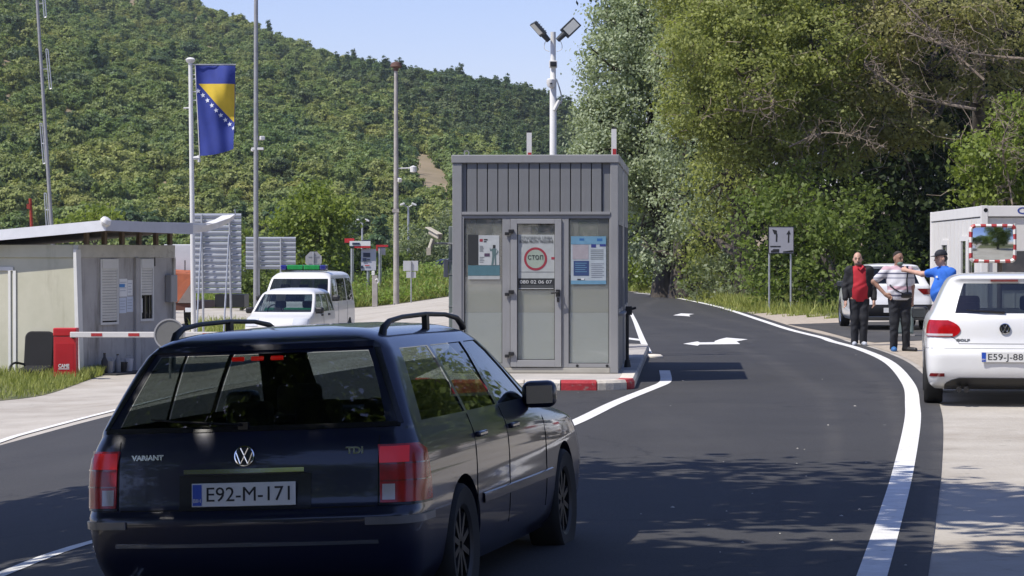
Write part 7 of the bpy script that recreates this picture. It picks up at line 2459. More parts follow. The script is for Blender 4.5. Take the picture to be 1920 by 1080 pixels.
def joints(h, feet, hips_x, sh, knees=None, lean=0.0):
    """standing skeleton of height h; feet are (x, y) pairs, sh the shoulder centre offset"""
    k = h / 1.75
    J = dict(pel=v3(hips_x, 0, 0.96 * k), che=v3((hips_x + sh) / 2 + sh * 0.2, 0.0, 1.27 * k), nec=v3(sh, 0.01, 1.47 * k), hea=v3(sh, -0.015, 1.625 * k))
    J['shl'] = v3(sh - 0.175, 0.01, 1.405 * k); J['shr'] = v3(sh + 0.175, 0.01, 1.405 * k)
    J['hil'] = v3(hips_x - 0.09, 0, 0.90 * k); J['hir'] = v3(hips_x + 0.09, 0, 0.90 * k)
    for a, (fx_, fy_) in zip('lr', feet):
        J['an' + a] = v3(fx_, fy_ + 0.03, 0.085)
        J['kn' + a] = (J['hi' + a] + J['an' + a]) / 2 + v3(0, -0.03, 0.03)
    return J

# man in a red polo shirt and black jacket
p = gnd(1611, 648)
m1 = thing("person", "bald man in a red polo shirt and open black jacket with arms hanging", "person", tuple(p + Vector((0, 0, -0.004))))
J = joints(1.72, [(-0.085, -0.01), (0.075, -0.03)], 0.0, 0.0)
J['tol'], J['tor'] = v3(-0.105, -0.17, 0.035), v3(0.085, -0.19, 0.035)
J['hea'] = J['hea'] + v3(-0.035, -0.01, 0)
J['ell'], J['elr'] = v3(-0.255, 0.02, 1.10), v3(0.255, 0.02, 1.10)
J['wrl'], J['wrr'] = v3(-0.262, -0.06, 0.85), v3(0.262, -0.06, 0.85)
hp, f, s = head_prims(J['hea'], -0.15)
sdf_mesh("body", body_prims(J, 1.0, 0.02) + hp + hand_prims(J['wrl'], v3(0, -0.08, -1), v3(0.2, -1, 0)) + hand_prims(J['wrr'], v3(0, -0.08, -1), v3(-0.2, -1, 0)), M_SKIN, m1, 0.0085)
face(m1, J['hea'], f, s)
M_POLO = mat("red_polo", (0.36, 0.012, 0.022), 0.85, col2=(0.46, 0.018, 0.03), scale=6)
M_JACK = mat("black_jacket", (0.010, 0.010, 0.012), 0.8, var=0.25, scale=8)
M_TROU = mat("dark_trousers", (0.013, 0.014, 0.018), 0.85, var=0.25, scale=8)
clothe(m1, J, 1.0, 0.025, 0, M_POLO, M_TROU, mat("pale_shoe", (0.40, 0.42, 0.46), 0.6, var=0.1), 0.5, -0.13, 0.004)
T = [('e', J['pel'] + v3(0, 0.02, 0.03), (0.212, 0.158, 0.22), 0, 0.06), ('e', J['che'] * 0.5 + J['pel'] * 0.5 + v3(0, 0.0, 0), (0.20, 0.155, 0.20), 0, 0.08), ('e', J['che'] + v3(0, 0.01, 0), (0.212, 0.155, 0.215), 0, 0.08), ('c', J['shl'], J['shr'], 0.090, 0.090, 0.06)]
for a in 'lr':
    T += [('c', J['sh' + a], J['el' + a], 0.088, 0.070, 0.04), ('c', J['el' + a], J['wr' + a] + v3(0, 0, 0.03), 0.070, 0.056, 0.03)]
T.append(('c', J['nec'] + v3(0, 0.03, -0.02), J['nec'] + v3(0, 0.035, 0.03), 0.085, 0.078, 0.04))
sdf_mesh("jacket", T, M_JACK, m1, 0.012, [lambda x, y, z: 0.80 - z, lambda x, y, z: z - 1.50,
         lambda x, y, z: np.minimum(np.minimum(0.115 - np.abs(x + 0.012), -(y + 0.0)), 0.05)], 0.005)
MB().add([(-0.07, -0.118, 1.46), (0.0, -0.150, 1.39), (0.07, -0.118, 1.46), (0.05, -0.06, 1.50), (-0.05, -0.06, 1.50)], [(0, 1, 4), (1, 2, 3), (1, 3, 4)]).build("collar", M_POLO, m1)
hp2 = [('e', J['hea'] + v3(0, 0.03, 0.0), (0.081, 0.082, 0.075), -0.15, 0.02)]
sdf_mesh("hair", hp2, mat("short_grey_hair", (0.06, 0.05, 0.045), 0.9, var=0.2), m1, 0.008, [lambda x, y, z: z - (J['hea'][2] + 0.035), lambda x, y, z: -(y - 0.005)])
sdf_mesh("beard", [('e', J['hea'] + v3(0, -0.045, -0.075), (0.052, 0.052, 0.045), -0.15, 0.02)], mat("grey_beard", (0.17, 0.13, 0.11), 0.95, var=0.2), m1, 0.007, [lambda x, y, z: z - (J['hea'][2] - 0.05)])

# man in a striped shirt with his hand on his hip
def striped_mat():
    m = mat("striped_shirt", (0.55, 0.54, 0.55), 0.85, var=0.06)
    nt = m.node_tree
    b = nt.nodes["Principled BSDF"]
    tc = nt.nodes.new("ShaderNodeTexCoord")
    sx = nt.nodes.new("ShaderNodeSeparateXYZ")
    nt.links.new(tc.outputs['Object'], sx.inputs[0])
    mm = nt.nodes.new("ShaderNodeMapRange")
    mm.inputs['From Min'].default_value, mm.inputs['From Max'].default_value = 0.88, 1.52
    nt.links.new(sx.outputs['Z'], mm.inputs['Value'])
    r = nt.nodes.new("ShaderNodeValToRGB")
    r.color_ramp.interpolation = 'CONSTANT'
    W_, P_, D_ = (0.60, 0.59, 0.61), (0.50, 0.33, 0.37), (0.10, 0.10, 0.15)
    st = [(0, W_), (0.12, D_), (0.17, W_), (0.30, P_), (0.40, W_), (0.60, (0.28, 0.28, 0.34)), (0.64, W_), (0.72, D_), (0.765, W_), (0.84, P_), (0.95, W_)]
    e = r.color_ramp.elements
    while len(e) < len(st): e.new(0.5)
    for i, (pp_, c) in enumerate(st):
        e[i].position = pp_; e[i].color = (*c, 1)
    nt.links.new(mm.outputs[0], r.inputs[0])
    nt.links.new(r.outputs[0], b.inputs['Base Color'])
    return m
p = gnd(1688, 659)
m2 = thing("person", "man in a striped shirt with one hand on his hip and a green mask", "person", tuple(p + Vector((0, 0, -0.004))))
J = joints(1.74, [(-0.115, -0.02), (0.105, 0.0)], -0.01, -0.05)
J['tol'], J['tor'] = v3(-0.125, -0.19, 0.035), v3(0.24, -0.13, 0.035)
J['shl'] += v3(-0.02, 0, 0.0); J['shr'] += v3(0.015, 0, 0)
J['ell'], J['elr'] = v3(-0.455, 0.06, 1.21), v3(0.215, 0.06, 1.13)
J['wrl'], J['wrr'] = v3(-0.265, -0.05, 0.99), v3(0.205, 0.02, 0.90)
J['hea'] = J['hea'] + v3(0.01, -0.01, 0.0)
hp, f, s = head_prims(J['hea'], 0.55)
sdf_mesh("body", body_prims(J, 1.08, 0.03) + hp + hand_prims(J['wrl'], v3(0.8, -0.25, -0.45), v3(0.1, -0.4, 0.9), 0.8) + hand_prims(J['wrr'], v3(0, -0.1, -1), v3(-0.2, -1, 0)), M_SKIN2, m2, 0.0085)
face(m2, J['hea'], f, s)
clothe(m2, J, 1.10, 0.035, 0, striped_mat(), M_TROU, M_BLACKP, 0.72, -0.06, 0.005)
sdf_mesh("hair", [('e', J['hea'] + v3(-0.006, 0.012, 0.035), (0.080, 0.096, 0.096), 0.55, 0.02)], mat("short_dark_hair", (0.025, 0.02, 0.017), 0.95, var=0.3), m2, 0.008,
         [lambda x, y, z: (J['hea'][2] + 0.052) - z + 0.55 * ((x - J['hea'][0]) * f[0] + (y - J['hea'][1]) * f[1])])
sdf_mesh("face_mask", [('e', J['hea'] + f * 0.045 + v3(0, 0, -0.085), (0.055, 0.058, 0.045), 0.55, 0.02)], mat("green_mask", (0.13, 0.20, 0.16), 0.85, var=0.1), m2, 0.007)
stp = catmull([(0.11, -0.06, 1.475), (0.10, -0.165, 1.36), (0.085, -0.175, 1.22), (0.10, -0.17, 1.05), (0.10, -0.165, 0.99)], 16)
MB().tube([Vector(q) for q in stp], 0.013, 6).build("bag_strap", M_TRIM, m2)
stp = catmull([(-0.20, -0.12, 1.16), (-0.12, -0.185, 1.08), (0.0, -0.19, 1.02), (0.12, -0.15, 0.99)], 12)
MB().tube([Vector(q) for q in stp], 0.013, 6).build("bag_strap", M_TRIM, m2)
MB().box((0, 0, 0), (0.20, 0.06, 0.10)).build("waist_bag", M_TRIM, m2, smooth=True, sharp=60, bevel=0.03, seg=3, loc=(0.08, -0.165, 0.985))
sdf_mesh("shoe_cover", [('c', v3(-0.112, 0.03, 0.045), v3(-0.127, -0.20, 0.04), 0.052, 0.046, 0.02), ('c', v3(-0.115, 0.01, 0.05), v3(-0.115, 0.01, 0.10), 0.052, 0.05, 0.02)], mat("blue_shoe", (0.03, 0.13, 0.33), 0.6, var=0.1), m2, 0.008, [lambda x, y, z: 0.004 - z])

# man in a blue polo shirt and a dark cap reaching out
d3 = 42.6
bx3 = (1769 - 960) / FPX * d3
m3 = thing("person", "man in a blue polo shirt and dark cap reaching out to the striped shirt", "person", (bx3, d3, Gz(bx3, d3) - 0.004))
J = joints(1.76, [(-0.08, -0.03), (0.10, 0.03)], 0.0, 0.01)
J['shl'] = v3(-0.03, -0.155, 1.40); J['shr'] = v3(0.06, 0.165, 1.41)
J['nec'] = v3(0.0, 0.0, 1.475); J['hea'] = v3(-0.045, -0.01, 1.625)
J['che'] = v3(0.015, 0.0, 1.26); J['pel'] = v3(-0.01, 0, 0.95)
J['shl'], J['shr'] = v3(0.09, -0.165, 1.395), v3(-0.07, 0.13, 1.405)       # near arm hangs, far arm reaches
J['ell'], J['elr'] = v3(0.12, -0.20, 1.13), v3(-0.30, 0.24, 1.37)
J['wrl'], J['wrr'] = v3(-0.05, -0.24, 0.93), v3(-0.50, 0.62, 1.43)
J['hil'], J['hir'] = v3(-0.01, -0.09, 0.90), v3(0.0, 0.09, 0.90)
J['anl'], J['anr'] = v3(-0.03, -0.10, 0.085), v3(0.07, 0.10, 0.085)
for a in 'lr': J['kn' + a] = (J['hi' + a] + J['an' + a]) / 2 + v3(-0.03, 0, 0.03)
J['tol'], J['tor'] = v3(-0.20, -0.12, 0.035), v3(-0.10, 0.12, 0.035)
yaw3 = -1.25
hp, f, s = head_prims(J['hea'], yaw3)
sdf_mesh("body", body_prims(J, 1.02, 0.03, yaw3) + hp + hand_prims(J['wrl'], v3(-0.35, 0, -0.9), v3(-0.5, -0.8, 0.2)) + hand_prims(J['wrr'], v3(-0.5, 0.75, 0.12), v3(0.2, 0.1, 1), 0.6), M_SKIN, m3, 0.0085)
face(m3, J['hea'], f, s)
M_BPOLO = mat("blue_polo", (0.018, 0.11, 0.48), 0.85, col2=(0.028, 0.15, 0.56), scale=6)
clothe(m3, J, 1.06, 0.055, yaw3, M_BPOLO, M_TROU, M_BLACKP, 0.62, -0.02, 0.005)
MB().box((0, 0, 0), (0.002, 0.05, 0.03)).build("chest_badge", M_PAPER, m3, loc=(-0.125, -0.115, 1.33), rot=(0, 0, 0.5))
M_CAP = mat("dark_cap", (0.012, 0.014, 0.022), 0.8, var=0.2)
cc = J['hea']
capo = sdf_mesh("cap", [('e', cc + v3(0.004, 0, 0.055), (0.088, 0.108, 0.088), yaw3, 0.02)], M_CAP, m3, 0.008, [lambda x, y, z: (cc[2] + 0.045) - z])
br = []
for k in range(9):
    a = -0.9 + 1.8 * k / 8
    dv = f * math.cos(a) + s * math.sin(a)
    br.append(cc + v3(0, 0, 0.05) + dv * 0.085)
for k in range(8, -1, -1):
    a = -0.8 + 1.6 * k / 8
    dv = f * (math.cos(a) * 0.098 + 0.075) + s * math.sin(a) * 0.09
    br.append(cc + v3(0, 0, 0.045 - 0.012) + dv)
F = [tuple(range(18)), tuple(range(35, 17, -1))] + [(i, 18 + i, 18 + (i + 1) % 18, (i + 1) % 18) for i in range(18)]
me = mesh_np("cap_peak", [q for q in br] + [q - v3(0, 0, 0.008) for q in br], F, [M_CAP])
fix_normals(me)
link_mesh("cap_peak", me, m3)
sdf_mesh("hair", [('e', cc + v3(0.02, 0, 0.0), (0.080, 0.094, 0.07), yaw3, 0.02)], mat("short_grey_hair", (0.06, 0.05, 0.045)), m3, 0.008, [lambda x, y, z: z - (cc[2] + 0.045), lambda x, y, z: (x - cc[0]) * f[0] + (y - cc[1]) * f[1] + 0.012])
# ------------------------------------------------------------------ trees and plants
L_SILVER = leaf_mat("silver_leaf", (0.13, 0.17, 0.075), (0.47, 0.53, 0.35), 0.34, rough=0.45, spec=0.4)
L_OLIVE = leaf_mat("olive_leaf", (0.14, 0.165, 0.042), (0.38, 0.41, 0.13), 0.44)
L_BROWN = leaf_mat("brownish_leaf", (0.165, 0.165, 0.055), (0.43, 0.41, 0.17), 0.42)
L_GREEN = leaf_mat("fresh_green_leaf", (0.08, 0.115, 0.028), (0.22, 0.285, 0.075), 0.45)
L_YGREEN = leaf_mat("yellow_green_leaf", (0.10, 0.15, 0.025), (0.30, 0.36, 0.08), 0.42)
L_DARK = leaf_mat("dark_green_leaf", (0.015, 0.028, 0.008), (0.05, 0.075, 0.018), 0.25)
L_GRASS = leaf_mat("grass_blade", (0.14, 0.18, 0.035), (0.42, 0.44, 0.14), 0.4)
L_BUSH = leaf_mat("bank_leaf", (0.10, 0.165, 0.03), (0.29, 0.40, 0.09), 0.42)
L_WILLOW = leaf_mat("willow_leaf", (0.10, 0.13, 0.065), (0.28, 0.32, 0.18), 0.36)

def lob(px, py, d_, rx, ry, rz, w=1.0):
    """crown lobe given where it shows; radii in metres"""
    p = at(px, py, d_)
    return ((p.x, p.y, p.z), (rx, ry, rz), w)
def rel(lobes, base):
    b = np.array(base)
    return [(tuple(np.array(c) - b), r, w) for c, r, w in lobes]
def tree_at(name, label, px, py, d_, trunk_px, trunk_r, lobes, lm, **k):
    """trunk_px: points of the trunk as seen, at distance d_ (+ optional offset)"""
    base = at(px, py, d_)
    base = (base.x, d_, Gz(base.x, d_) - 0.05)
    tr = [(0, 0, 0)]
    for q in trunk_px:
        p = at(q[0], q[1], d_ + (q[2] if len(q) > 2 else 0))
        tr.append((p.x - base[0], p.y - base[1], p.z - base[2]))
    return make_tree(name, label, base, tr, trunk_r, rel(lobes, base), lm, **k)

G1 = "silver poplars along the road"
tree_at("poplar_tree", "silver leaved poplar nearest the lamp mast, leftmost of the tall trees", 1245, 549, 103.0, [(1244, 500), (1238, 420), (1232, 300), (1240, 150), (1250, 20)], 0.42,
        [lob(1150, 130, 103, 1.3, 1.6, 1.5, 1.2), lob(1215, 60, 103, 1.9, 2.0, 1.7, 1.2), lob(1135, 235, 103, 1.35, 1.6, 1.2, 1.2), lob(1225, 210, 103.5, 1.9, 2.2, 1.7), lob(1115, 285, 102, 0.75, 1.2, 0.8, 1.3), lob(1290, 10, 104, 2.2, 2.2, 1.8),
         lob(1215, 330, 103, 1.5, 1.8, 1.3), lob(1165, 340, 102, 0.9, 1.2, 0.9, 1.2), lob(1200, 430, 103, 0.8, 1.0, 1.3, 0.8), lob(1230, -110, 103, 1.9, 2.0, 2.0, 0.7), lob(1140, 30, 103, 0.75, 1.0, 0.8, 1.0), lob(1110, 200, 103, 0.55, 0.8, 0.5, 1.3)],
        L_SILVER, dens=50, per=38, sigma=0.26, ll=0.135, lw=0.092, bark=M_BARK, group=G1, up=0.4, outw=1.2)
tree_at("poplar_tree", "second silver poplar whose dark trunk stands right of the first", 1280, 549, 101.0, [(1279, 500), (1282, 420), (1290, 320), (1300, 150), (1320, 20)], 0.45,
        [lob(1320, 130, 100, 2.0, 2.0, 1.8), lob(1300, 270, 100, 1.8, 1.8, 1.5), lob(1290, 380, 99.5, 1.3, 1.4, 1.4, 0.9), lob(1340, 400, 99, 1.2, 1.3, 1.5, 0.9), lob(1330, -30, 101, 2.2, 2.2, 1.8, 0.7), lob(1225, 470, 100.5, 0.7, 0.9, 0.9, 0.5)],
        L_SILVER, dens=46, per=38, sigma=0.26, ll=0.135, lw=0.088, outw=1.2, bark=M_BARK, group=G1, up=0.3, droop=0.15)
tree_at("poplar_tree", "poplar with the thick leaning black trunk left of the lane sign", 1412, 566, 92.5, [(1402, 500), (1390, 420), (1375, 330), (1362, 230), (1350, 80)], 0.52,
        [lob(1360, 330, 92, 1.3, 1.4, 1.3, 0.8), lob(1320, 440, 94.5, 0.8, 0.9, 1.3, 0.7), lob(1355, 440, 95, 0.6, 0.7, 1.2, 0.5), lob(1400, 180, 92, 2.0, 2.0, 1.8), lob(1370, 30, 93, 2.2, 2.2, 2.0, 0.7)],
        L_OLIVE, dens=42, per=28, sigma=0.26, ll=0.15, lw=0.09, outw=1.2, bark=M_BARK, group=G1, droop=0.2)
# big spreading oaks whose crowns hang over the bushes
G2 = "spreading olive brown trees on the right"
tree_at("oak_tree", "spreading olive brown tree with pale dead branches above the lane sign", 1560, 590, 88.5, [(1550, 520, 1), (1520, 400, 1), (1490, 280, 0), (1470, 120, 0), (1460, -20, 0)], 0.36,
        [lob(1330, 90, 82.5, 1.5, 1.6, 1.2), lob(1420, 30, 82.5, 1.7, 1.8, 1.3), lob(1310, 200, 83.5, 1.2, 1.4, 1.0), lob(1420, 150, 81.5, 1.7, 1.6, 1.2), lob(1530, 90, 82.0, 1.8, 1.7, 1.3), lob(1380, 260, 83.0, 1.1, 1.2, 0.8, 1.1), lob(1480, 240, 82.5, 1.2, 1.3, 0.9, 1.1),
         lob(1450, 330, 82.5, 0.9, 1.0, 0.9), lob(1550, 210, 82.5, 1.2, 1.3, 0.9), lob(1300, -20, 84.5, 1.6, 1.8, 1.3, 0.7), lob(1500, -60, 83.5, 2.0, 2.0, 1.3, 0.6), lob(1480, 400, 83.5, 0.7, 0.8, 0.7, 0.9), lob(1570, 300, 82.5, 0.7, 0.9, 0.6, 0.8)],
        L_OLIVE, dens=84, per=40, sigma=0.20, ll=0.115, lw=0.075, group=G2, twigs=300, sub=7, outw=1.3, tint_clump=0.65)
tree_at("oak_tree", "spreading brownish tree with bare grey branches over the container office", 1850, 600, 90.0, [(1845, 480, 0), (1838, 330, -1), (1835, 200, -2), (1838, 60, -3), (1840, -60, -3)], 0.34,
        [lob(1660, 60, 82.5, 1.6, 1.6, 1.0), lob(1640, 170, 82.5, 1.3, 1.3, 0.8), lob(1700, 240, 83.0, 1.1, 1.2, 0.6), lob(1760, 150, 83.5, 1.3, 1.2, 0.7, 0.8), lob(1760, 20, 82.5, 1.7, 1.6, 0.9, 0.9), lob(1880, 60, 83.5, 1.5, 1.5, 1.1, 0.8), lob(1910, 180, 83.5, 1.1, 1.2, 1.0, 0.8), lob(1620, 270, 83.5, 0.8, 0.9, 0.5),
         lob(1590, -50, 83.5, 1.8, 1.8, 1.0, 0.6)],
        L_BROWN, dens=80, per=40, sigma=0.22, ll=0.115, lw=0.075, group=G2, twigs=520, sub=9, outw=1.3, tint_clump=0.6, twig_len=1.5)
tree_at("oak_tree", "yellow green tree directly above the white container office", 1880, 600, 82.0, [(1878, 480, 0), (1876, 400, 0), (1870, 300, 0)], 0.22,
        [lob(1850, 290, 79.5, 0.95, 1.1, 0.75), lob(1905, 270, 80.0, 1.0, 1.1, 0.9), lob(1825, 350, 79.5, 0.8, 0.9, 0.6), lob(1880, 370, 79.5, 0.9, 1.0, 0.6), lob(1940, 350, 80.5, 1.0, 1.0, 0.9), lob(1900, 210, 80.5, 0.7, 0.8, 0.5, 0.8)],
        L_YGREEN, dens=66, per=26, sigma=0.2, ll=0.135, lw=0.09, group=G2, twigs=90, sub=6, outw=1.2, tint_clump=0.6)
# long bare branches
for i, (pts, d_, r0, lab) in enumerate((
    ([(1360, 205), (1400, 208), (1450, 198), (1434, 170), (1412, 150)], 80.3, 0.035, "pale dead branch hooked upwards in the olive brown crown"),
    ([(1480, 275), (1540, 250), (1600, 255), (1665, 280)], 80.2, 0.03, "long dead branch low in the middle of the brown crowns"),
    ([(1830, 205), (1750, 190), (1690, 170), (1620, 120)], 80.8, 0.05, "grey dead branch sweeping left from the bare trunk"),
    ([(1845, 150), (1780, 90), (1730, 40), (1690, 0)], 80.6, 0.045, "grey dead branch rising to the upper left of the bare trunk"),
    ([(1920, 110), (1860, 105), (1800, 95), (1700, 60)], 80.4, 0.04, "grey dead branch lying level near the top right corner"),
    ([(1900, 400), (1892, 340), (1880, 270), (1900, 210)], 78.2, 0.03, "thin dead stem hanging over the container office"))):
    P = [np.array(at(x, y, d_ + 0.5 * math.sin(k * 2.0))) for k, (x, y) in enumerate(pts)]
    o = thing("dead_branch", lab, "branch", tuple(P[0]), group="dead branches among the crowns")
    mb = MB()
    cu = catmull([q - P[0] for q in P], 16)
    mb.tube([Vector(q) for q in cu], np.linspace(r0, r0 * 0.4, 16), 6)
    mb.build("branch_wood", M_TWIG, o, smooth=True)
    sd = MB()
    for k in range(26):
        j = rng.integers(2, 16)
        a = cu[j]
        e = a + unit(rng.normal(size=3) + v3(0, 0, 0.15)) * (0.35 + 0.75 * rng.random())
        w_ = wiggle(a, e, 6, 0.16)
        sd.tube(w_, np.linspace(r0 * 0.45, 0.005, 6), 4, caps=False)
        for _ in range(3):
            q = w_[rng.integers(2, 5)]
            sd.tube(wiggle(q, q + unit(rng.normal(size=3)) * 0.35, 4, 0.2), np.linspace(0.011, 0.004, 4), 3, caps=False)
    setp(sd.build("side_twigs", M_TWIG, o), kind="stuff")
# understorey
G3 = "green bushes beneath the trees"
def bush(label, px, py, d_, lobes, lm, name="bush", cat="bush", group=G3, **k):
    base = at(px, py, d_)
    base = (base.x, d_, Gz(base.x, d_) - 0.04)
    kk = dict(dens=48, per=20, sigma=0.2, ll=0.15, lw=0.09, sub=4, tint_clump=0.55)
    kk.update(k)
    top = max(l[0][2] for l in lobes) - base[2]
    return make_tree(name, label, base, [(0, 0, 0), (0.05, 0, top * 0.3), (0, 0, top * 0.7)], 0.06, rel(lobes, base), lm, group=group, cat=cat, **kk)
bush("bright green bush right behind the lane sign", 1465, 585, 79.5, [lob(1435, 430, 79, 1.0, 1.0, 1.0), lob(1490, 395, 79.5, 1.1, 1.0, 0.7), lob(1460, 520, 78.6, 1.1, 0.9, 1.0), lob(1530, 470, 79, 1.0, 1.0, 0.9), lob(1420, 365, 80, 0.7, 0.7, 0.45), lob(1420, 500, 79.5, 0.6, 0.7, 0.7)], L_GREEN)
bush("bright green bush left of the man in red", 1550, 588, 78.5, [lob(1520, 555, 78, 1.0, 0.8, 0.7), lob(1565, 500, 78, 0.9, 0.9, 1.0), lob(1575, 425, 78.5, 0.9, 0.9, 0.7), lob(1510, 430, 78.5, 0.8, 0.8, 0.7), lob(1590, 570, 78, 0.7, 0.6, 0.5), lob(1480, 560, 78, 0.7, 0.6, 0.5)], L_GREEN)
bush("green bush high in the gap above the three men", 1600, 590, 82.0, [lob(1590, 365, 81, 1.0, 1.0, 0.5), lob(1500, 330, 81, 0.9, 0.8, 0.5, 0.8), lob(1640, 450, 82.5, 1.0, 1.0, 0.8, 0.8), lob(1660, 520, 82, 1.2, 1.0, 0.8, 0.8)], L_GREEN)
bush("pale grey green shrub at the foot of the leaning trunk", 1370, 565, 93.5, [lob(1360, 520, 92.6, 0.75, 0.8, 0.8), lob(1385, 545, 91.6, 0.5, 0.5, 0.4), lob(1340, 490, 94, 0.7, 0.7, 0.6), lob(1310, 530, 95, 0.6, 0.7, 0.5)], L_WILLOW)
bush("yellow green bush at the end of the road beside the booth", 1205, 545, 118.0, [lob(1200, 470, 118, 0.9, 1.2, 1.2), lob(1185, 510, 117, 0.8, 1.0, 0.8), lob(1215, 420, 119, 0.8, 1.0, 0.8), lob(1195, 380, 119, 0.7, 1.0, 0.8)], L_YGREEN, ll=0.18, lw=0.11)
bush("loose bush between the two dark poplar trunks and the leaning one", 1320, 552, 100.5, [lob(1315, 460, 99.5, 0.9, 0.9, 0.8), lob(1345, 500, 99, 0.8, 0.8, 0.8), lob(1300, 520, 99.5, 0.6, 0.6, 0.5)], L_YGREEN)
# dense wood behind that closes the gaps, leaves coloured dark for the shade there
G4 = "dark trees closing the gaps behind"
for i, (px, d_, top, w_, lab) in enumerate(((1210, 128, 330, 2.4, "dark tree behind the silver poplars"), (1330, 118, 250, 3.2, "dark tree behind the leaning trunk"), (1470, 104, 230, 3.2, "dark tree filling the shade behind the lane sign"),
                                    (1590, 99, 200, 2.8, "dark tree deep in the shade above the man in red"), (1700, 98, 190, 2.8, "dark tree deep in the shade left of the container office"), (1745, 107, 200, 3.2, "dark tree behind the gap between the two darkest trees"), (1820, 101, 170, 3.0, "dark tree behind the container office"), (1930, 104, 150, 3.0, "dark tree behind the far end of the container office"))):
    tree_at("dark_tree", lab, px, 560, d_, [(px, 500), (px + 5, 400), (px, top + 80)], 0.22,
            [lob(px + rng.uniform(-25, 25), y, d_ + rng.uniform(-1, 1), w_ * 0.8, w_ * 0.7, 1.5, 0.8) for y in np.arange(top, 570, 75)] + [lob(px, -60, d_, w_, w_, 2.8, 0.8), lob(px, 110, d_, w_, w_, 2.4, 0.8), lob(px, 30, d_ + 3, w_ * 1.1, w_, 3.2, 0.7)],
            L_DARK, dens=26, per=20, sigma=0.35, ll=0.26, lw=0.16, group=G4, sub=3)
# single trees on the left
bush("round bright green tree in the middle of the lot before the hill", 585, 520, 132.0, [lob(585, 400, 131, 1.3, 1.3, 1.2), lob(545, 425, 131, 1.1, 1.1, 1.0), lob(625, 415, 131, 1.1, 1.2, 1.1), lob(590, 362, 131.5, 0.75, 0.8, 0.6), lob(640, 385, 132, 0.6, 0.7, 0.55), lob(560, 475, 131, 1.2, 1.2, 0.9), lob(620, 480, 131, 1.2, 1.2, 0.9), lob(520, 450, 131, 0.6, 0.7, 0.7), lob(600, 440, 130.5, 1.0, 0.9, 0.9)],
     L_YGREEN, name="round_tree", cat="tree", group=None, dens=44, per=20, sigma=0.26, ll=0.22, lw=0.14)
bush("yellow green treetop showing just above the hut roof", 178, 470, 112.0, [lob(175, 415, 112, 0.9, 0.9, 0.6), lob(200, 405, 112, 0.6, 0.7, 0.45), lob(145, 425, 112, 0.7, 0.8, 0.5)], L_YGREEN, name="small_tree", cat="tree", group=None, ll=0.2, lw=0.13)
bush("pale willow bush to the left of the booth below the hill", 790, 560, 142.0, [lob(780, 455, 141, 1.0, 1.1, 1.0), lob(815, 480, 141, 1.0, 1.1, 1.0), lob(760, 490, 142, 0.8, 1.0, 0.9), lob(835, 430, 143, 0.7, 0.8, 1.2), lob(800, 520, 141, 1.2, 1.2, 0.7)], L_WILLOW, name="willow_bush", group=None, ll=0.2, lw=0.09, sigma=0.25)
bush("bright green bush between the far red sign and the concrete pole", 722, 560, 139.0, [lob(722, 480, 138, 0.75, 0.9, 0.5), lob(705, 495, 138, 0.5, 0.7, 0.4), lob(745, 490, 138.5, 0.6, 0.7, 0.5)], L_GREEN, group=None, name="green_bush", ll=0.2, lw=0.13)
bush("dark hedge bush between the bright bush and the willow bush", 745, 560, 143.0, [lob(730, 520, 142, 0.9, 1.0, 0.7), lob(765, 515, 142, 0.9, 1.0, 0.8), lob(690, 500, 144, 0.9, 1.0, 0.9)], L_DARK, group=None, name="dark_bush", ll=0.2, lw=0.13)
bush("dark green tree between the two metal sign boards", 452, 560, 118.0, [lob(452, 520, 117, 0.6, 0.8, 1.2), lob(470, 540, 117, 0.6, 0.7, 0.8), lob(448, 450, 118, 0.6, 0.8, 0.8), lob(500, 540, 118, 0.9, 0.9, 0.8)], L_GREEN, group=None, name="slim_tree", cat="tree", ll=0.2, lw=0.13)
bush("dark green tree below the round tree behind the police van", 655, 560, 136.0, [lob(660, 480, 136, 0.9, 1.0, 1.0), lob(640, 520, 136, 0.8, 0.9, 0.7), lob(610, 520, 136, 1.0, 1.0, 0.8), lob(690, 530, 137, 0.6, 0.8, 0.5)], L_DARK, group=None, name="dark_tree", cat="tree", ll=0.2, lw=0.13)
# trees on the ridge that stand out against the sky
for i, (px, k_, pi, lab) in enumerate(((372, 0.5, 0, "small tree leftmost on the ridge line"), (413, 0.55, 1, "small tree on the ridge left of the grey pole"), (440, 0.5, 2, "low tree on the ridge nearest the grey pole"), (570, 1.0, 3, "wide dark tree on the ridge right of the grey pole"), (615, 1.0, 1, "round tree with a bare stem on the ridge above the round tree"),
                                  (650, 0.9, 0, "dark tree on the ridge left of the three tall ones"), (662, 1.0, 3, "broad dark tree in the middle of the ridge"), (690, 1.0, 2, "dense tree on the ridge left of the concrete pole's top"), (708, 1.1, 4, "tall round tree on the ridge beside the concrete pole"), (738, 0.9, 5, "slender conical tree on the ridge behind the concrete pole"),
                                  (788, 0.9, 5, "slender conical tree on the ridge just right of the concrete pole"), (815, 0.9, 0, "bushy tree on the ridge above the booth's left edge"), (838, 1.1, 2, "large tree on the ridge above the booth's left half"), (866, 1.0, 4, "round tree on the ridge above the booth roof"), (895, 1.0, 5, "pointed tree on the ridge above the booth roof"),
                                  (940, 1.0, 3, "wide tree on the ridge left of the left lane boom"), (985, 1.1, 5, "pointed tree on the ridge left of the lamp mast"), (1012, 1.1, 1, "round tree on the ridge just left of the lamp mast"), (1050, 1.1, 2, "dense tree on the ridge just right of the lamp mast"))):
    X, Y, z = hill_pt(px, 0.99)
    o = link_mesh("ridge_tree", protos[pi], None, (X, Y, z - 0.2), (0, 0, rng.random() * 6))
    o.scale = (k_ * 1.05,) * 3
    setp(o, lab, "tree", "trees along the ridge of the hill")

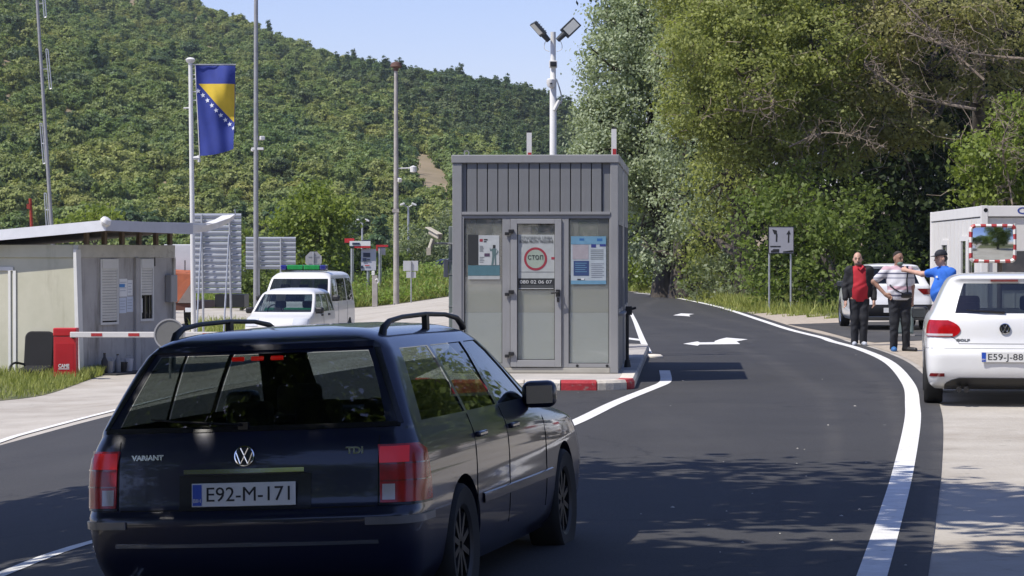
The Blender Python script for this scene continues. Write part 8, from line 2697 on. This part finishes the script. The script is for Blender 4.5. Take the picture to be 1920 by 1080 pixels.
# ------------------------------------------------------------------ grass
def scatter(n, fx):
    out = []
    while len(out) < n:
        p = fx()
        if p is not None: out.append(p)
    return out
def in_strip():
    i = rng.integers(len(hg_lo)); t = rng.random() ** 0.8
    j = min(i + 1, len(hg_lo) - 1); q = rng.random()
    a = hg_lo[i] * (1 - q) + hg_lo[j] * q; b = hg_hi[i] * (1 - q) + hg_hi[j] * q
    p = a * (1 - t) + b * t
    return (p[0], p[1], Gz(p[0], p[1]))
blades("hut_grass", scatter(12000, in_strip), 0.03, 0.22, 0.022, L_GRASS)
def verge_pt():
    i = rng.integers(6, len(ve) - 1); q = rng.random()
    a = ve[i] * (1 - q) + ve[i + 1] * q
    t = rng.random() ** 1.7 * 9
    x, y = a[0] + t * 0.55, a[1] + t
    return (x, y, Gz(x, y))
blades("verge_grass", scatter(20000, verge_pt), 0.06, 0.42, 0.035, L_GRASS)
def edge_pt():
    i = rng.integers(4, len(ve) - 8)
    t = rng.normal() * 0.5
    x, y = ve[i][0] - 0.25 + t * 0.4, ve[i][1] - 0.5 + t
    return (x, y, Gz(x, y))
blades("verge_grass", scatter(2500, edge_pt), 0.04, 0.16, 0.03, L_GRASS)
def bank_pt():
    x = rng.uniform(-30, -2.4); y = 122.6 + 14 * rng.random() ** 1.2
    if x > -3.6 and rng.random() < 0.6: return None
    return (x, y, bank_z(x, y))
blades("bank_grass", scatter(26000, bank_pt), 0.15, 0.75, 0.06, L_GRASS)
C = np.array(scatter(1900, bank_pt)); C[:, 2] += 0.18 + 0.25 * rng.random(len(C))
V, t = leaf_quads(C, np.tile([0, -0.3, 1.0], (len(C), 1)), 14, 0.26, 0.17, 0.11, up=0.6)
setp(link_mesh("bank_shrubbery", quads_mesh("bank_shrubbery", V, len(t), [L_BUSH], t)), kind="stuff")
def lot_pt():
    p = gnd(rng.uniform(360, 470), rng.uniform(612, 634))
    return (p.x, p.y, p.z)
blades("lot_grass", scatter(2600, lot_pt), 0.08, 0.45, 0.03, L_GRASS)

# ------------------------------------------------------------------ roadside trees left of the viewer that shade the near road
G5 = "roadside trees beside the viewer"
make_tree("shade_tree", "leafy roadside tree whose crown shades the near road left of the estate car", (-7.4, 13.0, Gz(-7.4, 13.0)), [(0, 0, 0), (0.1, 0.1, 2.2), (0.6, 0.4, 4.2), (1.6, 0.9, 6.0), (2.6, 1.5, 7.2)], 0.32,
          [((0.4, 5.4, 7.0), (2.2, 2.0, 1.4), 1), ((2.9, 3.8, 7.4), (2.2, 1.9, 1.2), 1.0), ((5.0, 3.5, 7.8), (1.9, 1.4, 1.0), 1.0), ((7.2, 2.5, 8.0), (1.3, 1.2, 0.8), 0.55), ((1.5, 0.4, 7.6), (2.4, 2.2, 1.5), 1.1), ((4.2, -0.8, 8.2), (2.3, 1.4, 1.1), 1.0), ((6.6, -0.9, 8.2), (1.5, 1.2, 0.9), 0.5), ((-1.6, 1.0, 6.4), (2.0, 2.0, 1.5), 1), ((0.4, 7.4, 6.4), (2.0, 1.8, 1.3), 0.9), ((2.4, 6.3, 7.2), (1.8, 1.3, 0.9), 0.7), ((5.2, 6.1, 7.6), (1.5, 0.7, 0.5), 0.35)],
          L_GREEN, dens=58, per=26, sigma=0.34, ll=0.26, lw=0.17, group=G5, sub=6)
make_tree("shade_tree", "leafy roadside tree behind the first one on the left of the road", (-7.8, 5.5, Gz(-7.8, 5.5)), [(0, 0, 0), (0.1, 0.3, 2.5), (0.8, 0.6, 4.8), (2.0, 1.2, 6.6), (3.4, 2.0, 7.6)], 0.34,
          [((1.6, 3.2, 7.4), (2.4, 2.2, 1.5), 1.1), ((4.4, 3.4, 7.8), (2.3, 2.2, 1.4), 1.1), ((0.4, 0.2, 6.8), (2.4, 2.2, 1.6), 1), ((3.2, 0.4, 8.0), (2.4, 2.2, 1.5), 1), ((6.9, 3.2, 8.0), (2.0, 1.8, 1.2), 0.8), ((6.0, 0.6, 8.4), (2.2, 2.0, 1.4), 1)],
          L_GREEN, dens=58, per=26, sigma=0.34, ll=0.26, lw=0.17, group=G5, sub=6)
rt = make_tree("roadside_tree", "tall leafy tree of the rows along the road outside the view", (-4.0, -22.0, Gz(-4, -22)), [(0, 0, 0), (0.1, 0, 4.5), (0.3, 0.2, 9.5)], 0.35,  # unseen trees added for what car paint and mirror reflect
               [((0, 0, 5.0), (3.6, 3.6, 3.2), 0.7), ((1.5, 1.0, 9.0), (3.2, 3.2, 2.8), 0.7), ((-1.8, -0.6, 8.0), (3.2, 3.2, 2.8), 0.7), ((0.2, 0.2, 3.0), (2.6, 2.6, 2.0), 0.5)],
               L_GREEN, dens=22, per=20, sigma=0.5, ll=0.36, lw=0.24, group="rows of roadside trees outside the view", sub=3)
for k, (x, y, sc_) in enumerate(((2.5, -24, 1.0), (9.0, -20, 1.1), (15, -26, 1.2), (-11.5, -20, 1.1), (-18, -26, 1.2), (-16, -6, 1.0), (11.5, -8, 0.9), (22, 8, 1.0), (-24, 8, 1.1), (16.5, 44, 0.9), (19.5, 58, 1.0), (25, 66, 1.1), (26, 44, 1.1), (12.5, 30, 0.8))):
    c = rt.copy()
    COL.objects.link(c)
    c.location = (x, y, Gz(x, y))
    c.rotation_euler = (0, 0, k * 1.7)
    c.scale = (sc_,) * 3
    for ch in rt.children:
        q = ch.copy()
        COL.objects.link(q)
        q.parent = c

# bits of litter on the asphalt
LV, LF = [], []
for _ in range(30):
    px_, py_ = rng.uniform(1080, 1700), 660 + 420 * rng.random() ** 1.3
    p = gnd(px_, py_, 0.009)
    s_ = 0.005 + 0.010 * rng.random() ** 2
    o_ = len(LV)
    a = rng.random() * 3
    for k in range(4):
        LV.append((p.x + s_ * math.cos(a + k * 1.57) * (1 + 0.6 * rng.random()), p.y + s_ * math.sin(a + k * 1.57) * 1.5, p.z + 0.002))
    LV.append((p.x, p.y, p.z + 0.004 + s_ * 0.5))
    LF += [(o_ + k, o_ + (k + 1) % 4, o_ + 4) for k in range(4)]
setp(link_mesh("road_litter", mesh_np("road_litter", LV, LF, [mat("litter", (0.45, 0.43, 0.38), 0.9, var=0.3, scale=30)])), kind="stuff")

HAZE = True
if HAZE:
    hb = MB().span((-450, -150, -2.5), (450, 1150, 145))
    hz = hb.build("haze", bpy.data.materials.new("haze_air"))
    hm = hz.data.materials[0]
    hm.use_nodes = True
    hn = hm.node_tree
    hn.nodes.clear()
    ho = hn.nodes.new("ShaderNodeOutputMaterial")
    pv = hn.nodes.new("ShaderNodeVolumePrincipled")
    pv.inputs['Color'].default_value = (0.80, 0.88, 1.0, 1)
    pv.inputs['Density'].default_value = 0.00013
    pv.inputs['Anisotropy'].default_value = 0.3
    hn.links.new(pv.outputs[0], ho.inputs['Volume'])
    setp(hz, kind="stuff")
